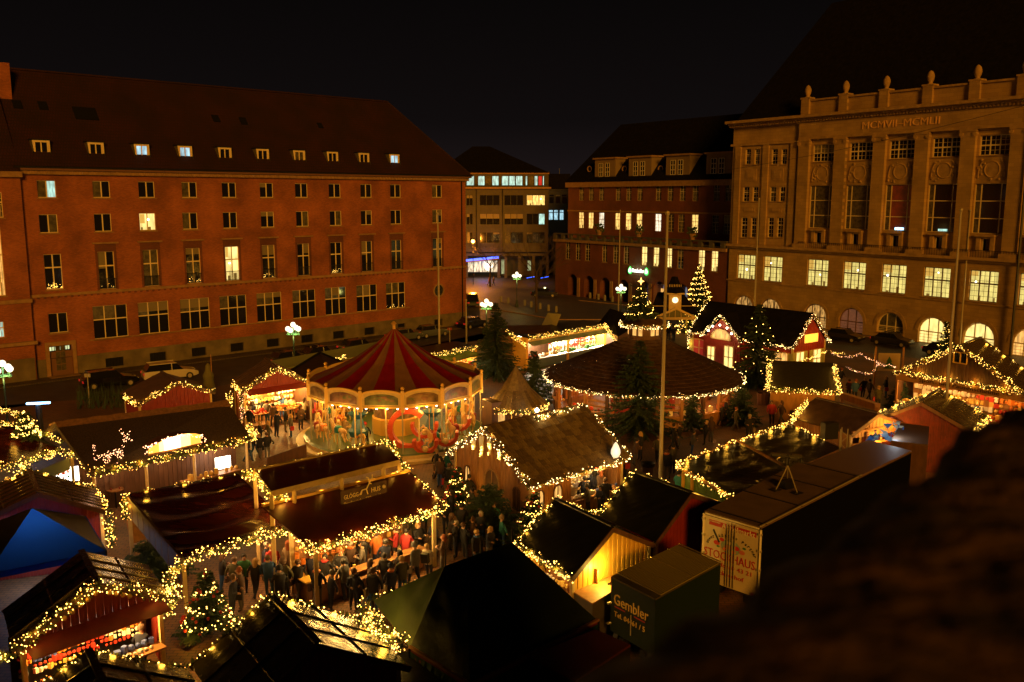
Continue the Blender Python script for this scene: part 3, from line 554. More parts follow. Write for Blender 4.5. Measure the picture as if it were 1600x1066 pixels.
for r_ in range(2):
    for xa in (1172.5, 1214):
        c = F.L(xa, 300)[0]; z = [F.L(1172, 274)[1], F.L(1172, 328)[1]][r_]; b = B(); hh = .8 if r_ == 0 else .3
        b.box(c - .95, c + .95, -.08, 0, z - hh, z + hh, M_stone2); b.box(c - .6, c + .6, -.14, 0, z - hh * .6, z + hh * .6, M_stone); b.obj("stone_panel", F.root)
# attic with pedestals and urns
ap = F.L(1253, 170)[0]; zat = F.L(1290, 156, .4)[1]
b = B(); b.box(ap, uc1, .3, .8, zc, zat, M_stone); b.box(ap - .1, uc1, .1, .9, zat, zat + .22, M_stone2); b.obj("attic_parapet", F.root)
for x in (1262, 1321, 1384, 1452, 1525, 1600):
    u = F.L(x, 150, .4)[0]; b = B(); b.box(u - .6, u + .6, -.05, .95, zc, zat + .32, M_stone); b.box(u - .72, u + .72, -.1, 1.0, zat + .32, zat + .5, M_stone2); b.obj("pedestal", F.root)
    b = B(); b.lathe((u, .45, zat + .5), [(.34, 0), (.38, .08), (.22, .16), (.28, .3), (.36, .5), (.42, .8), (.40, 1.05), (.30, 1.3), (.26, 1.38), (.14, 1.5), (.04, 1.56)], M_stone2, 12); b.obj("urn", F.root, smooth=True)
# railing above belt course
b = B(); x = pc[0]
while x < uc1: b.box(x - .015, x + .015, -.6, -.57, zb, zb + .75, M_metal); x += .3
b.box(pc[0], uc1, -.61, -.56, zb + .75, zb + .8, M_metal); b.obj("balcony_rail", F.root)
b = B(); b.cyl((cols[4] + cw / 2 + 1.2, -.6, 0), (cols[4] + cw / 2 + 1.2, -.6, zc), .14, .14, M_metal, 6); b.obj("downpipe", F.root)
b = B(); b.box(uw0 + .01, uc1, 25, 25.2, 0, zc, M_stone); b.box(uw0, uw0 + .02, .01, 25, 0, zc, M_stone); b.obj("rear_wall", F.root)
ry = 14; rt = F.L(1300, 5, ry); hroof(F, "roof", [(us - .3, .95, zc + .01), (uc1 + 20, .95, zc + .01), (uc1 + 20, 26, zc + .01), (us - .3, 26, zc + .01)], [(rt[0], ry, rt[1]), (uc1 + 5, ry, rt[1])], M_roofd)
FO = F

# ---- brick building with terrace between
MA, MB_ = P(900, 463), P(1135, 494.5)
F = Fac(MA, MB_ - MA, "brick_arcade_building", "dark red brick building with arcade, balustraded terrace and four big roof dormers")
w0 = F.L(868, 400)[0]; w1 = (OA - MA).dot(F.U) + .3; zt = F.L(1000, 390 - 12)[1]; SB = 6.0; hs = []; W_ = []
zt = F.L(868, 372)[1] * .5 + F.L(1130, 390)[1] * .5
for i, x in enumerate((887, 903, 918, 944.5, 962, 978.5, 1006.5, 1025, 1045, 1063, 1096, 1116.5)):
    u = F.L(x, 400)[0]; z0, z1 = F.L(1006, 415)[1], F.L(1006, 384)[1]; hs.append((u - .62, u + .62, z0, z1)); W_.append((u - .62, u + .62, z0, z1, M_glass if i in (0, 1, 2, 9) else (M_glass2 if i in (3, 4, 5) else M_litw)))
for i, x in enumerate((894.5, 920, 945, 974, 1004.5, 1030, 1065, 1092)):
    u = F.L(x, 450)[0]; z1 = F.L(1004, 440)[1]; hs.append((u - 1.25, u + 1.25, .05, z1 + (.0 if i < 4 else .3), 1))
F.wall("wall", w0, w1, 0, zt, hs, M_brick2, depth=.35)
for q in W_: F.window(q[0], q[1], q[2], q[3], 2, 1, q[4], split=.6, muntin=1, fm=M_framew, y=.15, fw=.1)
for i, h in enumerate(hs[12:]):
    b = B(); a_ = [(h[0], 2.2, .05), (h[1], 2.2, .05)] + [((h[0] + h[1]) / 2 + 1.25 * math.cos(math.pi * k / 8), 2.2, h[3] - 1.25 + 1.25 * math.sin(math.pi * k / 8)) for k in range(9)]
    m = [M_brick2, M_blk, M_blk, M_blk, mat("blue arch glow", (.05, .06, .1), .6, emit=(.06, .06, .14), strength=.3), mat("lavender arch glow", (.25, .22, .4), .6, emit=(.35, .32, .5), strength=.35), mat("pale arch glow", (.25, .3, .4), .6, emit=(.35, .4, .55), strength=.4), M_blk][i]  # arch backs blackened or glowing to imitate shade and light inside
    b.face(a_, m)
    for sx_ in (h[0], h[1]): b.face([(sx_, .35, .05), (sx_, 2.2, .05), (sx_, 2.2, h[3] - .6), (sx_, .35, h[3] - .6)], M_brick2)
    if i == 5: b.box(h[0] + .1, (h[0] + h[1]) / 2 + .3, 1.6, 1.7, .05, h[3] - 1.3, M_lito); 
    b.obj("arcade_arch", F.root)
    b = B(); b.box(h[1] + .1, h[1] + .7, -.18, 0, 0, h[3] - .5, M_trim); b.obj("stone_pier", F.root)
b = B(); b.box(w0 - .3, w1, -.35, 0, zt - .45, zt, M_trim); b.box(w0 - .2, w1, -.2, SB + .2, zt, zt + .05, M_conc); b.obj("terrace_cornice", F.root)
b = B(); x = w0
while x < w1:
    b.box(x - .35, x + .35, -.25, .15, zt, zt + 1.0, M_conc); x += 2.1
b.box(w0 - .1, w1, -.3, .2, zt + .85, zt + 1.05, M_conc); b.obj("terrace_balustrade", F.root)
for x in (937, 999, 1083):
    u, z = F.L(x, 350); b = B(); b.lathe((u, -.05, zt + 1.05), [(.35, 0), (.3, .15), (.5, .6), (.6, .9)], M_trim, 8)
    for k in range(60): b.octa((u + ru(-.6, .6), -.05 + ru(-.5, .5), zt + 2.2 + ru(-.7, .7)), ru(.12, .25), M_fir)
    b.obj("terrace_urn_bush", F.root)
# upper storeys set back
zu = F.L(1000, 283, SB)[1]; w2 = F.L(888, 300, SB)[0]; hs = []; W_ = []
for i, x in enumerate((908.5, 924, 940, 966, 982.5, 1000, 1029, 1047.5, 1066.5, 1086.5, 1119.5, 1138)):
    u = F.L(x, 300, SB)[0]; z0, z1 = F.L(1029, 314, SB)[1], F.L(1029, 290, SB)[1]; hs.append((u - .62, u + .62, z0, z1)); W_.append((u - .62, u + .62, z0, z1, M_glass))
for i, x in enumerate((908, 923, 939.5, 965, 981.5, 998.5, 1028, 1048, 1064.5, 1085.5, 1117.5, 1136)):
    u = F.L(x, 345, SB)[0]; z0, z1 = F.L(965, 359, SB)[1], F.L(965, 333, SB)[1]; hs.append((u - .68, u + .68, z0, z1)); W_.append((u - .68, u + .68, z0, z1, M_glass if i in (7, 8, 10, 11) else (litmat("lit cream window", (1, .85, .6), 1.4) if i in (2, 6) else litmat("lit amber window", (1, .62, .16), 1.35))))
F.wall("upper_wall", w2, w1 + 8, zt, zu, hs, M_brick2, y=SB, depth=.3)
for q in W_:
    o = F.window(q[0], q[1], q[2], q[3], 2, 1, q[4], split=.6, muntin=2, fm=M_framew, y=SB + .15, fw=.1, sill=False)
b = B(); z = F.L(1000, 331, SB)[1]; b.box(w2 - .1, w1 + 6, SB - .15, SB, z - .15, z + .1, M_trim); b.box(w2 - .3, w1 + 6, SB - .5, SB, zu - .9, zu, M_trim); b.obj("cornice", F.root)
r0 = F.L(970, 195, SB + 8); hroof(F, "roof", [(w2 - .4, SB - .6, zu + .01), (w1 + 6, SB - .6, zu + .01), (w1 + 6, SB + 17, zu + .01), (w2 - .4, SB + 17, zu + .01)], [(r0[0], SB + 8, r0[1]), (w1 + 6, SB + 8, r0[1])], M_roofd)
b = B(); b.box(w2, w2 + .02, SB + .01, SB + 16, 0, zu, M_brick2); b.box(w2, w1 + 6, SB + 15.9, SB + 16, 0, zu, M_brick2); b.box(w0, w0 + .02, .01, SB + 16, 0, zt, M_brick2); b.obj("end_wall", F.root)
sl = (r0[1] - zu) / 8.6
for xa, xb in ((929, 961), (982, 1017), (1040, 1077), (1103, 1142)):
    ua, ub = F.L(xa, 260, SB)[0], F.L(xb, 260, SB)[0]; z0 = zu + .1; z1 = F.L(1040, 244, SB)[1]; yb = SB + (z1 - zu) / sl; d = B(); yf = SB + .1
    d.hexa([(ua, yf, z0), (ub, yf, z0), (ub, yb, z0), (ua, yb, z0), (ua, yf, z1), (ub, yf, z1), (ub, yb, z1), (ua, yb, z1)], mat("dormer render", (.22, .16, .09), .85))
    d.box(ua - .3, ub + .3, yf - .35, yb + .3, z1, z1 + .25, M_trim); dm = d.obj("dormer", F.root)
    for t in (.3, .62):
        c = ua + (ub - ua) * t; g = B(); zz0, zz1 = z0 + .8, z1 - .7
        for x in (c - .5, c, c + .5): g.box(x - .05, x + .05, yf - .06, yf - .003, zz0, zz1, M_framew)
        for k in range(4): z = zz0 + (zz1 - zz0) * k / 3; g.box(c - .5, c + .5, yf - .058, yf - .005, z - .05, z + .05, M_framew)
        g.face([(c - .5, yf - .01, zz0), (c + .5, yf - .01, zz0), (c + .5, yf - .01, zz1), (c - .5, yf - .01, zz1)], M_glass); g.obj("dormer_window", dm)
for x in (922, 976.5, 1033):
    u, z = F.L(x, 264, SB + 1); b = B(); b.lathe((0, 0, 0), [(.38, 0), (.55, .04), (.55, .12)], M_trim, 12); b.v = [(u + p[0], SB + .9 - p[2], z + p[1]) for p in b.v]; b.box(u - .5, u + .5, SB + .9, SB + 2.4, z - .5, z + .4, M_roofd); b.obj("round_dormer", F.root)
# neon sign with two green emblems
s0, sz0 = F.L(999, 423)
NS = T("neon_sign", "glowing green and white neon sign over the arcade", "sign", MA + F.U * s0 + Vector((0, 0, sz0)))
c = MA + F.U * s0 + F.N * .3 + Vector((0, 0, sz0)); wn_ = F.L(1008.5, 423)[0] - F.L(990.5, 423)[0]
text("lettering", NS, "Ratskeller", c, F.U, (0, 0, 1), wn_, M_whiten, h=.55, ext=.05)
for x in (986.8, 1012.3):
    u = F.L(x, 423)[0]; q = MA + F.U * u + F.N * .3 + Vector((0, 0, sz0)); b = B()
    for r_, m, o_ in ((1, M_green, 0), (.62, M_whiten, .05)):
        prof = [(0, .62), (.28, .3), (.42, -.05), (.4, -.35), (.2, -.58), (-.2, -.58), (-.4, -.35), (-.42, -.05), (-.28, .3)]
        f = [q + F.U * (a_ * r_) + Vector((0, 0, z * r_)) + F.N * (o_ + .06) for a_, z in prof]; bk = [p - F.N * .06 for p in f]; b.face(f, m)
        for k in range(9): b.face([f[k], f[(k + 1) % 9], bk[(k + 1) % 9], bk[k]], m)
    b.obj("neon_emblem", NS)
plight("neon_glow", c + F.N * .8, 60, (.5, 1, .5), NS)

# ---- grey office block behind, lit shop beneath
Yb = 190.; O = Vector((-20, Yb, 0))
F = Fac(O, (1, 0, 0), "grey_office_block", "plain grey office block with strip of lit windows behind the brick block")
F2 = lambda x, y: F.L(x, y)
hs = []; W_ = []; ux = lambda x: F2(x, 300)[0]; zz = lambda y: F2(800, y)[1]; v_ = {}
def add(xa, xb, ya, yb, m, nx=1):
    hs.append((ux(xa), ux(xb), zz(yb), zz(ya))); W_.append((ux(xa), ux(xb), zz(yb), zz(ya), m, nx))
for xa, xb, m in ((712, 727, M_litc), (729, 741, M_litc), (747, 757.5, M_litc), (758.5, 768, M_glass2), (769, 779.5, M_litc), (784, 794.5, M_litc), (795.5, 805, M_litc), (806, 816.5, M_litc), (821, 824, M_litc), (826, 834, M_glass2), (835, 840, M_litc), (841, 847, M_litred), (848, 850, M_litc)): add(xa, xb, 275, 290, m)
for y0, y1 in ((305, 321), (334, 351), (363, 380)):
    for xa, xb, nx in ((712, 723, 1), (728.5, 738.5, 2), (749.5, 780.5, 3), (788, 817.5, 3), (823, 851.5, 3)):
        m = M_glass
        if y0 == 305 and xa == 823: m = litmat("lit amber window", (1, .62, .16), 1.35)
        if y0 == 334 and xa == 823: m = [M_glass, M_glass, M_litc, M_glass, M_glass, M_glass]
        if y0 == 363 and xa in (728.5, 788): m = [M_glass2, M_glass, M_glass]
        add(xa, xb, y0, y1, m, nx)
F.wall("wall", ux(700), ux(857), zz(394), zz(270), hs, M_conc, depth=.3)
for q in W_: F.window(q[0], q[1], q[2], q[3], q[5], 1, q[4], y=.15, fw=.12, fm=M_metal, sill=False)
b = B(); b.box(ux(700), ux(861), -.8, 0, zz(295), zz(292.5), M_trim); b.box(ux(700), ux(858), -.15, 0, zz(272), zz(269), M_trim)
for x in (744, 785): b.cyl((ux(x), -.12, zz(394)), (ux(x), -.12, zz(295)), .1, .1, M_metal, 6)
b.obj("ledge", F.root)
rt = F.L(765, 229, 12); hroof(F, "roof", [(ux(680), -.5, zz(270)), (ux(858), -.5, zz(270)), (ux(858), 24, zz(270)), (ux(680), 24, zz(270))], [(ux(735), 12, rt[1]), (rt[0], 12, rt[1])], M_roofd)
# shop floor
zs = zz(396); b = B(); b.box(ux(700), ux(857), .0, .3, zz(400), zs, M_conc)
for x in (728, 779, 790, 812, 834, 856): b.box(ux(x) - .3, ux(x) + .3, -.1, .3, 0, zz(400), M_conc)
b.box(ux(700), ux(857), 6, 6.2, 0, zs, M_conc); b.obj("shop_piers", F.root)
b = B(); b.box(ux(730), ux(778), 1.2, 1.3, 1.2, zz(408), litmat("bright shop window", (1, .84, .55), .75, .9, .9)); b.obj("shop_window", F.root)
b = B(); b.sph((ux(763), .3, zz(417)), .9, M_globe, 10, 6); b.obj("shop_lamp", F.root)
b = B(); b.box(ux(783), ux(788), 1.2, 1.3, .8, zz(406), litmat("greenish shop", (.6, .8, .4), .35)); b.obj("shop_window", F.root); b = B(); b.box(ux(825), ux(830), 1.2, 1.3, 1.5, zz(408), litmat("greenish shop", (.6, .8, .4), .35)); b.obj("shop_window", F.root)
b = B(); b.bar((ux(728), -1.0, zz(407)), (ux(779), -1.0, zz(402)), .5, .55, M_blue); b.obj("neon_strip", F.root)
b = B(); b.bar((ux(728), -.6, zz(409)), (ux(779), -.6, zz(404)), 1.4, .25, M_frameb); b.obj("shop_awning", F.root)
plight("shop_glow", Vector((ux(757) - 20, Yb - 2, 3)), 220, (.06, .12, 1), None, .8); plight("shop_glow", Vector((ux(745) - 20, Yb - 1.5, 2.5)), 60, (1, .85, .6), None, .8)
for x in (822, 843): b = B(); b.bar((ux(x), -10, zz(428)), (ux(x) + 1.6, -10, zz(426)), .1, .1, M_blue); tag(b.obj("neon_strip_light", None, origin=(-20 + ux(x), Yb - 10, 0)) if False else b.obj("neon_tube", F.root), "", "") if False else b.obj("neon_tube", F.root)
# low wing
F = Fac(Vector((ux(857) - 20, Yb + 8, 0)), (1, 0, 0), "low_office_wing", "lower dark office wing with three bluish lit windows beside the grey block")
ux2 = lambda x: F.L(x, 300)[0]; zz2 = lambda y: F.L(860, y)[1]; hs = [(ux2(x), ux2(x + 7), zz2(344), zz2(328)) for x in (857.5, 865.5, 874.5)] + [(ux2(x), ux2(x + 8), zz2(318), zz2(304)) for x in (858, 868, 878)]
F.wall("wall", 0, ux2(900), 0, zz2(298), hs, M_conc)
for i, h in enumerate(hs): F.window(*h, 1, 1, M_litb if i < 3 else M_glass, y=.15, fw=.15, fm=M_metal, sill=False, split=.75)
b = B(); b.box(-.5, ux2(905), -.4, 12, zz2(298), zz2(296), M_metal); b.obj("flat_roof", F.root)
b = B(); b.box(ux2(858), ux2(900), 20, 30, 0, zz2(268), M_roofd); b.cyl((ux2(882), 22, zz2(268)), (ux2(882), 22, zz2(258)), .1, .05, M_metal, 4); b.box(ux2(862), ux2(866), 21, 23, zz2(268), zz2(264), M_roofd); b.obj("rear_block", F.root)

# ------------------------------------------------------------ street lamps
def globe_lamp(px, py, label, zg=5.0, hidden=False, gp=85):
    g = P(px, py, zg); r = T("street_lamp", label, "street lamp", (g.x, g.y, 0), "five globe lamps round the square")
    b = B(); b.lathe((g.x, g.y, 0), [(.28, 0), (.28, .4), (.18, .5), (.16, 1.0), (.08, 1.2), (.065, zg - .7)], mat("dark green iron", (.015, .03, .022), .5), 10); b.obj("post", r)
    b = B(); b.bar((g.x - .62, g.y, zg - .62), (g.x + .62, g.y, zg - .62), .08, .14, M_copper); b.bar((g.x, g.y - .5, zg - .62), (g.x, g.y + .5, zg - .62), .08, .14, M_copper)
    cs = [(-.5, 0, -.12), (.5, 0, -.12), (-.16, -.4, -.2), (.16, .4, -.05), (0, 0, .28)]
    for c in cs: b.cyl((g.x + c[0], g.y + c[1], zg - .62), (g.x + c[0], g.y + c[1], zg + c[2] - .2), .05, .08, M_copper, 6)
    b.obj("bracket", r)
    for c in cs: b = B(); b.sph((g.x + c[0], g.y + c[1], zg + c[2]), .24, M_globe, 12, 8); b.obj("globe", r, smooth=True)
    plight("lamp_light", (g.x, g.y - .2, zg - .95), gp, (1, .90, .22), r, .3)
globe_lamp(458, 512, "five globe street lamp in front of the brick block left of the carousel")
globe_lamp(760, 474, "five globe street lamp just above the tallest dark fir tree")
globe_lamp(807.5, 430, "farthest five globe street lamp, on the paved corner near the bare tree")
globe_lamp(970.5, 450, "five globe street lamp next to the lit tree on the round hut")
globe_lamp(1062.5, 428, "five globe street lamp above the clock kiosk")
globe_lamp(4, 574, "five globe street lamp cut by the left edge of the picture")
q = P(739, 377, 8.5); r = T("wall_lantern", "small orange sodium lamp shining by the corner of the brick block", "lamp", (q.x, q.y, q.z)); b = B(); b.sph(q, .35, mat("sodium lamp", (1, .6, .2), .3, emit=(1, .55, .12), strength=9), 10, 6); b.cyl(q + Vector((0, 0, .3)), q + Vector((0, 0, .5)), .4, .1, M_metal); b.cyl(q + Vector((0, 0, .4)), (q.x, q.y, 0), .06, .08, M_metal, 6); b.obj("lamp_post", r); plight("lamp_light", q - Vector((0, 0, .8)), 11000, (1, .30, .02), r, .3)
def mast(px0, py0, px1, py1, name, label, r=.07, grp=None, zt=None, col=None):
    """pole whose foot is at (px1,py1) on the ground and top reaches py0"""
    f = P(px1, py1); n = Vector((f.x, f.y, 0)).normalized(); t = PV(px0, py0, f, n); b = B(); b.cyl(f, (f.x, f.y, t.z), r * 1.25, r * .7, col or M_galv, 8); b.sph((f.x, f.y, t.z + .06), r * 1.4, M_galv, 6, 4)
    b.cyl(f, (f.x, f.y, .3), r * 2.2, r * 2.0, M_metal, 8); return tag(b.obj(name, None, origin=f), label, "flagpole", grp)
mast(680, 335, 687, 575, "flagpole", "tall bare flagpole rising behind the carousel's striped roof", .10)
mast(728, 470, 729, 560, "flagpole", "short pole at the right corner of the long brick block", .09)
mast(966.5, 330, 966, 492, "flagpole", "thin flagpole beside the street lamp left of the clock kiosk", .09)
mast(1043, 335, 1031, 775, "flagpole", "thick pale flagpole standing before the big round hut", .10)
mast(1181, 312, 1177, 525, "flagpole", "slim flagpole in front of the opera house's left wing", .10)
mast(1509, 330, 1471, 720, "flagpole", "nearest grey flagpole, by the red shed on the right", .09)
mast(1519, 330, 1499, 545, "flagpole", "grey flagpole just right of the nearest one on the right", .09)
b = B(); pa = P(1130, 267, 20.2); pb = P(1640, 155, 25.5)
b.tube([pa.lerp(pb, t / 12) - Vector((0, 0, .5 * math.sin(math.pi * t / 12))) for t in range(13)], .025, M_metal, 4); tag(b.obj("overhead_cable"), "thin dark cable stretched across the opera house front", "cable")
# ------------------------------------------------------------ light garlands
GTOT = [0, 0]
M_bulbd = mat("faint amber bulb", (1, .6, .2), .3, emit=(1, .42, .06), strength=3)
def garland(label, *paths, r=.20, dens=15, lp=9., m=None, cat="light garland", bulb=.024, step=1.7, grp=None, fol=1., col=WARM):
    o0 = Vector(paths[0][0]); root = T("light_garland", label, cat, o0, grp); bb = B(); fb = B(); m = m or M_bulb
    for path in paths:
        path = [Vector(p) for p in path]
        for a, b in zip(path, path[1:]):
            L_ = (b - a).length; d = (b - a).normalized() if L_ > 0 else Vector((1, 0, 0)); x = d.orthogonal().normalized(); y = d.cross(x)
            for k in range(int(L_ * dens * 1.3)):
                t = rnd(); th = ru(0, 6.28); rr = r * ru(.35, 1.1) * (1 + .25 * math.sin(t * L_ * 5)); s = -.10 * math.sin((t * L_ % 1.4) / 1.4 * math.pi)
                p = a + d * (t * L_) + (x * math.cos(th) + y * math.sin(th)) * rr + Vector((0, 0, s)); bb.octa(p, bulb * ru(.5, 1.25), m if rnd() > .2 else M_bulbd); GTOT[0] += 1
            for k in range(int(L_ * 42 * fol)):
                t = rnd(); th = ru(0, 6.28); s = -.10 * math.sin((t * L_ % 1.4) / 1.4 * math.pi); c = a + d * (t * L_) + Vector((0, 0, s)); o = x * math.cos(th) + y * math.sin(th)
                e = c + o * r * ru(.7, 1.15) + d * ru(-.12, .12); w_ = d * ru(.02, .05) + y * ru(-.02, .02); fb.face([c - w_, c + w_, e + w_ * .4, e - w_ * .3], M_firg)
            n = max(1, round(L_ / step))
            if lp:
                for k in range(n): GTOT[1] += 1; plight("bulb_light", a + d * (L_ * (k + .5) / n) + Vector((0, 0, .0)), lp * 3.0 * min(1, L_ / n / step * 1.1), col, root, .12)
        if len(path) > 1: fb.tube(path, .02, M_blk, 3)
    bb.obj("bulb", root, stuff=True); fb.obj("fir_twig", root, stuff=True); return root
def vplane(L_, R_, px, py):
    n = (R_ - L_).cross(Vector((0, 0, 1))).normalized(); return PV(px, py, L_, n)
def bumpgrid(q, nx, ny, amp, m, b, fx=3., fy=1., seed=0):
    """cloth-like patch over quad q with soft wrinkles"""
    q = [Vector(p) for p in q]; n = (q[1] - q[0]).cross(q[3] - q[0]).normalized(); n = n if n.z > 0 else -n; i = len(b.v); k = b.mi(m)
    for j in range(ny + 1):
        for i_ in range(nx + 1):
            u, v = i_ / nx, j / ny; p = q[0].lerp(q[1], u).lerp(q[3].lerp(q[2], u), v); e = min(1, 6 * min(u, 1 - u, v, 1 - v) + .15)
            h = math.sin(v * 17 * fx / 3 + 2.5 * math.sin(u * 3 + seed)) * .5 + math.sin(v * 31 + u * 4 + seed) * .25 + math.sin(u * 9 * fy + v * 5) * .35
            b.v.append(tuple(p + n * (h * amp * e - .02)))
    for j in range(ny):
        for i_ in range(nx): a = i + j * (nx + 1) + i_; b.f.append((a, a + 1, a + nx + 2, a + nx + 1)); b.m.append(k)
def boards(b, p0, p1, z0, ztop, m, w_=.14, t=.03, prof=None):
    """vertical boards between p0 and p1 ; ztop(frac)->height"""
    p0, p1 = Vector(p0), Vector(p1); L_ = (p1 - p0).length; n = max(1, int(L_ / w_)); d = (p1 - p0) / n; yaw = math.atan2(d.y, d.x); nn = Vector((d.y, -d.x, 0)).normalized()
    for k in range(n):
        a = p0 + d * k; c = p0 + d * (k + .93); za, zb = ztop(k / n), ztop((k + .93) / n); o = nn * (t if k % 2 else t * .4)
        if min(za, zb) < z0 + .03: continue
        b.hexa([Vector((q.x, q.y, z)) + s for z, s in ()] or [Vector((a.x, a.y, z0)) - o, Vector((c.x, c.y, z0)) - o, Vector((c.x, c.y, z0)) + o, Vector((a.x, a.y, z0)) + o, Vector((a.x, a.y, za)) - o, Vector((c.x, c.y, zb)) - o, Vector((c.x, c.y, zb)) + o, Vector((a.x, a.y, za)) + o], m)
def goods(b, p0, p1, z0, z1, rows, dx=.22, size=.08, pal=(0, 1, 2, 3, 4, 5)):
    p0, p1 = Vector(p0), Vector(p1); L_ = (p1 - p0).length; n = max(1, int(L_ / dx))
    for j in range(rows):
        z = z0 + (z1 - z0) * (j + .5) / rows; c = random.choice(pal)
        for k in range(n):
            if rnd() < .12: continue
            if rnd() < .2: c = random.choice(pal)
            p = p0.lerp(p1, (k + .5) / n); s = size * ru(.7, 1.2); m = GOODS[c]
            if rnd() < .5: b.sph((p.x, p.y, z), s, m, 6, 4)
            else: b.obox((p.x, p.y, z - s), s * 1.7, s * 1.7, s * 2 * ru(.8, 1.4), ru(0, 3), m)
class Stall:
    """gabled market stall from photograph points of one gable (L, A, R) and the other ridge end B"""
    def __init__(s, name, label, L_, A, R_, Bp, zE, roof, wall, overhang=.28, post=M_cream, barge=M_woodd, walls=(1, 1, 1, 1), seams=0, group=None, far=False, cat="market stall", ext=0., rot_fix=True, gablem=None):
        PL, PR = P(*L_, zE), P(*R_, zE); PA = vplane(PL, PR, *A); mid = (PL + PR) / 2; zr = PA.z; PB = P(*Bp, zr); d = PB - Vector((PA.x, PA.y, zr)); ln = d.length + ext; ax = (PR - PL).normalized()
        s.W = (PR - PL).length; perp = Vector((-ax.y, ax.x, 0)); perp = perp if perp.dot(d) > 0 else -perp
        dv = d.normalized(); s.info = (name, round(s.W, 1), round(zr, 2), round(ln, 1), round(math.degrees(math.acos(max(-1, min(1, dv.dot(perp)))))), round((Vector((PA.x, PA.y, 0)) - Vector((mid.x, mid.y, 0))).dot(ax), 2)); print(s.info)
        s.L, s.R, s.A = PL, PR, PA; s.d = dv * ln; s.L2, s.R2, s.A2 = PL + s.d, PR + s.d, PA + s.d; s.zE, s.zr = zE, zr
        c = (s.L + s.R2) / 2; s.root = T(name, label, cat, (c.x, c.y, 0), group); s.ax = ax; s.dv = dv
        for k, q in enumerate(((s.L, s.A, s.A2, s.L2), (s.A, s.R, s.R2, s.A2))):
            b = B(); b.slab([p + Vector((0, 0, .0 if k else .0)) for p in q], .07, roof)
            if seams:
                n = int((q[1] - q[2]).length / seams) if 0 else int(ln / seams)
                for j in range(1, n):
                    t = j / n; a_, b2 = q[0].lerp(q[3], t), q[1].lerp(q[2], t); b.bar(a_ + Vector((0, 0, .02)), b2 + Vector((0, 0, .02)), .05, .05, roof)
                b.bar(q[0].lerp(q[1], .5) + Vector((0, 0, .012)), q[3].lerp(q[2], .5) + Vector((0, 0, .012)), .06, .04, roof)
            o = b.obj("roof_slope", s.root)
        b = B(); b.bar(s.A + Vector((0, 0, .03)), s.A2 + Vector((0, 0, .03)), .22, .06, roof); b.obj("ridge_cap", s.root)
        o_ = overhang; iw = ax * o_; il = dv * o_; c1, c2, c3, c4 = [p - Vector((0, 0, p.z)) for p in (s.L + iw + il, s.R - iw + il, s.R2 - iw - il, s.L2 + iw - il)]; s.c = (c1, c2, c3, c4)
        sl = (zr - zE) / (s.W / 2); gt = lambda f: zE + sl * (o_ + (s.W - 2 * o_) * (.5 - abs(f - .5))) - .12
        if o_ > 0:
            mids = ((s.A - (s.L + s.R) / 2).dot(ax)) / s.W + .5
            gt = lambda f: zE - .12 + (zr - zE) * min((f * (1 - 2 * o_ / s.W) + o_ / s.W) / mids, (1 - f * (1 - 2 * o_ / s.W) - o_ / s.W) / (1 - mids))
        ezt = lambda f: zE + sl * o_ - .12
        s.gt = gt
        for k, (a_, b2) in enumerate(((c1, c2), (c3, c4), (c2, c3), (c4, c1))):
            b = B(); mm = wall
            if k < 2 and walls[k] == 1: boards(b, a_, b2, .02, gt if k == 0 else (lambda f: gt(1 - f)), mm)
            elif k < 2 and walls[k] == 2: boards(b, a_, b2, zE - .3, gt if k == 0 else (lambda f: gt(1 - f)), gablem or mm); b.obj("gable_wall", s.root); b = B(); boards(b, a_, b2, .02, lambda f: .95, mm); b.obj("front_panel", s.root); b = B()
            elif k >= 2 and walls[k] == 1: boards(b, a_, b2, .02, ezt, mm)
            elif k >= 2 and walls[k] == 2: boards(b, a_, b2, .02, lambda f: .95, mm)
            elif k < 2 and walls[k] == 0: boards(b, a_, b2, zE - .1, gt if k == 0 else (lambda f: gt(1 - f)), gablem or mm)
            if b.f: b.obj("gable_wall" if k < 2 else "side_wall", s.root)
        for p in s.c: b = B(); b.obox((p.x, p.y, 0), .14, .14, zE + sl * o_ - .1, math.atan2(ax.y, ax.x), post); b.obj("corner_post", s.root)
        for a_, b2 in ((s.L, s.A), (s.A, s.R), (s.L2, s.A2), (s.A2, s.R2)):
            b = B(); off = dv * (-.03 if a_ in (s.L, s.A) and b2 in (s.A, s.R) else .03); b.bar(a_ + off - Vector((0, 0, .12)), b2 + off - Vector((0, 0, .12)), .035, .2, barge); b.obj("barge_board", s.root)
    def open(s, side, back=True, pal=(0, 1, 2, 3, 4, 5), power=60, col=WARM2, rows=5, awn=None, lit=True, dx=.22, size=.08, z1=None, depth=1.1, backm=None):
        """counter, goods, lit tube and lamp at an open side 0..3 (near gable, far gable, right, left)"""
        a_, b2 = ((s.c[0], s.c[1]), (s.c[2], s.c[3]), (s.c[1], s.c[2]), (s.c[3], s.c[0]))[side]; d = (b2 - a_).normalized(); out = Vector((d.y, -d.x, 0)); cen = sum(s.c, Vector()) / 4
        if out.dot((a_ + b2) / 2 - cen) < 0: out = -out
        yaw = math.atan2(d.y, d.x); L_ = (b2 - a_).length; m_ = (a_ + b2) / 2; b = B(); b.obox((m_.x + out.x * .15, m_.y + out.y * .15, .95), L_ - .1, .6, .06, yaw, M_wood); b.obj("counter", s.root)
        g = B(); goods(g, a_ + out * .2 + d * .2, b2 + out * .2 - d * .2, 1.02, 1.12, 1, .2, .09, pal); goods(g, a_ - out * .15 + d * .2, b2 - out * .15 - d * .2, 1.05, 1.25, 1, .24, .12, pal)
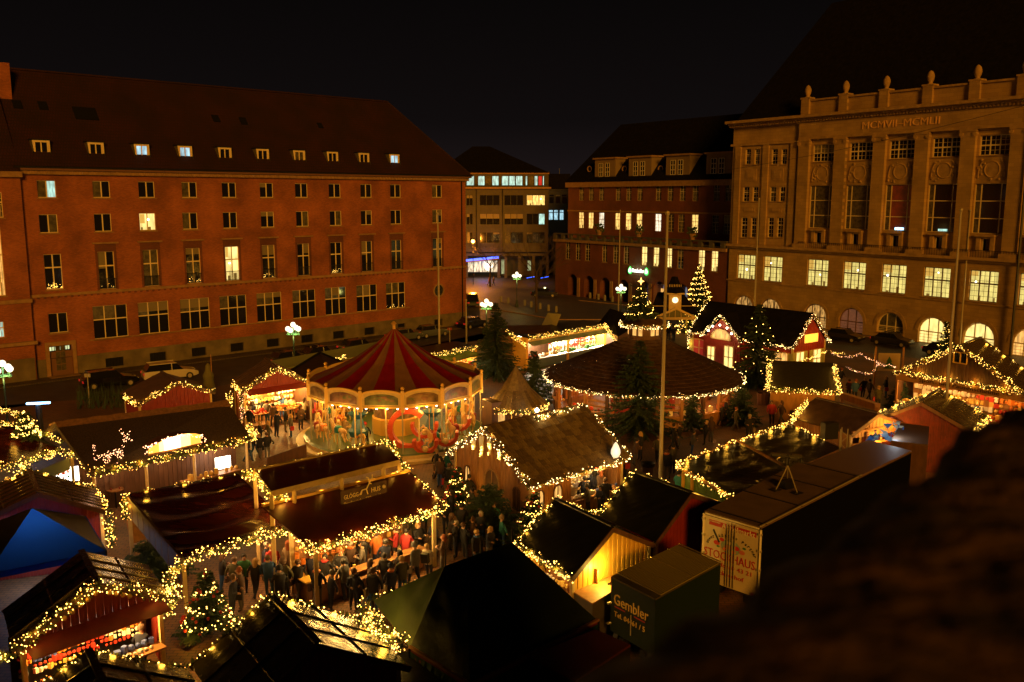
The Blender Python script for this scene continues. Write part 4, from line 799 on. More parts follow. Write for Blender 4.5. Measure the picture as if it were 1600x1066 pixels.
        goods(g, a_ - out * depth + d * .15, b2 - out * depth - d * .15, 1.0, (z1 or s.zE) - .15, rows, dx, size, pal)
        bw = B(); q0, q1 = a_ - out * (depth + .15), b2 - out * (depth + .15); bw.bar(q0 + Vector((0, 0, 1.3)), q1 + Vector((0, 0, 1.3)), .04, 2.5, backm or M_wood, up=(0, 0, 1)); bw.obj("back_shelf_wall", s.root)
        g.obj("goods", s.root, stuff=True)
        if lit:
            t = B(); zt_ = s.zE - .12; t.bar(a_.lerp(b2, .2) - out * .25 + Vector((0, 0, zt_)), a_.lerp(b2, .8) - out * .25 + Vector((0, 0, zt_)), .07, .07, M_tube); t.obj("tube_lamp", s.root)
        n = max(1, int(L_ / 2))
        for k in range(n): plight("stall_light", a_.lerp(b2, (k + .5) / n) - out * .35 + Vector((0, 0, s.zE - .35)), power * 2.6 / n, col, s.root, .15)
        if awn:
            b = B(); za = s.zE - .02; b.slab([Vector((a_.x, a_.y, za)) - out * .02, Vector((b2.x, b2.y, za)) - out * .02, Vector((b2.x, b2.y, za - .25)) + out * .9, Vector((a_.x, a_.y, za - .25)) + out * .9], .03, awn); b.obj("awning", s.root)

# ---------- S1 bauble stall
V = Vector
s1 = Stall("bauble_stall", "red gabled bauble stall at the lower left with brown sheet roof and lit ornament shelves", (20, 1016), (153, 911), (264, 931), (127, 861), 2.8, M_roofm, M_red, seams=.7, walls=(0, 1, 1, 1), overhang=.3)
s1.open(0, pal=(0, 1, 1, 1, 2, 3, 5), power=330, rows=8, dx=.16, size=.07, awn=M_red, backm=M_blk)
garland("garland outlining the gable of the red bauble stall", [s1.L, s1.A, s1.R], [s1.R, s1.R - V((0, 0, .7))], [s1.L + V((-.8, -.3, -.2)), s1.L], r=.24, dens=34, lp=8)
b = B()
for k in range(9):
    t = k / 8; p = s1.A.lerp(s1.L if k < 5 else s1.R, abs(k - 4) / 4 * .38 + .04) - V((0, 0, .42)) - s1.dv * .06; b = B(); b.sph(p + V((0, 0, .16)), .09, M_yel, 6, 4); b.obj("carved_scroll", s1.root)
# ---------- S2 stall at bottom edge
s2 = Stall("sheet_roofed_stall", "dark sheet roofed stall cut by the bottom edge left of centre", (55, 1075), (138, 1016), (292, 1044), (166, 1078), 2.8, M_roofm, M_woodd, seams=.8, ext=2)
garland("garland along the far gable of the stall at the bottom edge", [s2.L, s2.A, s2.R], r=.16, dens=15, lp=7)
# ---------- S3
s3 = Stall("glossy_roofed_stall", "shiny yellow-reflecting roofed stall at the bottom centre with red rear gable", (298, 1040), (422, 930), (556, 966), (497, 1005), 2.8, mat("shiny wet sheet", (.055, .045, .015), .22, var=.3, vscale=2, bump=.5, bscale=3, bdist=.06), M_red, seams=1.0)
garland("garland on the far gable of the shiny roofed stall at the bottom", [s3.L, s3.A, s3.R], r=.17, dens=20, lp=10)
garland("thick heap of lights hanging at the right corner of the shiny roofed stall", [P(567, 944, 3.0), P(592, 975, 3.0), P(630, 1008, 2.9)], [P(572, 975, 2.7), P(618, 1010, 2.5)], [P(562, 962, 3), P(590, 1005, 2.7)], r=.34, dens=42, lp=7)
# ---------- S4 green tent
g0 = T("green_tent", "large dark green tent canopy with tilted peaks at the bottom centre", "tent", P(770, 960) * 1.0)
r1_, r2_ = P(694, 884, 4.7), P(800, 847, 4.7); f1, f2 = P(582, 938, 2.7), P(836, 900, 2.7)
e1, e2, e3, e4 = P(640, 1012, 2.6), P(935, 970, 2.6), P(735, 1072, 2.6), P(870, 925, 2.9)
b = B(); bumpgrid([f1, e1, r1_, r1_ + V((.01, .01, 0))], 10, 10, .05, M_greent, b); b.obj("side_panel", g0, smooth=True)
b = B(); bumpgrid([e1, e3, r1_.lerp(r2_, .3), r1_], 10, 12, .09, M_greenshade, b); b.obj("front_panel", g0, smooth=True)
b = B(); bumpgrid([e3, e2, r2_, r1_.lerp(r2_, .3)], 16, 12, .10, M_greenshade, b); b.obj("front_panel", g0, smooth=True)
b = B(); bumpgrid([e2, e4, r2_, r2_ + V((.01, 0, 0))], 6, 8, .05, M_greenshade, b); b.obj("side_panel", g0, smooth=True)
b = B(); bumpgrid([f1, r1_, r2_, e4], 12, 8, .08, M_greenshade, b); b.obj("rear_panel", g0, smooth=True)
for k, (a_, b2) in enumerate(((e1, e3), (e3, e2))):
    b = B(); bumpgrid([a_ - V((0, 0, 1.6)), b2 - V((0, 0, 1.6)), b2 - V((0, 0, .1)), a_ - V((0, 0, .1))], 24, 6, .07, mat("dark green curtain", (.015, .07, .025), .8), b, fy=6); b.obj("curtain", g0)
    b = B(); n = 14
    for j in range(n):
        p, q = a_.lerp(b2, j / n), a_.lerp(b2, (j + 1) / n); b.face([p, q, q - V((0, 0, .18)), (p + q) / 2 - V((0, 0, .34)), p - V((0, 0, .18))], M_red)
    b.bar(a_ + V((0, 0, .04)), b2 + V((0, 0, .04)), .1, .08, M_wood); b.obj("valance", g0)
for p in (e1, e2, e3, f1): b = B(); b.cyl((p.x, p.y, 0), p, .05, .05, M_metal, 6); b.obj("tent_leg", g0)
for px, y0, y1 in ((696, 858, 884), (751, 838, 864), (800, 824, 847)):
    f_ = P(px, y1, 4.6); t = PV(px, y0, f_, V((0, 1, 0))); b = B(); b.cyl(f_, t, .035, .03, M_metal, 5); b.obj("tent_pole", g0)
garland("garland draped along the far edge of the green tent", [f1 + V((0, 0, .1)), P(672, 905, 3.3)], r=.15, dens=20, lp=9)
# ---------- blue tent
c0 = P(80, 850); g0 = T("blue_pavilion", "blue pop-up pavilion with grey panels near the left edge", "tent", (c0.x, c0.y, 0)); ap = P(50, 793, 3.7); pa, pb, pc_, pd = P(133, 806, 2.6), P(166, 860, 2.6), P(-20, 897, 2.6), P(-60, 835, 2.6)
gm = mat("grey canopy cloth", (.10, .085, .085), .7, var=.2, vscale=1)
for q, m in (((pc_, pb, ap), M_bluet), ((pb, pa, ap), gm), ((pd, pc_, ap), gm), ((pa, pd, ap), M_bluet)):
    b = B(); bumpgrid([q[0], q[1], q[2], q[2] + V((.01, 0, 0))], 8, 8, .04, m, b); b.obj("canopy_panel", g0, smooth=True)
b = B()
for q, p in ((pc_, pb), (pb, pa)): b.slab([q, p, p - V((0, 0, .25)), q - V((0, 0, .25))], .02, M_bluet)
b.obj("valance", g0)
for p in (pa, pb, pc_, pd): b = B(); b.cyl((p.x, p.y, 0), p, .04, .04, M_metal, 6); b.obj("tent_leg", g0)
plight("inner_glow", (ap.x, ap.y, 1.6), 130, (.5, .65, 1), g0, .3)
# ---------- S22 left stall above blue tent
s22 = Stall("ribbed_roof_stall", "ribbed brown roofed stall with red gable behind the blue pavilion", (-50, 822), (60, 769), (170, 798), (45, 734), 2.8, M_roofm, M_red, seams=.5)
garland("garland along the far roof edge of the ribbed roof stall by the left edge", [s22.L2, s22.A2, s22.R2, s22.R], r=.17, dens=18, lp=9)
garland("vertical garland at the red corner post behind the blue pavilion", [s22.R, V((s22.R.x, s22.R.y, 1.1))], r=.24, dens=36, lp=10)
# ---------- S21 far-left dark red tarp roof
g0 = T("tarp_roofed_bar", "dark red tarp roofed bar at the left edge with pale awning", "market stall", (*P(20, 760).xy, 0)); a1, a2, a3, a4 = P(-60, 678, 3.9), P(30, 668, 3.9), P(98, 705, 3.0), P(-60, 745, 3.0)
b = B(); b.slab([a1, a2, a3, a4], .08, M_tarpr); b.obj("roof_sheet", g0); b = B(); b.slab([P(-60, 655, 4), P(0, 665, 4), P(98, 702, 3.1), a2], .05, M_tarpb); b.obj("plastic_cover", g0)
b = B(); b.slab([P(-60, 775, 2.9), P(22, 752, 2.9), P(108, 715, 2.9), P(110, 733, 2.55), P(10, 775, 2.55), P(-60, 800, 2.55)], .03, mat("pale blue awning", (.20, .26, .24), .8)); b.obj("awning", g0)
b = B(); q0, q1 = P(10, 745, 2.9), P(112, 715, 2.9); b.bar((q1.x, q1.y, 0), q1, .12, .12, M_cream); b.obj("post", g0); b = B(); b.bar((q0.x, q0.y, 0), q0, .12, .12, M_cream); b.obj("post", g0)
b = B(); goods(b, P(88, 742, 1.9) - V((0, 0, .7)), P(110, 736, 1.9) - V((0, 0, .7)), 1.0, 2.0, 4); b.obj("goods", g0, stuff=True)
b = B(); bq = P(99, 737, 2.0); b.obox((bq.x, bq.y + .5, 1.3), 1.2, .1, .8, .3, M_tube); b.obj("light_box", g0); plight("stall_light", bq + V((0, 0, .2)), 40, WARM2, g0)
garland("garland along the front of the dark red tarp roof at the left edge", [P(-40, 740, 3.1), P(30, 722, 3.1), P(98, 702, 3.1)], [P(45, 722, 3.2), P(8, 762, 2.9)], r=.24, dens=32, lp=11)
garland("double garland over the small roof at the far left edge", [P(-30, 632, 4.2), P(25, 645, 4.1), P(52, 660, 4.0)], [P(-30, 655, 3.9), P(50, 668, 3.9), P(98, 690, 3.3)], r=.20, dens=20, lp=10)
# ---------- S15 thatched stall
g0 = T("thatched_stall", "long thatched mulled wine stall with glowing dormer sign left of the carousel", "market stall", (*P(260, 720).xy, 0))
ra, rb, fa, fb_ = P(86, 662, 4.5), P(356, 628, 4.5), P(143, 740, 2.9), P(392, 684, 2.9); bk = (ra + rb) / 2 - (fa + fb_) / 2; bk = V((bk.x, bk.y, 0))
for nm, q in (("thatch_front", (fa, fb_, rb, ra)), ("thatch_back", (ra, rb, rb + bk - V((0, 0, 1.6)), ra + bk - V((0, 0, 1.6))))): b = B(); b.slab(q, .22, M_thatch); b.obj(nm, g0)
b = B(); n = 16
for j in range(n):
    p, q = ra.lerp(rb, j / n), ra.lerp(rb, (j + 1) / n); u_ = V((0, 0, .10 + .03 * (j % 2))); fd = (fa - ra).normalized() * .5
    b.slab([p + fd, q + fd, q + u_, p + u_], .1, M_ridge); b.slab([p + u_, q + u_, q + bk * .3 - V((0, 0, .3)), p + bk * .3 - V((0, 0, .3))], .1, M_ridge)
b.obj("ridge_thatch", g0)
w0_, w1_ = fa + bk * .5, fb_ + bk * .5; b = B(); boards(b, (w0_.x, w0_.y, 0), (w1_.x, w1_.y, 0), .02, lambda f: 3.2, M_woodd); b.obj("back_wall", g0)
for t in (.02, .32, .62, .98): p = fa.lerp(fb_, t) + bk * .06; b = B(); b.obox((p.x, p.y, 0), .13, .13, 2.85, 0, M_cream); b.obj("post", g0)
b = B(); p, q = fa.lerp(fb_, .55) + bk * .12, fa.lerp(fb_, .93) + bk * .12; b.bar((p.x, p.y, .5), (q.x, q.y, .5), .5, 1.0, M_woodd); b.bar((p.x, p.y, 1.03), (q.x, q.y, 1.03), .7, .06, M_wood); b.obj("counter", g0)
b = B(); goods(b, V((p.x, p.y, 0)), V((q.x, q.y, 0)), 1.1, 1.25, 1, .3, .12, (0, 1, 3)); b.obj("goods", g0, stuff=True)
b = B(); p = fa.lerp(fb_, .84) + bk * .2; b.obox((p.x, p.y, 1.15), .9, .1, .7, .7, M_tube); b.obj("light_box", g0)
for t in (.2, .5, .84): p = fa.lerp(fb_, t) + bk * .22; plight("stall_light", (p.x, p.y, 2.2), 140 if t > .8 else 60, (1, .55, .25), g0)
sg = T("lit_dormer_sign", "glowing lens shaped sign on the thatched roof ringed by tiny lamps", "sign", P(272, 706, 3.5)); a_, b2 = P(232, 711, 3.55), P(314, 693, 3.55); up = V((0, 0, 1)); b = B(); b.bar(a_, b2, .12, .08, M_wood)
for k in range(10):
    t0, t1 = k / 10, (k + 1) / 10; h0, h1 = .30 + .55 * math.sin(math.pi * t0) ** .7 * .6 + .2 * t0, .30 + .55 * math.sin(math.pi * t1) ** .7 * .6 + .2 * t1
    p, q = a_.lerp(b2, t0), a_.lerp(b2, t1); m = M_lito if (k < 2 or k > 7) else M_tube
    b.face([p, q, q + up * h1, p + up * h0], mat("glowing sign amber", (.6, .3, .05), .5, emit=(1, .45, .06), strength=1.6) if (k < 2 or k > 7) else mat("glowing sign yellow", (1, .7, .3), .5, emit=(1, .62, .18), strength=3) if (k in (2, 6, 7)) else mat("glowing sign core", (1, .9, .7), .5, emit=(1, .82, .5), strength=5)); b.slab([p + up * h0, q + up * h1, q + up * h1 + bk * .2, p + up * h0 + bk * .2], .03, M_woodd)
b.obj("sign_face", sg); plight("sign_light", (a_ + b2) / 2 + V((.2, -.5, .35)), 45, (1, .55, .2), sg)
b = B()
for k in range(60): t = rnd(); e_ = ru(0, .9); p = a_.lerp(b2, t) + up * (.3 + .33 * math.sin(math.pi * t) + ru(.0, .15)); b.octa(p, .028, M_bulbr)
for k in range(14): b.octa(a_ + V((ru(-.3, .2), 0, ru(0, .5))), .028, M_bulbr); b.octa(b2 + V((ru(-.1, .3), 0, ru(0, .6))), .028, M_bulbr)
b.obj("edge_bulb", sg, stuff=True)
garland("long garland along the eave of the thatched stall", [P(98, 705, 3.1), P(128, 712, 3.0), P(145, 738, 2.95), fa.lerp(fb_, .06), fa.lerp(fb_, .35), fa.lerp(fb_, .7), fb_, P(396, 676, 2.9), P(388, 664, 2.9)], r=.26, dens=26, lp=13)
garland("garland hanging down at the right end of the thatched roof", [P(357, 615, 4.4), P(360, 655, 3.6), P(364, 676, 3.1), P(356, 678, 3.1)], r=.2, dens=24, lp=8)
rd_ = T("lit_reindeer", "wire reindeer outlined in rosy lamps on the thatched roof", "light figure", P(180, 705, 3.4)); b = B(); f_ = B(); nn = (fb_ - fa).normalized(); o = P(181, 722, 3.35)
def sp(x, y): return o + nn * x + V((0, 0, y))
sk = [[(-.6, 0), (-.5, .55), (.35, .6), (.6, 1.1)], [(-.35, 0), (-.35, .55)], [(.3, 0), (.35, .6)], [(.15, 0), (.2, .55)], [(.6, 1.1), (.9, 1.0)], [(.6, 1.1), (.5, 1.5), (.35, 1.6)], [(.6, 1.1), (.85, 1.45)], [(-.5, .4), (.3, .42)], [(-1.0, .7), (-1.1, 1.1)], [(-1.1, .4), (-.6, .5)]]
for l in sk:
    f_.tube([sp(*p) for p in l], .02, M_metal, 4)
    for p, q in zip(l, l[1:]):
        p, q = sp(*p), sp(*q)
        for k in range(int((q - p).length * 22)): b.octa(p.lerp(q, rnd()) + V((ru(-.09, .09), ru(-.09, .09), ru(-.09, .09))), .02, M_bulbr)
f_.obj("wire_frame", rd_); b.obj("bulb", rd_, stuff=True); plight("bulb_light", sp(0, .7) + V((0, -.4, 0)), 9, (1, .5, .25), rd_)
# ---------- S16 / S17 red gabled stalls
s16 = Stall("red_gable_stall", "small brown roofed stall with orange red gable behind the thatched roof", (213, 632), (280, 597), (336, 612), (252, 581), 2.7, M_roofw, M_red, walls=(1, 1, 1, 1))
garland("garland on the gable of the small stall behind the thatched roof", [s16.L2.lerp(s16.L, .3), s16.L, s16.A, s16.R], r=.2, dens=22, lp=13)
s17 = Stall("red_gable_stall", "red gabled stall with busy lit counter left of the carousel", (377, 612), (433, 575), (482, 596), (414, 561), 2.9, M_roofw, M_red, walls=(0, 1, 1, 1), seams=.5)
s17.open(0, pal=(0, 1, 1, 3, 2), power=480, rows=4, size=.12, dx=.26, awn=M_red)
garland("garland on the gable of the busy red stall left of the carousel", [s17.L2.lerp(s17.L, .1), s17.L, s17.A, s17.R, s17.R - V((0, 0, .5))], r=.2, dens=22, lp=13)
garland("garland running down the left corner of the busy red stall", [s17.L, V((s17.L.x, s17.L.y, .9)), V((s17.L.x - .5, s17.L.y - .6, .6))], r=.22, dens=24, lp=8, m=M_bulbr)
# ---------- S14 mulled wine house (dark red roofs)
g0 = T("mulled_wine_house", "big bar with dark red sheet roofs and raised centre at left centre", "market stall", (*P(500, 850).xy, 0))
t1, t2, t3, t4, t5 = P(198, 772, 3.6), P(372, 740, 3.6), P(426, 790, 3.5), P(456, 824, 3.0), P(284, 872, 3.0)
b = B(); bumpgrid([t5, t4, t2, t1], 60, 60, .15, M_tarpr, b, fx=4.5); b.obj("tarp_roof", g0, smooth=True)
b = B(); 
b.bar(t1 - V((0, 0, .1)), t5 - V((0, 0, .1)), .1, .2, M_woodd); b.obj("edge_board", g0)
for k in range(9):
    p, q = t1.lerp(t5, (k + .05) / 9), t1.lerp(t5, (k + .95) / 9); b = B(); b.slab([p - V((0, 0, .2)), q - V((0, 0, .2)), q - V((0, 0, 1.0)), p - V((0, 0, 1.0))], .03, M_woodd); b.obj("side_panel", g0)
u1_, u2_, u3_, u4_ = P(484, 856, 2.8), P(696, 791, 2.8), P(640, 737, 3.9), P(410, 792, 3.9)
b = B(); b.slab([u1_, u2_, u3_, u4_], .08, M_tarpr2)
b.obj("front_roof", g0); b = B(); b.bar(u4_ + V((0, 0, .06)), u3_ + V((0, 0, .06)), .16, .12, M_gold); b.obj("ridge_board", g0)
v1, v2, v3, v4 = P(424, 767, 4.6), P(624, 718, 4.6), P(597, 692, 4.9), P(398, 735, 4.9)
b = B(); b.slab([v1, v2, v3, v4], .07, M_tarpr2); b.obj("raised_roof", g0)
b = B(); b.bar(v1 - V((0, 0, .14)), v2 - V((0, 0, .14)), .06, .26, M_cream); b.bar(v4 + V((0, 0, .02)), v3 + V((0, 0, .02)), .14, .08, M_cream); b.obj("fascia", g0)
for t in (.0, .16, .52, .86, 1.): p = v1.lerp(v2, t); b = B(); b.bar((p.x, p.y, 0), p - V((0, 0, .2)), .16, .16, M_cream); b.obj("post", g0)
for t in (0, 1): p = v4.lerp(v3, t); b = B(); b.bar((p.x, p.y, 0), p, .14, .14, M_cream); b.obj("post", g0)
for p in (u1_.lerp(u2_, .03), u1_.lerp(u2_, .9), t4.lerp(t5, .02), t5, t1): b = B(); b.obox((p.x, p.y + .15, 0), .16, .16, p.z - .12, .5, M_cream); b.obj("post", g0)
b = B(); k1, k2 = u1_.lerp(u2_, .05), u1_.lerp(u2_, .85); inn = V((-(k2 - k1).y, (k2 - k1).x, 0)).normalized()
k1, k2 = V((k1.x, k1.y, 0)) + inn * .35, V((k2.x, k2.y, 0)) + inn * .35; boards(b, k1, k2, .02, lambda f: .95, M_wood, .3); b.bar(k1 + V((0, 0, 1.0)), k2 + V((0, 0, 1.0)), .6, .06, M_wood); b.obj("counter", g0)
b = B(); k3 = V((t4.x, t4.y, 0)) + inn * .2; b.bar(k1 + V((0, 0, 1.0)) + inn * .2, k3 + V((0, 0, 1.0)), .5, .06, M_yel); boards(b, k1 + inn * .2, k3, .02, lambda f: .95, M_wood, .3); b.obj("counter", g0)
b = B(); goods(b, k1 + inn * .1, k2 + inn * .1, 1.06, 1.2, 1, .8, .06, (1, 3, 0)); goods(b, k1 + inn * 1.6, k2 + inn * 1.6, 1.2, 2.2, 3, .3, .1, (1, 2, 3)); b.obj("goods", g0, stuff=True)
b = B(); boards(b, k1 + inn * 1.9, k2 + inn * 1.9, .02, lambda f: 2.7, M_wood, .3); b.obj("inner_wall", g0)
for t in (.1, .35, .6, .85): p = k1.lerp(k2, t); plight("stall_light", p + V((0, 0, 2.4)) - inn * .1, 150, (1, .58, .16), g0)
p = P(590, 745, 3.3); 
for q in (P(450, 800, 3.2), P(330, 850, 2.4), P(400, 835, 2.4)): plight("stall_light", q, 120, (1, .5, .15), g0)
garland("garland on the eave of the dark red roofed bar facing the crowd", [P(696, 791, 2.9), P(590, 825, 2.85), P(484, 858, 2.8), P(478, 850, 2.9), P(458, 822, 3.0), P(370, 848, 2.95), P(286, 874, 2.95)], r=.24, dens=40, lp=9, bulb=.025)
garland("garland on the right edge of the dark red roofed bar", [u2_, u3_, P(628, 722, 4.3), P(610, 690, 4.9), v3, P(540, 703, 4.9)], r=.2, dens=22, lp=8)
garland("garland on the far edges of the dark red roofed bar", [P(540, 703, 4.9), v4 + V((0, .1, 0))], [t2, t1, P(194, 788, 3.4), P(196, 806, 2.9)], r=.13, dens=10, lp=7)
garland("bunch of lights between tarp roof and raised red roof", [P(378, 738, 4.8), P(404, 742, 4.7), P(416, 762, 4.5), P(430, 776, 4.2)], [P(430, 776, 4.2), P(450, 772, 4.2)], r=.24, dens=44, lp=26)
garland("bulb string under the raised red roof", [u4_ + V((0, 0, .12)), u3_ + V((0, 0, .12))], r=.05, dens=4, lp=5, fol=.1)
garland("hanging garland at the far left corner of the tarp roof", [t1, P(196, 812, 2.6)], r=.24, dens=36, lp=8)
garland("garland at the front left corner post of the tarp roof", [P(286, 874, 2.95), P(262, 900, 2.9), P(278, 935, 2.8)], r=.28, dens=30, lp=8)
# sign GLOEGG HUS on the roof
sa, sb, sz = P(533, 794, 3.35), P(604, 775, 3.35), .0; ud = (sb - sa).normalized(); s0 = T("name_board", "brown wooden name board with reindeer standing on the dark red roof", "sign", (sa + sb) / 2)
nv = ud.cross(V((0, 0, 1))); b = B(); b.hexa([sa - nv * .03, sb - nv * .03, sb + nv * .03, sa + nv * .03] + [p + V((0, 0, .78)) for p in (sa - nv * .03, sb - nv * .03, sb + nv * .03, sa + nv * .03)], M_woodd); b.obj("board", s0)
for t in (.15, .88): p = sa.lerp(sb, t); b = B(); b.bar(p - V((0, 0, .3)), p + V((0, 0, .05)), .06, .06, M_cream); b.obj("leg", s0)
ml = mat("yellow lettering", (.75, .5, .1), .5, emit=(.5, .28, .03), strength=.25); W = (sb - sa).length; f_ = nv * (.05 if nv.y < 0 else -.05)
text("lettering", s0, "GLÖGG", sa + ud * W * .21 + V((0, 0, .48)) + f_, ud, (0, 0, 1), W * .31, ml, h=.24); text("lettering", s0, "HUS", sa + ud * W * .75 + V((0, 0, .48)) + f_, ud, (0, 0, 1), W * .2, ml, h=.22)
text("lettering", s0, "Skandinavisches Glühwein Haus", sa + ud * W * .5 + V((0, 0, .16)) + f_, ud, (0, 0, 1), W * .9, ml, h=.13)
b = B(); c = sa + ud * W * .5 + V((0, 0, .5)) + f_ * 1.5
for l in ([(-.2, -.1), (-.15, .1), (.1, .12), (.25, .35)], [(.08, .1), (.15, -.15)], [(-.15, .1), (-.28, -.1)], [(.25, .35), (.2, .6), (.1, .65)], [(.25, .35), (.4, .55), (.55, .5)], [(.4, .55), (.42, .7)], [(.25, .35), (.36, .3)]): b.tube([c + ud * x + V((0, 0, y)) for x, y in l], .028, ml, 5)
b.sph(sa + ud * W * .93 + V((0, 0, .5)) + f_, .09, ml, 6, 4); b.obj("reindeer_figure", s0)
b = B(); dk = [P(420, 838), P(480, 850), P(690, 860), P(600, 905), P(470, 925), P(370, 880)]; b.face([p + V((0, 0, .10)) for p in dk], M_deck)
for p, q in zip(dk, dk[1:] + dk[:1]): b.face([p, q, q + V((0, 0, .1)), p + V((0, 0, .1))], M_woodd)
struct(b.obj("plank_deck"))
# ---------- S12 shingled hut
s = Stall("shingled_hut", "wooden hut with mossy shingle roof and white icicle boards in its gable at the centre", (700, 707), (757, 667), (828, 760), (912, 632), 2.6, M_woodd, M_wood, walls=(1, 1, 0, 1), overhang=.35)
s12 = s
def shingles(s, A, A2, E, E2, rows, per):
    A, A2, E, E2 = [V(p) for p in (A, A2, E, E2)]; n = (A2 - A).cross(E - A).normalized(); n = n if n.z > 0 else -n; meshes = []
    dwn = (E - A); L_ = dwn.length / rows; W_ = (A2 - A).length / per; dn = dwn.normalized(); al = (A2 - A).normalized(); cnt = 0
    for v in range(4):
        for m in M_shing:
            b = B(); w2 = W_ * (.46, .48, .44, .49)[v]; l2 = L_ * (1.18, 1.25, 1.1, 1.3)[v]; t = .035
            q = [-al * w2, al * w2, al * w2 + dn * l2, -al * w2 + dn * l2]; b.hexa([p for p in q] + [p + n * (t if k < 2 else t * 1.6) for k, p in enumerate(q)], m); o = b.obj("shingle", None, origin=(0, 0, 0)); meshes.append(o.data); bpy.data.objects.remove(o)
    for r_ in range(rows):
        for c in range(per):
            p = A.lerp(A2, (c + .5 + .25 * (r_ % 2)) / (per + .25)) + dn * (L_ * r_) + n * (.015 + .03) + dn * ru(-.04, .04)
            o = bpy.data.objects.new("shingle", random.choice(meshes)); COL.objects.link(o); o.parent = s.root; o.location = p - org(s.root); cnt += 1
shingles(s, s.A, s.A2, s.R, s.R2, 9, 24)
shingles(s, s.A, s.A2, s.L, s.L2, 5, 14)
gw = (s.R - s.L).normalized(); out = -s.dv; mw = mat("white cut out board", (.75, .68, .5), .6)
for t, h in ((.30, .55), (.40, 1.15), (.50, 1.3), (.62, .95), (.73, .5)):
    p = s.L.lerp(s.R, t); fr = 1 - abs(t - .5) * 2 * .9; z = s.zE + (s.zr - s.zE) * fr - .25; b = B(); x = V((p.x, p.y, 0)) + out * -.27
    pts = [(-.22, 0), (.22, 0), (.16, -h * .4), (.22, -h * .6), (.05, -h), (-.12, -h * .8), (-.2, -h * .5)]; f = [x + gw * a_ + V((0, 0, z + c)) + out * .06 for a_, c in pts]; b.face(f, mw); b.face([q - out * .05 for q in f][::-1], mw)
    for k in range(7): b.face([f[k], f[(k + 1) % 7], f[(k + 1) % 7] - out * .05, f[k] - out * .05], mw)
    b.obj("icicle_board", s.root)
    g = B()
    for k in range(16): g.octa(x + out * .1 + gw * ru(-.1, .1) + V((0, 0, z - h * ru(.5, 1.05))), .03, M_bulb)
    g.obj("board_lights", s.root, stuff=True)
def arch_part(s, name, p, al, out, w_, h, z0, m, fm, t=.08):
    b = B(); r = w_ / 2; pts = [(-r, z0), (r, z0)] + [(r * math.cos(math.pi * k / 8), z0 + h - r + r * math.sin(math.pi * k / 8)) for k in range(9)]
    b.face([p + al * x + V((0, 0, z)) + out * (t * .5) for x, z in pts], m); q = pts + pts[:1]
    for (x, z), (x2, z2) in zip(q, q[1:]): b.bar(p + al * x + V((0, 0, z)) + out * t, p + al * x2 + V((0, 0, z2)) + out * t, .07, .07, fm)
    b.bar(p + V((0, 0, z0)) + out * t, p + V((0, 0, z0 + h)) + out * t, .05, .05, fm); return b.obj(name, s.root)
c1, c2, c3, c4 = s.c
arch_part(s, "arched_door", c1.lerp(c2, .52), gw, out, 1.3, 2.4, .1, M_woodd, M_trim); arch_part(s, "arched_window", c1.lerp(c2, .18), gw, out, .5, .95, 1.2, M_lito, M_woodd); arch_part(s, "arched_window", c1.lerp(c2, .84), gw, out, .55, 1.2, .9, M_woodd, M_woodd)
sd = (c3 - c2).normalized(); so = V((sd.y, -sd.x, 0)); so = so if so.dot(c2 - c1) > 0 else -so
for q0_, q1_ in ((c2, c2.lerp(c3, .42)), (c2.lerp(c3, .95), c3), (c4, c1)): b = B(); boards(b, q0_, q1_, .02, lambda f: 2.8, M_wood); b.obj("side_wall", s.root)
for t in (.08, .27): arch_part(s, "arched_window", c2.lerp(c3, t), sd, so, .6, 1.0, 1.1, M_lito, M_woodd)
q0, q1 = c2.lerp(c3, .43), c2.lerp(c3, .94); b = B(); b.bar(q0 + V((0, 0, .95)), q1 + V((0, 0, .95)), .7, .08, M_wood); boards(b, q0, q1, .02, lambda f: .9, M_wood); b.obj("counter", s.root)
b = B(); goods(b, q0 + so * .1, q1 + so * .1, 1.05, 1.2, 1, .22, .1); goods(b, q0 - so * 1.2, q1 - so * 1.2, 1.0, 2.5, 5, .26, .1, (1, 0, 2, 3)); goods(b, q0, q1, 2.2, 2.5, 1, .3, .14, (1, 0, 3)); b.obj("goods", s.root, stuff=True)
b = B(); b.bar(q0 - so * 1.4 + V((0, 0, 1.3)), q1 - so * 1.4 + V((0, 0, 1.3)), .04, 2.6, M_cream); b.obj("back_shelf_wall", s.root)
b = B(); b.bar(q0 - so * .2 + V((0, 0, 2.62)), q1 - so * .2 + V((0, 0, 2.62)), .07, .07, M_tube); b.obj("tube_lamp", s.root)
for t in (.2, .5, .8): plight("stall_light", q0.lerp(q1, t) + V((0, 0, 2.35)), 200, WARM2, s.root)
GC = (1, .80, .42)
M_bulbw = mat("pale warm bulb", (1, .9, .7), .3, emit=(1, .68, .26), strength=11)
garland("garland around the shingled hut's gable and eaves", [s.L, s.A, s.R, s.R2], [P(836, 654, s.zr), s.A2, s.R2], r=.20, dens=24, lp=10, m=M_bulbw, col=(1, .55, .12))
def fill(q, k): plight("bulb_light", q, k, WARM)
# balloon lamp on the roof edge
q = P(962, 704, 3.3); r = T("balloon_lamp", "white glowing pear shaped lamp on the eave of the shingled hut", "lamp", q); b = B(); b.lathe(q, [(.02, -.42), (.17, -.36), (.27, -.15), (.25, .05), (.14, .3), (.07, .42), (.02, .46)], mat("balloon lamp glass", (1, 1, 1), .4, emit=(1, .90, .66), strength=.8), 12); b.obj("balloon", r, smooth=True); b = B(); b.tube([q + V((-.5 - .35 * math.cos(t), 0, .35 + .6 * math.sin(t))) for t in [k * .5 for k in range(8)]], .025, M_blk, 4); b.obj("wire_hoop", r); plight("lamp_light", q + V((0, -.7, .1)), 25, WARM2, r)
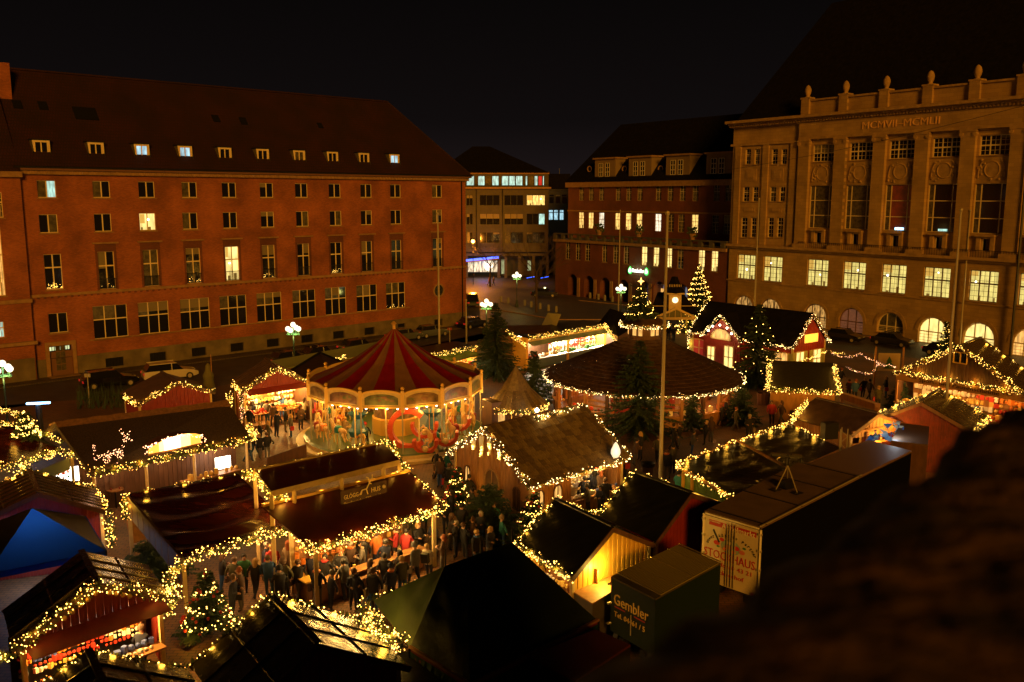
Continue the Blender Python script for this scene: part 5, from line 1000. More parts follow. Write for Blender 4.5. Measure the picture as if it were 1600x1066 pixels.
# ---------- S13 small pointed pavilion
c = P(806, 690); r = T("pointed_kiosk", "small eight-sided wooden kiosk with tall pointed board roof between carousel and hut", "kiosk", c); zb_, zt_ = 2.7, vplane(c, c + V((1, 0, 0)), 803, 572).z; n = 8
for k in range(n):
    t0, t1 = 2 * math.pi * k / n + .2, 2 * math.pi * (k + 1) / n + .2; e = lambda t, rr, z: c + V((rr * math.cos(t), rr * math.sin(t), z))
    b = B()
    for j in range(4): f0, f1 = j / 4, (j + 1) / 4; b.slab([e(t0, 2.3, zb_).lerp(e(t1, 2.3, zb_), f0), e(t0, 2.3, zb_).lerp(e(t1, 2.3, zb_), f1 - .02), e(t0, 1.0, zb_ + 1.2).lerp(e(t1, 1.0, zb_ + 1.2), f1 - .02), e(t0, 1.0, zb_ + 1.2).lerp(e(t1, 1.0, zb_ + 1.2), f0)], .04, M_shing[j % 3])
    b.slab([e(t0, 1.05, zb_ + 1.15), e(t1, 1.05, zb_ + 1.15), e(t1, .04, zt_), e(t0, .04, zt_)], .04, M_shing[k % 2]); b.obj("roof_board", r)
    b = B(); p = e(t0, 1.7, 0); b.obox((p.x, p.y, 0), .14, .14, zb_ + .3, t0, M_cream); b.obj("post", r)
    b = B(); boards(b, e(t0, 1.7, 0), e(t1, 1.7, 0), .02, lambda f: 1.0, M_woodd); b.bar(e(t0, 1.75, 1.05), e(t1, 1.75, 1.05), .35, .05, M_cream); b.obj("counter", r)
garland("garland around the eave of the small pointed kiosk", [c + V((2.3 * math.cos(.2 + math.pi * k / 4), 2.3 * math.sin(.2 + math.pi * k / 4), zb_)) for k in range(9)], r=.2, dens=22, lp=8)
plight("kiosk_light", c + V((0, 0, 2.3)), 160, WARM2, r)
q = P(839, 641, 3.0); l = T("spot_lamp", "piercing white spot lamp beside the small pointed kiosk", "lamp", q); b = B(); b.sph(q, .13, mat("spot lens", (1, 1, 1), .3, emit=(1, .97, .85), strength=40), 8, 6); b.obj("lens", l); b = B(); b.bar(q + V((0, .2, 0)), (q.x, q.y + .2, 0), .06, .06, M_metal); b.cyl(q + V((0, .05, 0)), q + V((0, .25, 0)), .16, .1, M_metal); b.obj("lamp_post", l); plight("lamp_light", q + V((0, -.3, 0)), 60, (1, .92, .7), l)
# ---------- S11 big round hut
c = P(1005, 585, 2.9); c = V((c.x, c.y, 0)); r = T("round_hut", "huge round hut with dark shingled cone roof, cupola and lit rim right of centre", "hut", c); RR = 7.9; n = 60; rows = 16; zc_ = 5.9
for j in range(rows):
    r0, r1 = RR + (1.35 - RR) * j / rows, RR + (1.35 - RR) * (j + 1) / rows; z0, z1 = 2.9 + (zc_ - 2.9) * j / rows, 2.9 + (zc_ - 2.9) * (j + 1) / rows; b = B()
    nn = int(84 - j * 3.2)
    for k in range(nn):
        t0, t1 = 2 * math.pi * (k + .5 * (j % 2)) / nn, 2 * math.pi * (k + .5 * (j % 2) + .995) / nn; m = M_roofr[(k * 7 + j * 3) % 3] if 0 else None; dz = ru(0, .012); pt = lambda rr, t, z: c + V((rr * math.cos(t), rr * math.sin(t), z))
        q = [pt(r0 + .06, t0, z0 + .03 + dz), pt(r0 + .06, t1, z0 + .03 + dz), pt(r1 - .05, t1, z1 + dz * .3), pt(r1 - .05, t0, z1 + dz * .3)]; mm = (mat("dark round roof board", (.062, .034, .018), .85, var=.3, vscale=5, spec=.1), mat("darker round roof board", (.055, .030, .018), .85, var=.3, vscale=5, spec=.1), mat("brown round roof board", (.072, .040, .022), .85, var=.3, vscale=5, spec=.1))[(k * 5 + j * 3) % 3]
        b.face(q, mm); b.face([q[0], q[0] - V((0, 0, .05)), q[1] - V((0, 0, .05)), q[1]], mm)
    b.obj("shingle_course", r, stuff=True)
for k in range(24):
    t = 2 * math.pi * k / 24; b = B(); p = c + V((7.1 * math.cos(t), 7.1 * math.sin(t), 0)); b.obox((p.x, p.y, 0), .22, .22, 3.0, t, M_wood if k % 2 else M_woodd); b.obj("post", r)
    t1 = 2 * math.pi * (k + 1) / 24; q = c + V((7.1 * math.cos(t1), 7.1 * math.sin(t1), 0))
    b = B()
    if k % 3 != 1: boards(b, p, q, .02, lambda f: 1.05, M_wood, .25); b.bar(p + V((0, 0, 1.1)), q + V((0, 0, 1.1)), .5, .06, M_wood)
    if k % 3 == 0: b.bar(p + V((0, 0, 1.6)), q + V((0, 0, 1.6)), .05, .14, M_wood); b.bar(p + V((0, 0, 2.0)), q + V((0, 0, 2.0)), .05, .14, M_wood)
    if b.f: b.obj("railing", r)
b = B(); b.lathe(c, [(2.6, .02), (2.6, 3.2)], M_red, 20); goods(b, c + V((-2.4, -1.6, 0)), c + V((2.4, -1.6, 0)), 1, 2.4, 3, .4, .15, (0, 1, 2, 3)); b.obj("bar_core", r)
b = B()
for k in range(24): t = 2 * math.pi * k / 24; goods(b, c + V((6.9 * math.cos(t), 6.9 * math.sin(t), 0)), c + V((6.9 * math.cos(t + .2), 6.9 * math.sin(t + .2), 0)), 1.2, 1.4, 1, .5, .14, (0, 1, 2, 3))
b.obj("goods", r, stuff=True)
for k in range(10): t = 2 * math.pi * k / 10 + .3; plight("bar_light", c + V((5.6 * math.cos(t), 5.6 * math.sin(t), 2.5)), 190, (1, .34, .07), r)
b = B(); b.lathe(c, [(1.3, zc_ - .1), (1.3, zc_ + .15), (1.25, zc_ + .15), (1.25, zc_ + 1.15)], M_woodd, 20); b.obj("cupola_drum", r)
for k in range(16):
    t = 2 * math.pi * k / 16; b = B(); a_, d_ = [c + V((1.27 * math.cos(t + o), 1.27 * math.sin(t + o), 0)) for o in (-.13, .13)]; b.hexa([a_ + V((0, 0, zc_ + .3)), d_ + V((0, 0, zc_ + .3)), d_ * 1.0 + V((0, 0, zc_ + .3)) + (d_ - c).normalized() * .03, a_ + V((0, 0, zc_ + .3)) + (a_ - c).normalized() * .03, a_ + V((0, 0, zc_ + 1.05)), d_ + V((0, 0, zc_ + 1.05)), d_ + V((0, 0, zc_ + 1.05)) + (d_ - c).normalized() * .03, a_ + V((0, 0, zc_ + 1.05)) + (a_ - c).normalized() * .03], M_lito if k % 3 else M_woodd); b.obj("cupola_window", r)
b = B(); b.lathe(c, [(1.9, zc_ + 1.15), (1.9, zc_ + 1.22), (.1, zc_ + 2.1)], M_roofw, 20); b.obj("cupola_roof", r)
garland("garland ring round the eave of the big round hut", [c + V((RR * 1.0 * math.cos(t), RR * math.sin(t), 2.85)) for t in [2 * math.pi * k / 36 for k in range(37)]], r=.18, dens=18, lp=11, step=2.6, m=M_bulbw, col=(1, .55, .12))
garland("garland ring round the cupola roof of the round hut", [c + V((1.95 * math.cos(t), 1.95 * math.sin(t), zc_ + 1.15)) for t in [2 * math.pi * k / 14 for k in range(15)]], r=.16, dens=22, lp=8, m=M_bulbw)
RC = c; RZ = zc_ + 2.0
# ---------- S10 carousel
c = P(617, 585, 4.6); c = V((c.x, c.y, 0)); r = T("carousel", "large merry-go-round with red and cream striped canopy and gilded panels", "carousel", c); CR = 6.1
b = B(); b.lathe(c, [(0, .02), (CR + .35, .02), (CR + .35, .45), (CR + .1, .5), (0, .5)], mat("teal platform edge", (.05, .16, .12), .4), 40, mfun=lambda a_, j: M_cream if a_ == 1 else mat("green platform", (.05, .10, .03), .35)); b.obj("platform", r)
b = B(); b.lathe(c, [(CR + .9, .02), (CR + .9, .22), (CR + .3, .22)], M_cream, 40); b.obj("step_ring", r)
za, zr_ = 7.9, 4.5; b = B(); NS_ = 24; mr = mat("red canopy stripe", (.19, .004, .006), .5, var=.12, vscale=2); mc = mat("cream canopy stripe", (.20, .10, .042), .5, var=.12, vscale=2)
prof = [(CR - .1, zr_ - .1), (CR * .72, zr_ + .55), (CR * .45, zr_ + 1.35), (CR * .2, zr_ + 2.4), (.06, za)]
for k in range(NS_):
    b = B()
    for a_, d_ in zip(prof, prof[1:]):
        for h in range(3):
            t0, t1 = 2 * math.pi * (k + h / 3) / NS_ + .13, 2 * math.pi * (k + (h + 1) / 3) / NS_ + .13; s0_, s1_ = [.10 * math.sin(math.pi * x) for x in (h / 3, (h + 1) / 3)]
            b.face([c + V((a_[0] * math.cos(t0), a_[0] * math.sin(t0), a_[1] - s0_)), c + V((a_[0] * math.cos(t1), a_[0] * math.sin(t1), a_[1] - s1_)), c + V((d_[0] * math.cos(t1), d_[0] * math.sin(t1), d_[1] - s1_ * d_[0] / CR)), c + V((d_[0] * math.cos(t0), d_[0] * math.sin(t0), d_[1] - s0_ * d_[0] / CR))], mr if k % 2 else mc)
    b.obj("canopy_stripe", r, smooth=False)
b = B(); b.lathe(c, [(.12, za - .1), (.1, za + .2), (.2, za + .35), (.05, za + .5)], M_gold, 8); b.obj("finial", r)
M_pict = [mat("painted landscape " + n_, col, .3, var=.6, vscale=2.2, spec=.6) for n_, col in (("green", (.13, .14, .06)), ("ochre", (.22, .14, .07)), ("rust", (.20, .10, .06)))]
NP_ = 14
for k in range(NP_):
    t0, t1 = 2 * math.pi * k / NP_ - .02 + math.pi / 2 + math.pi / NP_, 2 * math.pi * (k + 1) / NP_ - .02 + math.pi / 2 + math.pi / NP_; A_, B2_ = c + V((CR * math.cos(t0), CR * math.sin(t0), 0)), c + V((CR * math.cos(t1), CR * math.sin(t1), 0)); al = (B2_ - A_).normalized(); L_ = (B2_ - A_).length; on = ((A_ + B2_) / 2 - c).normalized()
    def pp(x, z, o): return A_ + al * (x * L_) + V((0, 0, z)) + on * o
    b = B(); top = [(x / 8, 4.45 + .25 * math.sin(math.pi * x / 8) ** .6) for x in range(9)]; pts = [(0, 3.6), (1, 3.6)] + top[::-1]
    b.face([pp(x, z, 0) for x, z in pts], M_cream); b.face([pp(x, z, -.06) for x, z in pts][::-1], M_cream)
    q = pts + pts[:1]
    for (x, z), (x2, z2) in zip(q, q[1:]): b.bar(pp(x, z, .02), pp(x2, z2, .02), .12, .12, mat("gilded cream", (.78, .52, .16), .35))
    o = b.obj("rounding_panel", r); b = B(); tp = [(.1 + .8 * x / 8, 4.22 + .26 * math.sin(math.pi * x / 8) ** .6) for x in range(9)]
    b.face([pp(x, z, .015) for x, z in [(.1, 3.76), (.9, 3.76)] + tp[::-1]], M_pict[k % 3])
    for h in range(8): x, z = ru(.2, .8), ru(3.95, 4.3); b.face([pp(x + ru(.03, .1) * math.cos(a), z + ru(.05, .14) * math.sin(a), .022 + h * .002) for a in (0, 1, 2, 3, 4, 5)], M_pict[(k + h) % 3])
    b.obj("picture", o)
    b = B(); b.bar(pp(0, 3.3, .03), pp(0, 4.7, .03), .22, .16, mat("gilded cream", (1, 1, 1))); b.sph(pp(0, 4.85, .03), .14, M_gold, 6, 4); b.obj("crest_post", r)
    b = B(); b.cyl(pp(0, .5, -.05), pp(0, 3.6, -.05), .05, .05, M_galv, 6); b.obj("rim_pole", r)
    b = B()
    for h in range(4): b.sph(pp((h + .5) / 4, 3.5, -.15), .075, M_bulbc, 6, 4)
    b.obj("bulb", r, stuff=True)
    plight("rim_light", pp(.5, 3.3, -.6), 60, (1, .5, .08), r); plight("rim_light", pp(.5, 3.35, .55), 42, (1, .5, .08), r)  # outer light of each pair is added to brighten the panels
b = B(); b.lathe(c, [(1.7, .5), (1.7, 1.6), (1.6, 1.7), (1.6, 3.2), (2.4, 3.7), (CR - .2, 3.9)], M_yel, 12, mfun=lambda a_, j: (M_pict[j % 3] if a_ == 2 else (M_gold if a_ < 3 else M_yel))); b.obj("centre_column", r)
b = B()
for k in range(24):
    t = 2 * math.pi * k / 24; b.bar(c + V((1.8 * math.cos(t), 1.8 * math.sin(t), 3.75)), c + V((5.9 * math.cos(t), 5.9 * math.sin(t), 4.05)), .08, .1, M_wood)
b.obj("roof_spoke", r)
for k in range(10): t = 2 * math.pi * k / 10; b = B(); b.sph(c + V((2.6 * math.cos(t), 2.6 * math.sin(t), 3.35)), .08, M_bulbc, 6, 4); b.obj("inner_bulb", r); 
for k in range(6): t = 2 * math.pi * k / 6 + .4; plight("inner_light", c + V((3.2 * math.cos(t), 3.2 * math.sin(t), 3.2)), 95, (1, .48, .07), r)
def skin(edges, verts, name="skin", sub=1):
    me = bpy.data.meshes.new(name); me.from_pydata([v[:3] for v in verts], edges, []); o = bpy.data.objects.new(name, me); COL.objects.link(o)
    md = o.modifiers.new("s", 'SKIN'); sv = me.skin_vertices[0].data
    for i, v in enumerate(verts): rr = v[3] if not isinstance(v[3], tuple) else v[3]; sv[i].radius = rr if isinstance(rr, tuple) else (rr, rr)
    sv[0].use_root = True
    if sub: o.modifiers.new("u", 'SUBSURF').levels = sub
    dg = bpy.context.evaluated_depsgraph_get(); m2 = bpy.data.meshes.new_from_object(o.evaluated_get(dg)); bpy.data.objects.remove(o); m2.name = name; return m2
hv = [(0, 0, 1.0, .20), (.35, 0, 1.02, .22), (-.4, 0, 1.05, .20), (.55, 0, 1.3, .13), (.72, 0, 1.58, .10), (.95, 0, 1.5, .07), (1.05, 0, 1.42, .055), (.45, .12, .75, .08), (.68, .12, .62, .055), (.6, .12, .4, .045), (.45, -.12, .75, .08), (.75, -.12, .78, .055), (.8, -.12, .52, .045), (-.5, .12, .75, .09), (-.62, .12, .5, .055), (-.8, .12, .3, .045), (-.5, -.12, .75, .09), (-.55, -.12, .48, .055), (-.75, -.12, .32, .045), (-.62, 0, 1.1, .07), (-.78, 0, .85, .05)]
he = [(0, 1), (0, 2), (1, 3), (3, 4), (4, 5), (5, 6), (1, 7), (7, 8), (8, 9), (1, 10), (10, 11), (11, 12), (2, 13), (13, 14), (14, 15), (2, 16), (16, 17), (17, 18), (2, 19), (19, 20)]
HM = skin(he, hv, "horse_body"); HM.materials.append(mat("painted horse", (.62, .40, .16), .35))
def horse(t, rr, z=.55, sc_=1.):
    p = c + V((rr * math.cos(t), rr * math.sin(t), z)); o = bpy.data.objects.new("horse", HM); COL.objects.link(o); o.parent = r; o.location = p - c; o.rotation_euler = (0, 0, t - math.pi / 2); o.scale = (sc_,) * 3
    b = B(); m_ = [M_red, mat("teal saddle", (.03, .2, .2), .4), GOODS[2]][int(t * 7) % 3]; b.sph((0, 0, 1.22), .24, m_, 8, 5, .45); b.box(-.16, .16, -.23, .23, .85, 1.2, m_); b.cyl((.15, 0, 0), (.15, 0, 3.1), .03, .03, M_gold, 6)
    for k in range(6): b.sph((.50 + k * .045, 0, 1.38 + k * .055), .09, M_cream, 5, 4)
    q = b.obj("saddle_pole_mane", None, origin=(0, 0, 0)); q.parent = o
for k in range(20):
    t = 2 * math.pi * k / 20
    if 4.3 < t < 5.1: continue
    horse(t, 5.5, .5 + .25 * math.sin(k * 2.1))
    if k % 2: horse(t + .1, 4.2, .5 + .25 * math.cos(k * 1.7), .9)
for k in range(14): t = 2 * math.pi * (k + .5) / 14; b = B(); b.cyl(c + V((4.9 * math.cos(t), 4.9 * math.sin(t), .5)), c + V((4.9 * math.cos(t), 4.9 * math.sin(t), 3.8)), .06, .06, M_cream, 6); b.obj("white_pole", r)
t = math.radians(-72); p = c + V((4.6 * math.cos(t), 4.6 * math.sin(t), 0)); b = B()     # ring gondola and swings
ring = [p + V((1.25 * math.cos(a), .1, 1.75 + 1.25 * math.sin(a))) for a in [k * math.pi / 12 for k in range(3, 22)]]
for a_, d_ in zip(ring, ring[1:]): b.bar(a_, d_, .34, .55, mat("orange red lacquer", (.5, .07, .03), .35), up=(0, 1, 0))
b.obj("ring_gondola", r)
for k, (dx, dy, h, sc_) in enumerate(((1.2, -.9, .55, 1), (2.5, -.2, .9, 1), (3.3, 1.6, 1.4, .9), (1.0, .6, 1.3, 1.1))):
    q = p + V((dx, dy, h)); b = B(); m_ = mat("orange red lacquer", (1, 1, 1))
    for a in range(8): a0, a1 = math.pi * (.95 + a * .14), math.pi * (.95 + (a + 1) * .14); b.bar(q + V((.75 * sc_ * math.cos(a0), 0, .6 + .7 * sc_ * math.sin(a0))), q + V((.75 * sc_ * math.cos(a1), 0, .6 + .7 * sc_ * math.sin(a1))), .22, .7, m_, up=(0, 1, 0))
    b.sph(q + V((0, -.25, .15)), .22, M_cream, 8, 5); b.obj("swing_boat", r)
for k, (t, m_) in enumerate(((-2.15, mat("blue lacquer", (.03, .12, .25), .35)), (-.75, mat("blue lacquer", (1, 1, 1))))):
    q = c + V((3.9 * math.cos(t), 3.9 * math.sin(t), 1.3)); b = B(); b.lathe(q, [(.05, -.5), (.55, -.3), (.7, .1), (.5, .3), (.3, .9), (.7, 1.3)], m_, 12); b.cyl(q - V((0, 0, .8)), q + V((0, 0, 2.3)), .05, .05, M_cream); b.obj("balloon_car", r)
b = B(); q = c + V((CR * 1.02 * math.cos(.25), -2.0, 0)) + V((1.2, 0, 0)); b.obox((q.x, q.y, 0), 1.5, 1.5, 3.2, .5, M_woodd); b.obox((q.x, q.y - .05, 1.2), .5, 1.5, 1.3, .5, M_lito); tag(b.obj("ticket_booth", None, origin=q), "dark wooden ticket booth with lit window at the carousel's right side", "booth")
# ---------- S5 stalls with plank walls
s5a = Stall("yellow_walled_stall", "black roofed stall whose yellow plank rear wall is lit by a lamp", (806, 850), (868, 780), (932, 806), (958, 823), 2.7, M_tarpb, M_yel, walls=(1, 1, 1, 2), overhang=.2)
s5b = Stall("red_walled_stall", "black roofed stall with dark red plank rear wall next to the yellow one", (934, 806), (989, 737), (1050, 756), (1080, 770), 2.7, M_tarpb, M_red, walls=(1, 1, 1, 1), overhang=.15)
s5a.open(3, power=50, pal=(1, 2, 3), rows=4)
garland("garland along gable and ridge of the yellow walled stall", [s5a.L, s5a.A, s5a.R], [s5a.L, s5a.L2], r=.20, dens=28, lp=12)
garland("garland along the left gable of the red walled stall", [s5b.L + V((0, 0, .1)), s5b.A, s5b.R], r=.15, dens=20, lp=7)
q = (s5a.c[2] + s5a.c[3]) / 2 + V((0, 0, 2.4)); q = P(926, 874, 2.5); on = s5a.dv; l = T("wall_lamp", "bare floodlight fixed to the yellow plank wall", "lamp", q); b = B(); b.obox(q - on * .1 + V((0, 0, .0)), .3, .2, .1, .4, M_blk); b.obj("housing", l); b = B(); b.obox(q - on * .1 - V((0, 0, .06)), .26, .16, .04, .4, M_bulbc); b.obj("lens", l); plight("lamp_light", s5a.c[3].lerp(s5a.c[2], .30) + on * .45 + V((0, 0, 2.5)), 170, (1, .60, .10), l, .08)
# chest-like counter in front of yellow wall
qa, qb, qc, qd = P(893, 925, 1.9), P(955, 893, 1.9), P(990, 905, 1.9), P(926, 945, 1.9); b = B(); b.hexa([V((p.x, p.y, .02)) for p in (qa, qb, qc, qd)] + [qa, qb, qc, qd], mat("grey lacquer box", (.10, .085, .075), .4)); b.slab([p + V((0, 0, .05)) for p in (qa, qb, qc, qd)], .05, M_wood); tag(b.obj("storage_chest", None, origin=V((qa.x, qa.y, 0))), "long grey storage chest below the lamp on the yellow wall", "chest")
# ---------- S6 black tarp roofed long stall
g0 = T("green_fronted_stall", "long stall with black tarpaulin roof, lime green front and yellow window frames", "market stall", (*P(1180, 740).xy, 0)); q1, q2, q3, q4, qm, qn = P(1057, 726, 3.3), P(1234, 661, 3.3), P(1315, 700, 2.9), P(1143, 776, 3.1), P(1150, 690, 3.35), P(1232, 735, 3.0)
b = B(); bumpgrid([q4, qn, qm, q1], 24, 24, .04, M_tarpb, b, fx=2); b.obj("tarp_roof", g0, smooth=True); b = B(); bumpgrid([qn, q3, q2, qm], 24, 24, .04, M_tarpb, b, fx=2, seed=2); b.obj("tarp_roof", g0, smooth=True)
b = B(); b.bar(qm + V((0, 0, .1)), qn + V((0, 0, .1)), .12, .1, M_wood); b.obj("ridge_batten", g0); b = B(); 
for a_, d_ in ((q1, qm), (qm, q2), (q2, q3), (q1, q4)): b.bar(a_ - V((0, 0, .06)), d_ - V((0, 0, .06)), .08, .16, M_wood)
b.obj("edge_board", g0); w1, w2 = V((q1.x, q1.y, 0)), V((q4.x, q4.y, 0)); al = (w2 - w1).normalized(); inn = V((-al.y, al.x, 0)); inn = inn if inn.x > 0 else -inn
w1, w2 = w1 + inn * .3 + al * .2, w2 + inn * .3; b = B(); boards(b, w1, w2, .02, lambda f: 3.1, M_grn, .35, .015); b.obj("front_wall", g0)
for t in (.02, .2, .98): p = w1.lerp(w2, t) - inn * .06; b = B(); b.obox((p.x, p.y, 0), .14, .14, 3.1, 0, M_yel); b.obj("post", g0)
for t in (.42, .75):
    b = B(); p = w1.lerp(w2, t) - inn * .06; a_, d_ = p - al * .5, p + al * .5
    b.face([a_ + V((0, 0, 1.1)), d_ + V((0, 0, 1.1)), d_ + V((0, 0, 2.2)), a_ + V((0, 0, 2.2))], M_glass2)
    for x, y in (((a_, 1.1), (d_, 1.1)), ((a_, 2.2), (d_, 2.2)), ((a_, 1.1), (a_, 2.2)), ((d_, 1.1), (d_, 2.2)), ((p, 1.1), (p, 2.2))): b.bar(x[0] + V((0, 0, x[1])) - inn * .03, y[0] + V((0, 0, y[1])) - inn * .03, .07, .07, M_yel)
    b.obj("window", g0)
b = B(); v1_, v2_ = V((q1.x, q1.y, 0)) + al * .2, V((q2.x, q2.y, 0)); boards(b, v1_, v2_, .02, lambda f: 1.0, M_woodd, .3); b.bar(v1_ + V((0, 0, 1.05)), v2_ + V((0, 0, 1.05)), .5, .06, M_wood); b.obj("counter", g0)
garland("long garland along the upper edge of the black tarp roof", [q4, q1, qm, q2, P(1262, 626, 3.6)], r=.18, dens=23, lp=12)
garland("thin garland down the right side of the black tarp roof", [q2, P(1287, 686, 3.1)], r=.10, dens=16, lp=5)
garland("garland under the lime green windows", [P(1050, 765, 1.2), P(1130, 790, 1.2)], r=.12, dens=14, lp=5)
# ---------- S7 brown roof with glowing gable
s7 = Stall("glowing_gable_hut", "brown roofed hut with glowing orange timber gable on the right", (1234, 652), (1275, 622), (1325, 640), (1373, 646), 2.9, M_roofw, M_wood, walls=(1, 2, 1, 1), overhang=.1)
cc = s7.c; p = (cc[2] + cc[3]) / 2 + s7.dv * .25; b = B(); b.bar(P(1376, 649, 3.6), P(1412, 662, 3.0), .09, .09, M_tube); b.obj("tube_lamp", s7.root); b = B()
for f_ in (.25, .5, .75): b.bar(cc[3].lerp(cc[2], f_) + V((0, 0, .1)) + s7.dv * .06, cc[3].lerp(cc[2], f_) + V((0, 0, 3.0)) + s7.dv * .06, .09, .09, M_wood)
b.bar(cc[3] + V((0, 0, 2.2)) + s7.dv * .08, cc[2] + V((0, 0, 2.2)) + s7.dv * .08, .12, .12, M_wood); b.bar(cc[3] + V((0, 0, 3.0)) + s7.dv * .08, cc[2] + V((0, 0, 3.0)) + s7.dv * .08, .12, .12, M_wood); b.obj("timber_frame", s7.root); plight("tube_light", P(1386, 668, 3.9) + V((.1, -1.0, .1)), 45, (.85, .92, 1), s7.root); plight("gable_lamp", p + V((.4, 0, 3.2)) + s7.dv * .5, 260, (1, .42, .05), s7.root); plight("gable_lamp", p + V((-.6, 0, 2.2)) + s7.dv * .5, 200, (1, .42, .05), s7.root)
q = P(1383, 677, 3.3); b = B(); random.seed(5)
for k in range(26): a = q + V((ru(-.9, .9), ru(-.3, .3), ru(-.3, .3) + .0)); a.z += (a.x - q.x) * .45; b.face([a + V((ru(-.35, .35), ru(-.2, .2), ru(-.3, .3))) for _ in range(4)], mat("blue white plastic", (.35, .60, .85), .3) if k % 3 else mat("blue plastic", (.03, .16, .70), .3))
tag(b.obj("plastic_sheet", None, origin=q), "crumpled blue and white plastic sheet hanging beside the glowing gable", "plastic sheet")
garland("garland along the far edge of the glowing gable hut", [s7.L + V((0, 0, .05)), s7.A], r=.15, dens=20, lp=7)
# corrugated container roofs on the right
def crate(name, label, pts, z, m, top=None, cat="container", ribs=0, grp=None):
    q = [P(*p, z) for p in pts]; r = T(name, label, cat, (q[0].x, q[0].y, 0), grp); b = B(); b.hexa([V((p.x, p.y, .3)) for p in q] + [p - V((0, 0, .01)) for p in q], m); b.obj("body", r)
    b = B(); b.slab([p + V((0, 0, .06)) for p in q], .07, top or m); b.obj("roof", r)
    if ribs:
        b = B()
        for k in range(ribs + 1): t = k / ribs; b.bar(q[0].lerp(q[1], t) + V((0, 0, .075)), q[3].lerp(q[2], t) + V((0, 0, .075)), .05, .03, top or m)
        b.obj("roof_rib", r, stuff=True)
    return r, q
rt_, q = crate("ribbed_container", "low container with ribbed brown roof behind the white trailer", [(1262, 728), (1357, 691), (1424, 708), (1330, 754)], 3.4, mat("black drape", (.004, .004, .004), .95, spec=.03), M_roofw, ribs=0); b = B()
for k in range(34): t = (k + .5) / 34; b.bar(q[0].lerp(q[3], t) + V((0, 0, .08)), q[1].lerp(q[2], t) + V((0, 0, .09)), .09, .08, mat("lightened roof rib", (.21, .13, .07), .6))  # rib colour lightened to imitate light catching the relief
b.obj("roof_rib", rt_, stuff=True)
crate("flat_container", "small flat brown roofed cabin beside the glowing gable", [(1392, 690), (1408, 662), (1452, 668), (1450, 697)], 3.5, M_woodd, mat("tan roofing", (.12, .07, .04), .6), cat="cabin")
# ---------- S8 red shed on the right
s8 = Stall("red_shed", "dark red plank shed with black sheet roof behind the nearest flagpole on the right", (1374, 644), (1469, 608), (1546, 652), (1439, 628), 2.8, M_roofm, mat("old dark red boards", (.10, .010, .007), .7, var=.3, vscale=3), walls=(1, 1, 1, 1), overhang=.2)
garland("garland along the far gable of the red shed on the right", [s8.L, s8.A, s8.R, s8.R2], r=.17, dens=20, lp=9)
# ---------- S9 big open timber inn
s9 = Stall("timber_inn", "big open timber snack hall with carved name board at the right edge", (1394, 584), (1501, 540), (1612, 622), (1533, 527), 3.2, M_roofm, M_woodd, walls=(0, 1, 1, 1), overhang=.35, post=M_wood, gablem=M_woodd)
s9.open(0, pal=(1, 0, 1, 3, 2), power=300, col=(1, .5, .12), rows=5, dx=.35, size=.16, lit=False, depth=2.2)
b = B(); p0, p1 = s9.c[0], s9.c[1]; zz_ = 3.05; off = -s9.dv * .2; b.bar(p0 + off + V((0, 0, zz_)), p1 + off + V((0, 0, zz_)), .08, .55, mat("light carved board", (.42, .22, .07), .5)); o = b.obj("name_board", s9.root)
al = (p1 - p0).normalized(); text("lettering", s9.root, "*** Sport- und Pausenscheune ***", (p0 + p1) / 2 + off * 1.35 + V((0, 0, zz_)), al, (0, 0, 1), (p1 - p0).length * .80, mat("dark lettering", (.05, .02, .01), .6), h=.42)
b = B(); q = s9.A - s9.dv * -.3 - V((0, 0, .95)); q = V((q.x, q.y, q.z)) - s9.dv * .12; a_, d_ = q - al * .5, q + al * .5
b.face([a_ - V((0, 0, .4)), d_ - V((0, 0, .4)), d_ + V((0, 0, .4)), a_ + V((0, 0, .4))], M_glass)
for x, y in ((a_, -.4), (a_, .4)): b.bar(a_ + V((0, 0, y)) - s9.dv * .03, d_ + V((0, 0, y)) - s9.dv * .03, .08, .08, M_yel)
for x in (a_, q, d_): b.bar(x - V((0, 0, .4)) - s9.dv * .03, x + V((0, 0, .4)) - s9.dv * .03, .08, .08, M_yel)
b.obj("gable_window", s9.root)
garland("garland on the gable edges of the big timber inn", [s9.L, s9.A, s9.R], [s9.L.lerp(s9.R, .1) + V((0, 0, .35)), s9.L.lerp(s9.R, .92) + V((0, 0, .3))], r=.21, dens=24, lp=12, step=2.2)
garland("garland along the far roof edge of the big timber inn", [s9.A + (s9.A2 - s9.A) * .9, s9.R2], [P(1440, 562, 4.6), s9.A2], r=.12, dens=14, lp=7)
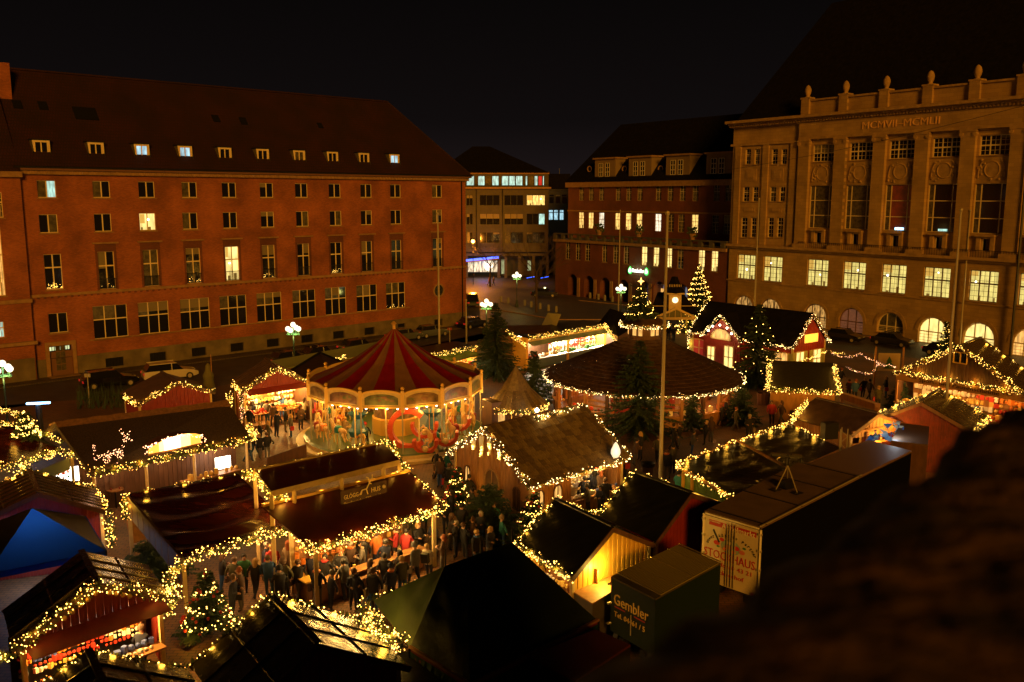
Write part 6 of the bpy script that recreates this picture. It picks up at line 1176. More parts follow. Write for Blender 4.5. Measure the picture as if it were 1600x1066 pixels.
# ---------- S19 white lit long stall, S20 green stall
def longstall(name, label, pf0, pf1, zE, dep, front, col, side, pcol, power, glabel, posts=(.0, .5, 1.), rows=4):
    a_, d_ = P(*pf0, zE), P(*pf1, zE); r = T(name, label, "market stall", (*((a_ + d_) / 2).xy, 0)); al = V((d_.x - a_.x, d_.y - a_.y, 0)).normalized(); bk = V((-al.y, al.x, 0)); bk = bk if bk.y > 0 else -bk
    A0, D0 = V((a_.x, a_.y, 0)), V((d_.x, d_.y, 0)); b = B(); b.slab([a_ - bk * .3, d_ - bk * .3, d_ + bk * dep + V((0, 0, .25)), a_ + bk * dep + V((0, 0, .25))], .1, M_tarpb); b.obj("roof", r)
    b = B(); b.bar(a_ - V((0, 0, .3)), d_ - V((0, 0, .3)), .06, .5, front); b.obj("fascia", r); b = B(); b.slab([a_ - V((0, 0, .5)) - bk * .1, d_ - V((0, 0, .5)) - bk * .1, d_ - V((0, 0, .75)) - bk * 1.0, a_ - V((0, 0, .75)) - bk * 1.0], .04, side); b.obj("awning", r)
    for t in posts: p = A0.lerp(D0, t); b = B(); b.obox((p.x - bk.x * .1, p.y - bk.y * .1, 0), .25, .25, zE - .1, 0, pcol); b.obj("post", r)
    b = B(); b.bar(A0 + V((0, 0, .5)), D0 + V((0, 0, .5)), .1, .95, M_blues); b.bar(A0 + V((0, 0, 1.0)) - bk * .1, D0 + V((0, 0, 1.0)) - bk * .1, .7, .06, M_white); b.obj("counter", r)
    b = B(); b.bar(A0 + bk * 1.3 + V((0, 0, zE / 2)), D0 + bk * 1.3 + V((0, 0, zE / 2)), .05, zE - .1, M_white); b.bar(A0 + V((0, 0, zE / 2)), A0 + bk * dep + V((0, 0, zE / 2)), .05, zE - .1, pcol); b.bar(D0 + V((0, 0, zE / 2)), D0 + bk * dep + V((0, 0, zE / 2)), .05, zE - .1, pcol); b.bar(A0 + bk * dep + V((0, 0, zE / 2)), D0 + bk * dep + V((0, 0, zE / 2)), .05, zE - .1, side); b.obj("wall", r)
    b = B(); goods(b, A0 + bk * 1.1, D0 + bk * 1.1, 1.2, zE - .5, rows, .35, .11, (1, 0, 2, 3, 5)); goods(b, A0, D0, 1.1, 1.3, 1, .3, .13); b.obj("goods", r, stuff=True)
    b = B(); b.bar(A0.lerp(D0, .03) + bk * .4 + V((0, 0, zE - .3)), A0.lerp(D0, .97) + bk * .4 + V((0, 0, zE - .3)), .1, .1, M_tube); b.obj("tube_lamp", r); n = max(2, int((D0 - A0).length / 2))
    for k in range(n): plight("stall_light", A0.lerp(D0, (k + .5) / n) + bk * .6 + V((0, 0, zE - .55)), power / n, col, r)
    garland(glabel, [a_ - bk * .3, d_ - bk * .3], r=.22, dens=20, lp=10); return r, a_, d_, bk
r19, a19, d19, bk19 = longstall("white_lit_stall", "long stall with dazzling white interior and slate blue awning behind the round hut", (822, 527), (945, 507), 3.3, 3.0, M_cream, (1, .84, .58), M_blues, M_yel, 5500, "garland along the front of the dazzling white stall", rows=5)
garland("garland on the left side of the dazzling white stall", [P(792, 518, 3.6), P(824, 540, 3.0)], [P(945, 507, 3.4), P(960, 530, 2.6)], r=.22, dens=20, lp=9)
longstall("green_stall", "green fronted stall with lit shelves behind the carousel's right side", (640, 560), (742, 541), 2.8, 2.5, mat("moss green boards", (.10, .16, .04), .6), (1, .72, .35), mat("moss green boards", (.1, .1, .1)), M_yel, 900, "garland along the green stall behind the carousel", posts=(0, 1))
# dark stall roofs around
def roofbox(name, label, pts, zs, m, mw=None, hz=None):
    q = [P(*p, z) for p, z in zip(pts, zs)]; r = T(name, label, "market stall", (*(sum(q, V()) / len(q)).xy, 0)); b = B(); b.slab(q, .1, m); b.obj("roof", r); ce = sum(q, V()) / len(q)
    b = B(); w_ = [V((p.x, p.y, 0)) + (V((ce.x, ce.y, 0)) - V((p.x, p.y, 0))) * .08 for p in q]
    for k in range(len(q)): a_, d_ = w_[k], w_[(k + 1) % len(q)]; za, zb = q[k].z - .15, q[(k + 1) % len(q)].z - .15; b.face([a_, d_, d_ + V((0, 0, zb)), a_ + V((0, 0, za))], mw or M_woodd)
    b.obj("wall", r); return r, q
roofbox("shingle_roofed_stall", "dark shingle roofed stall with posts and garland in front of the red twin gabled house", [(1200, 606), (1310, 612), (1303, 567), (1203, 563)], [2.7, 2.7, 3.9, 3.9], mat("black shingle roof", (.03, .026, .014), .7, var=.4, vscale=5, bump=.6, bscale=9), M_wood)
garland("garland framing the dark shingle roofed stall on three sides", [P(1203, 563, 4.0), P(1200, 607, 2.75), P(1312, 613, 2.75), P(1304, 569, 3.95)], r=.22, dens=24, lp=10)
roofbox("dark_tent_stall", "dark grey pitched stall roof just left of the carousel canopy", [(430, 592), (520, 612), (560, 575), (500, 549)], [2.7, 2.7, 3.0, 4.2], M_tarpb)
roofbox("dark_roofed_stall", "black roofed stall below the lamp right of the dazzling white stall", [(935, 505), (965, 525), (1010, 500), (953, 482)], [3.0, 3.0, 3.0, 4.2], M_roofd)
roofbox("low_red_roofed_stall", "low dark red roof behind the left end of the white stall", [(775, 524), (860, 520), (860, 508), (790, 509)], [3.4, 3.4, 3.8, 3.8], M_roofw)
r_, q = roofbox("long_awning_truck", "long pale green awning roof of a sales truck behind the carousel", [(412, 580), (600, 551), (592, 534), (410, 566)], [3.2, 3.2, 3.6, 3.6], mat("pale green awning", (.26, .30, .17), .6), mat("tan truck wall", (.22, .13, .06), .7))
garland("scrap of garland at the left of the carousel roof", [P(522, 561, 3.6), P(540, 556, 3.6)], r=.15, dens=22, lp=5)
# ---------- S25 red twin gabled house
s25 = Stall("red_shuttered_house", "long dark roofed red house with two lit gables and pale shutters before the opera house", (1240, 543), (1271, 490), (1297, 534), (1106, 471), 3.3, M_roofd, M_red, walls=(1, 1, 1, 1), overhang=.35)
cc = s25.c; r = s25.root; al = (cc[3] - cc[0]).normalized(); out = V((-al.y, al.x, 0)); out = out if out.y < 0 else -out
def shut_window(root, p, al, out, w_, z0, z1, m, sh=True, fm=M_cream):
    b = B(); a_, d_ = p - al * w_ / 2 + out * .05, p + al * w_ / 2 + out * .05; b.face([a_ + V((0, 0, z0)), d_ + V((0, 0, z0)), d_ + V((0, 0, z1)), a_ + V((0, 0, z1))], m)
    for t in (0, .5, 1): q = a_.lerp(d_, t) + out * .03; b.bar(q + V((0, 0, z0)), q + V((0, 0, z1)), .08, .08, fm)
    for t in (0, .5, 1): z = z0 + (z1 - z0) * t; b.bar(a_ + out * .03 + V((0, 0, z)), d_ + out * .03 + V((0, 0, z)), .08, .08, fm)
    o = b.obj("window", root)
    if sh:
        for q, sg in ((a_, -1), (d_, 1)): b = B(); b.bar(q + al * sg * .05 + V((0, 0, (z0 + z1) / 2)), q + al * sg * .55 + V((0, 0, (z0 + z1) / 2)), .05, z1 - z0, mat("sage shutter", (.36, .36, .18), .6)); b.obj("shutter", root)
for t, m in ((.10, M_lito), (.28, M_lito), (.62, M_litw), (.93, M_glass2)): shut_window(r, cc[0].lerp(cc[3], t), al, out, 1.5, .9, 2.6, m if t < .9 else mat("dim red room", (.3, .03, .02), .6, emit=(.5, .03, .02), strength=.4))
ga = (cc[1] - cc[0]).normalized(); go = -s25.dv
for t in (.22, .75): shut_window(r, cc[0].lerp(cc[1], t), ga, go, 1.2, .9, 2.7, M_litw)
b = B(); p = (s25.A + (s25.L + s25.R) / 2) / 2; p = V((p.x, p.y, 3.9)) - s25.dv * -.2; b.bar(p + go * .1 - ga * 1.0, p + go * .1 + ga * 1.0, .06, .8, mat("lit gold board", (.8, .5, .1), .5, emit=(1, .5, .06), strength=1.3)); b.obj("gable_board", r)
plight("gable_lamp", p + go * 1.2, 60, WARM, r)
# cross gable
gp = cc[0].lerp(cc[3], .66); zr2 = 5.6; hw = 2.6; gl, gr = gp - al * -hw + out * .8, gp + al * -hw + out * .8; ga_ = gp + out * .8 + V((0, 0, zr2)); bk = -out * 3.2
b = B(); b.slab([gl + V((0, 0, 3.1)), ga_, ga_ + bk, gl + bk * .1 + V((0, 0, 3.1))], .08, M_roofd); b.slab([ga_, gr + V((0, 0, 3.1)), gr + bk * .1 + V((0, 0, 3.1)), ga_ + bk], .08, M_roofd); b.obj("cross_roof", r)
b = B(); g0_, g1_ = gl - al * .3 - out * .3, gr + al * .3 - out * .3; boards(b, g0_, g1_, .02, lambda f: 2.95 + 2.3 * (1 - abs(f - .5) * 2), M_red); b.obj("cross_gable_wall", r)
arc = [gp + out * .62 + V((0, 0, 3.1)) + al * (1.2 * math.cos(a)) + V((0, 0, .95 * math.sin(a))) for a in [math.pi * k / 8 for k in range(9)]]
b = B(); b.face(arc, M_lito); 
for p, q in zip(arc, arc[1:]): b.bar(p + out * .06, q + out * .06, .12, .12, M_cream)
b.bar(arc[0] + out * .06, arc[-1] + out * .06, .12, .12, M_cream); b.obj("fan_window", r)
b = B()
for k in range(5): b.sph(gp + out * .85 + al * (1.5 * math.cos(.3 + k * .63)) + V((0, 0, 3.5 + 1.0 * math.sin(.3 + k * .63))), .1, M_bulbc, 6, 4)
b.obj("gable_bulb", r); plight("gable_lamp", gp + out * 2.0 + V((0, 0, 3.6)), 110, (1, .6, .25), r)
shut_window(r, gp + out * .55 - al * 1.0, al, out, 1.1, .3, 2.5, M_litw, False); shut_window(r, gp + out * .55 + al * 1.2, al, out, .9, .3, 2.2, M_litw, False)
garland("garland along the gables and eave of the long red house", [s25.L2, s25.L, s25.A, s25.R], [gl + V((0, 0, 3.1)), ga_, gr + V((0, 0, 3.1))], [s25.A2, s25.L2, V((s25.L2.x, s25.L2.y, .8))], r=.16, dens=20, lp=11, step=2.4, m=M_bulbw)
# ---------- clock kiosk
c = P(1055, 532); r = T("clock_kiosk", "small open kiosk with cream pediment and lit clock turret", "kiosk", c); zf = lambda y: vplane(c, c + V((1, 0, 0)), 1055, y).z; ux_ = lambda x: vplane(c, c + V((1, 0, 0)), x, 500).x - c.x
e0, e1, ze, zp = ux_(1021), ux_(1088), zf(497), zf(482); b = B(); b.slab([c + V((e0, 0, ze)), c + V((0, 0, zp)), c + V((0, 5, zp)), c + V((e0, 5, ze))], .1, M_roofd); b.slab([c + V((0, 0, zp)), c + V((e1, 0, ze)), c + V((e1, 5, ze)), c + V((0, 5, zp))], .1, M_roofd); b.slab([c + V((e0 - .3, 1.5, ze + .3)), c + V((e1 + .6, 1.5, ze + .3)), c + V((e1 * .6, 4, zf(462))), c + V((e0 * .6, 4, zf(462)))], .1, M_roofd); b.obj("roof", r)
b = B(); b.bar(c + V((e0, -.1, ze)), c + V((0, -.1, zp)), .1, .25, M_cream); b.bar(c + V((0, -.1, zp)), c + V((e1, -.1, ze)), .1, .25, M_cream); b.bar(c + V((e0, -.12, ze - .05)), c + V((e1, -.12, ze - .05)), .12, .3, M_cream); b.face([c + V((e0 * .8, 0, ze)), c + V((e1 * .8, 0, ze)), c + V((0, 0, zp - .2))], mat("olive pediment", (.14, .14, .06), .7))
for k in range(7): x = e0 + (e1 - e0) * (k + .5) / 7; b.bar(c + V((x, -.08, ze)), c + V((x * .9, -.08, ze + (zp - ze) * (1 - abs(x) / e1) * .9)), .06, .06, M_cream)
b.obj("pediment", r)
for x in (e0 + .3, e1 - .3):
    for y in (0, 4.5): b = B(); b.obox((c.x + x, c.y + y, 0), .2, .2, ze, 0, mat("sage post", (.30, .32, .14), .6)); b.obj("post", r)
t0 = zf(482); t1 = zf(461); b = B(); b.box(c.x - .75, c.x + .75, c.y + .8, c.y + 2.3, t0 - 1.5, t1, M_cream); b.box(c.x - 1.05, c.x + 1.05, c.y + .5, c.y + 2.6, t1, t1 + .15, M_cream); b.lathe((c.x, c.y + 1.55, t1 + .15), [(1.4, 0), (.85, .6), (.75, .9), (.35, 1.9), (.05, zf(440) - t1)], M_roofd, 4)
for k in range(8): b.box(c.x - .8 + k * .2, c.x - .74 + k * .2, c.y + .55, c.y + .6, t1 + .9, t1 + 1.2, M_cream)
b.obj("clock_turret", r); b = B(); b.cyl((c.x, c.y + .78, (t0 + t1) / 2 + .1), (c.x, c.y + .72, (t0 + t1) / 2 + .1), .34, .34, mat("lit clock face", (1, 1, .8), .4, emit=(1, .88, .5), strength=2.2), 16); b.bar((c.x, c.y + .70, (t0 + t1) / 2 + .1), (c.x, c.y + .70, (t0 + t1) / 2 + .5), .05, .03, M_blk, up=(0, 1, 0)); b.bar((c.x, c.y + .70, (t0 + t1) / 2 + .1), (c.x + .25, c.y + .70, (t0 + t1) / 2 + .0), .05, .03, M_blk, up=(0, 1, 0)); b.obj("clock_face", r)
for k in range(2): b = B(); a_ = c + V((0, 0, ze + .9)); b.bar(a_ + V((-3 + 3.4 * k, 1.2, .4)), a_ + V((-.8 + 3.8 * k, 1.2, .4)), .06, .06, M_cream); b.obj("roof_cresting", r)
plight("kiosk_light", c + V((0, 1.5, 2.6)), 120, (.95, .9, .5), r)
# ---------- trucks and trailers
def trailer(name, label, quad, ztop, m, topm, cat):
    q = [P(*p, ztop) for p in quad]; r = T(name, label, cat, (q[0].x, q[0].y, 0)); b = B(); b.hexa([V((p.x, p.y, .9)) for p in q] + [p - V((0, 0, .02)) for p in q], m); b.obj("box_body", r)
    b = B(); b.slab([p + V((0, 0, .05)) for p in q], .06, topm); b.obj("roof", r)
    al = (q[3] - q[0]).normalized()
    for t in (.12, .24, .8):
        for side in (0, 1):
            p = (q[0].lerp(q[3], t) if not side else q[1].lerp(q[2], t)); w_ = (q[1] - q[0]).normalized() * (.14 if not side else -.14); b = B(); p = V((p.x, p.y, .5)) + w_; b.cyl(p, p + w_ * 1.6, .48, .48, M_blk, 14); b.cyl(p - w_ * .05, p + w_ * .2, .25, .25, M_metal, 10); b.obj("wheel", r)
    b = B(); b.bar(V((q[0].x, q[0].y, .7)) + (q[1] - q[0]).normalized() * .6, V((q[3].x, q[3].y, .7)) + (q[1] - q[0]).normalized() * .6, .2, .3, M_metal); b.bar(V((q[1].x, q[1].y, .7)) - (q[1] - q[0]).normalized() * .6, V((q[2].x, q[2].y, .7)) - (q[1] - q[0]).normalized() * .6, .2, .3, M_metal); b.obj("chassis", r)
    return r, q
M_truckw = mat("white truck paint", (.62, .54, .40), .4, var=.1, vscale=1)
rw, q = trailer("sales_trailer", "white meat sales trailer with red lettering and a tripod on its brown roof", [(1101, 800), (1190, 826), (1348, 745), (1252, 722)], 3.9, mat("black drape", (.004, .004, .004), .95, spec=.03), mat("brown roof felt", (.16, .10, .055), .7, var=.2, vscale=1), "truck")
al = (q[1] - q[0]).normalized(); on = V((al.y, -al.x, 0)); on = on if on.y < 0 else -on; Wt = (q[1] - q[0]).length
def RP(u, z, o=.03): return q[0] + al * (u * Wt) + V((0, 0, z - q[0].z)) + on * o
b = B(); b.hexa([RP(0, .95, .0), RP(.495, .95, .0), RP(.495, .95, .04), RP(0, .95, .04), RP(0, 3.8, .0), RP(.495, 3.8, .0), RP(.495, 3.8, .04), RP(0, 3.8, .04)], M_truckw); b.obj("rear_door", rw)
b = B(); b.hexa([RP(.505, .95, .0), RP(1, .95, .0), RP(1, .95, .04), RP(.505, .95, .04), RP(.505, 3.8, .0), RP(1, 3.8, .0), RP(1, 3.8, .04), RP(.505, 3.8, .04)], M_truckw); b.obj("rear_door", rw)
mred = mat("sign red", (.42, .03, .02), .5); b = B(); b.face([RP(.1, 3.45, .046), RP(.93, 3.45, .046), RP(.93, 3.68, .046), RP(.1, 3.68, .046)], mred); b.obj("red_banner", rw)
text("lettering", rw, "Abholmarkt", RP(.62, 3.55, .056), al, (0, 0, 1), Wt * .58, M_white, h=.22); text("lettering", rw, "preiswerter", RP(.21, 3.62, .056), al, (0, 0, 1), Wt * .2, M_white, h=.08)
text("lettering", rw, "STOCKHAUS", RP(.48, 2.25, .05), al, (0, 0, 1), Wt * .9, mred, h=.36); text("lettering", rw, "Telefon 0 43 21", RP(.5, 1.85, .05), al, (0, 0, 1), Wt * .75, mred, h=.18); text("lettering", rw, "Stockseehof", RP(.45, 1.5, .05), al, (0, 0, 1), Wt * .6, mred, h=.18)
ar = [RP(.5 + .34 * math.cos(a), 2.75 + .5 * math.sin(a), .05) for a in (2.9, 2.6, 2.3, 2.0, 1.7)]
for k, ch in enumerate("zuverlässige Partner"):
    a = math.pi * (.95 - .9 * k / 19); 
    if ch != " ": text("lettering", rw, ch, RP(.5 + .42 * math.cos(a), 2.55 + .62 * math.sin(a), .05), al * math.sin(a) - V((0, 0, 1)) * math.cos(a) * .8, V((0, 0, 1)) * math.sin(a) + al * math.cos(a) * .8, .075, M_blk)
b = B(); 
for k, (x, z, s_, m_) in enumerate(((.5, 2.72, .62, mat("pale blue print", (.3, .42, .45), .5)), (.25, 2.75, .2, GOODS[0]), (.34, 2.95, .15, GOODS[0]), (.47, 2.9, .15, GOODS[1]), (.45, 2.7, .2, mat("ham pink", (.6, .18, .14), .5)), (.6, 2.75, .2, GOODS[0]), (.55, 2.55, .16, GOODS[2]), (.7, 2.65, .18, mat("ham pink", (1, 1, 1))), (.4, 2.58, .14, GOODS[2]), (.74, 2.85, .1, GOODS[4]), (.28, 2.62, .1, GOODS[4]))):
    b.face([RP(x + s_ * .55 * math.cos(a * math.pi / 7) / Wt * 1.4, z + s_ * .5 * math.sin(a * math.pi / 7), .046 + k * .0015) for a in range(14)], m_)
b.obj("meat_picture", rw)
b = B()
for u in (.44, .48, .53, .58): b.cyl(RP(u, 1.0, .09), RP(u, 3.75, .09), .02, .02, M_galv, 5)
for u in (.0, 1.): b.cyl(RP(u, .95, .05), RP(u, 3.85, .05), .05, .05, M_white, 6)
b.bar(RP(.03, 3.88, .05), RP(.97, 3.88, .05), .05, .06, M_white); b.obj("door_bar", rw)
for u in (.06, .94):
    b = B(); b.hexa([RP(u - .05, .98, .05), RP(u + .05, .98, .05), RP(u + .05, .98, .11), RP(u - .05, .98, .11), RP(u - .05, 1.1, .05), RP(u + .05, 1.1, .05), RP(u + .05, 1.1, .11), RP(u - .05, 1.1, .11)], mat("unlit red lamp", (.25, .01, .01), .3)); b.obj("tail_lamp", rw)
    for z in (1.3, 2.1, 2.9, 3.6): b = B(); b.obox(RP(u + (.05 if u > .5 else -.05), z, .04), .16, .1, .09, math.atan2(al.y, al.x), M_galv); b.obj("hinge", rw)
b = B()
for t in (.04, .36, .68, .97): b.bar(q[0].lerp(q[3], t) + V((0, 0, .065)), q[1].lerp(q[2], t) + V((0, 0, .065)), .07, .03, M_blk)
b.bar(q[0].lerp(q[1], .98) + V((0, 0, .07)), q[3].lerp(q[2], .98) + V((0, 0, .07)), .06, .06, M_galv); b.obj("roof_seam", rw)
# tripod with covered head
ft = [P(1212, 766, 3.97), P(1246, 771, 3.97), P(1230, 752, 3.97)]; hd = P(1231, 733, 4.0); hd = V((ft[0].x * .35 + ft[1].x * .35 + ft[2].x * .3, ft[0].y * .35 + ft[1].y * .35 + ft[2].y * .3, 5.05)); tr = T("camera_tripod", "tripod with plastic wrapped head standing on the white trailer's roof", "tripod", (hd.x, hd.y, 3.97))
for f in ft: b = B(); b.cyl(f, hd, .02, .03, M_galv, 5); b.obj("leg", tr); b = B(); b.obox(f - V((0, 0, .0)), .45, .3, .04, .6, M_blk); b.obj("foot_mat", tr)
b = B(); b.cyl(hd, hd + V((0, 0, .35)), .04, .03, M_metal, 6); b.obox(hd - V((0, 0, 1.05)), .5, .4, .35, .5, M_blk); b.obj("ballast", tr)
random.seed(3); b = B(); hh = hd + V((0, 0, .45)); mpl = mat("clear wrinkled plastic", (.03, .03, .025), .1)
b.bar(hh + V((-.75, 0, .08)), hh + V((.6, 0, -.02)), .2, .12, mpl)
for k in range(30): a = hh + V((ru(-.7, .7), ru(-.15, .15), ru(-.05, .1))); a.z -= (abs(a.x - hh.x) > .3) * ru(0, .3); b.face([a + V((ru(-.18, .18), ru(-.1, .1), ru(-.15, .12))) for _ in range(3)], mpl)
b.obj("wrapped_head", tr)
# lattice truss and speaker
tb = P(1311, 712, 3.0); r = T("lattice_truss", "short lattice truss with black floodlight beside the brown hut roof", "truss", (tb.x, tb.y, 0)); b = B()
for dx, dy in ((0, 0), (.4, 0), (.2, .35)): b.cyl((tb.x + dx, tb.y + dy, 0), (tb.x + dx, tb.y + dy, 4.5), .03, .03, M_galv, 5)
for k in range(12): z = k * .37; b.cyl((tb.x + (.4 if k % 2 else 0), tb.y, z), (tb.x + (0 if k % 2 else .4), tb.y, z + .37), .015, .015, M_galv, 4); b.cyl((tb.x, tb.y, z), (tb.x + .2, tb.y + .35, z + .37), .015, .015, M_galv, 4)
b.obj("truss_frame", r); b = B(); b.obox((tb.x - .5, tb.y + .3, 3.9), .8, .5, .9, .2, M_blk); b.obj("floodlight", r)
# dark green trailer
M_dg = mat("dark green paint", (.008, .022, .012), .35)
M_dgr2 = mat("lightened olive rib", (.26, .22, .06), .35)  # lighter colour imitates light along the raised ribs
M_dgr = mat("olive ribbed roof", (.07, .06, .015), .35, var=.3, vscale=1.5, bump=.3, bscale=4)  # roof colour darkened to imitate shade between the ribs
rg, q = trailer("ribbed_trailer", "dark green box trailer with yellow script and ribbed olive roof", [(955, 903), (1024, 938), (1126, 882), (1061, 853)], 3.0, M_dg, M_dgr, "trailer")
b = B()
for k in range(26): t = (k + .5) / 26; b.bar(q[0].lerp(q[1], t) + V((0, 0, .07)) + (q[3] - q[0]) * .08, q[3].lerp(q[2], t) + V((0, 0, .07)) - (q[3] - q[0]) * .03, .05, .04, M_dgr2)
b.obj("roof_rib", rg, stuff=True); b = B()
for t in (.08, .3, .56, .82, 1.0): b.bar(q[0].lerp(q[3], t) + V((0, 0, .10)), q[1].lerp(q[2], t) + V((0, 0, .10)), .04, .03, mat("bright seam", (.35, .30, .14), .3, .5))
b.obj("roof_seam", rg); al = (q[1] - q[0]).normalized(); on = V((al.y, -al.x, 0)); on = on if on.y < 0 else -on; Wt = (q[1] - q[0]).length
my = mat("yellow script", (.75, .55, .16), .5); text("lettering", rg, "Gembler", RP(.48, 2.28, .03), al, (0, 0, 1) , Wt * .78, my, h=.42); text("lettering", rg, "Tel. 04461 / 5", RP(.45, 1.7, .03), al, (0, 0, 1), Wt * .7, my, h=.2)
b = B(); b.face([RP(.1, 1.95, .02), RP(.35, 1.95, .02), RP(.35, 2.0, .02), RP(.1, 2.0, .02)], mred); b.face([RP(.55, 1.95, .02), RP(.8, 1.95, .02), RP(.8, 2.0, .02), RP(.55, 2.0, .02)], mred); b.obj("red_line", rg)
b = B()
for z in (2.75, 2.0, 1.2): b.obox(RP(0, z, .05), .2, .1, .06, .5, M_galv)
b.cyl(RP(.5, 1.2, .06), RP(.5, 2.0, .06), .02, .02, M_galv, 5); b.obj("hinge", rg)
crate("maroon_box_roof", "maroon box roof peeping out between green tent and stone parapet", [(828, 1028), (930, 986), (985, 1010), (900, 1066)], 2.9, M_blk, M_tarpr2, cat="cabin")
crate("dark_canopy_roof", "black flat canopy right beside the shiny roofed stall at the bottom", [(560, 1075), (590, 1030), (640, 1020), (720, 1080)], 2.2, M_blk, M_tarpb, cat="canopy")
# ---------- cars
def car(px, py, yaw, name, label, m, L_=4.6, W=1.8, H=1.5, lights=False, est=False, roofl=None):
    p = P(px, py); r = T(name, label, "car", p, rotz=R(yaw), local=True); b = B(); x = L_ / 2; w2 = W / 2
    sec = [(-x, .35, .75, .8), (-x + .08, .3, .95, .92), (-x + .5, .25, 1.0, 1), (-.1, .25, 1.0, 1), (x - 1.2, .25, .98, 1), (x - .35, .28, .82, .95), (x, .38, .62, .82)]
    rings = [[(sx_, -w2 * k, z0), (sx_, w2 * k, z0), (sx_, w2 * k, z0 + .3), (sx_, w2 * k * .96, z1), (sx_, -w2 * k * .96, z1), (sx_, -w2 * k, z0 + .3)] for sx_, z0, z1, k in sec]
    i = len(b.v); 
    for rg_ in rings: b.v += rg_
    for a in range(len(rings) - 1):
        for k in range(6): b.f.append((i + a * 6 + k, i + a * 6 + (k + 1) % 6, i + (a + 1) * 6 + (k + 1) % 6, i + (a + 1) * 6 + k)); b.m.append(b.mi(m))
    b.face(rings[0][::-1], m); b.face(rings[-1], m); o = b.obj("body", r, smooth=False)
    b = B(); rb_ = -x + (.35 if est else .75); cab = [(rb_ - .2, .98, .95), (rb_ + .25, H - .06, .80), (-.1, H, .80), (.45, H - .05, .78), (x - 1.35, .97, .92)]
    for (xa, za, ka), (xb, zb, kb) in zip(cab, cab[1:]):
        b.face([(xa, -w2 * ka, za), (xb, -w2 * kb, zb), (xb, w2 * kb, zb), (xa, w2 * ka, za)], m if za > 1.3 and zb > 1.3 else M_glass)
    for s_ in (-1, 1): b.face([(xa_, s_ * w2 * ka, za_) for xa_, za_, ka in cab][::s_], M_glass)
    b.obj("cabin", r)
    for s_ in (-1, 1): b = B(); b.bar((rb_ + .2, s_ * w2 * .82, H - .04), (.5, s_ * w2 * .80, H - .02), .06, .07, m); b.bar((.05, s_ * w2 * .81, H - .04), (.05, s_ * w2 * .95, .98), .06, .06, m, up=(1, 0, 0)); b.obj("roof_rail", r)
    for sx_ in (-x + .85, x - .85):
        for s_ in (-1, 1): b = B(); b.cyl((sx_, s_ * (w2 - .2), .33), (sx_, s_ * (w2 + .02), .33), .33, .33, M_blk, 14); b.cyl((sx_, s_ * (w2 + .0), .33), (sx_, s_ * (w2 + .035), .33), .2, .2, M_galv, 8); b.obj("wheel", r)
    for s_ in (-1, 1):
        b = B(); b.box(-x - .02, -x + .06, s_ * w2 * .72 - .18, s_ * w2 * .72 + .18, .68, .86, mat("red tail lamp", (.3, .01, .01), .3, emit=(1, .03, .02), strength=1.2 if lights else .25)); b.obj("tail_lamp", r)
        b = B(); b.box(x - .22, x - .05, s_ * w2 * .62 - .2, s_ * w2 * .62 + .2, .55, .70, mat("headlamp glass", (.5, .5, .4), .1)); b.obj("headlamp", r)
    if roofl: b = B(); b.box(-.1, .15, -.35, .35, H, H + .14, mat("lit taxi sign", (1, .9, .5), .4, emit=(1, .85, .4), strength=3.5)); b.obj("roof_sign", r)
    return r
fy = math.degrees(math.atan2(LU.y, LU.x)); oy = math.degrees(math.atan2(OU.y, OU.x))
car(266, 592, fy - 12, "parked_car", "white estate car parked by the basement windows of the long brick block", mat("white car paint", (.55, .50, .38), .25, coat=.5), 4.9, 1.95, 1.65, est=True)
car(172, 604, fy - 6, "parked_car", "black car parked left of the white estate car", mat("black car paint", (.008, .008, .008), .15, coat=.8), 4.8, 1.85, 1.6, True, True)
car(500, 562, fy, "parked_car", "dark car parked behind the globe lamp left of the carousel", mat("black car paint", (1, 1, 1)), grp if 0 else 4.5)
car(452, 570, fy, "parked_car", "dark car nearest the lamp post left of the carousel", mat("dark grey car paint", (.02, .02, .022), .2))
car(560, 550, fy, "parked_car", "dark car half hidden by the carousel tip", mat("dark grey car paint", (1, 1, 1)))
car(632, 532, fy, "parked_car", "silvery car just right of the carousel tip", mat("silver car paint", (.16, .17, .13), .2, .5))
car(674, 526, fy, "parked_car", "silvery car beside the flagpole behind the carousel", mat("silver car paint", (1, 1, 1)))
car(738, 512, fy + 8, "parked_car", "dark car at the corner of the brick block below the green lamps", mat("black car paint", (1, 1, 1)))
car(736, 478, 100, "parked_car", "dark van-like car just right of the brick block corner", mat("dark green car paint", (.02, .035, .025), .15), 5.0, 2.0, 2.1, est=True)
car(851, 464, -8, "taxi", "dark taxi with glowing roof sign on the road by the arcade", mat("dark grey car paint", (1, 1, 1)), roofl=True)
car(1318, 533, oy + 8, "parked_car", "dark car with red tail lamps before the opera's second archway from the right group", mat("black car paint", (1, 1, 1)), lights=True)
car(1394, 540, oy + 8, "parked_car", "shiny dark car parked under the opera's tall arched door", mat("dark grey car paint", (1, 1, 1)))
car(1478, 556, oy + 8, "parked_car", "dark car behind the small lit tree on the right", mat("black car paint", (1, 1, 1)))
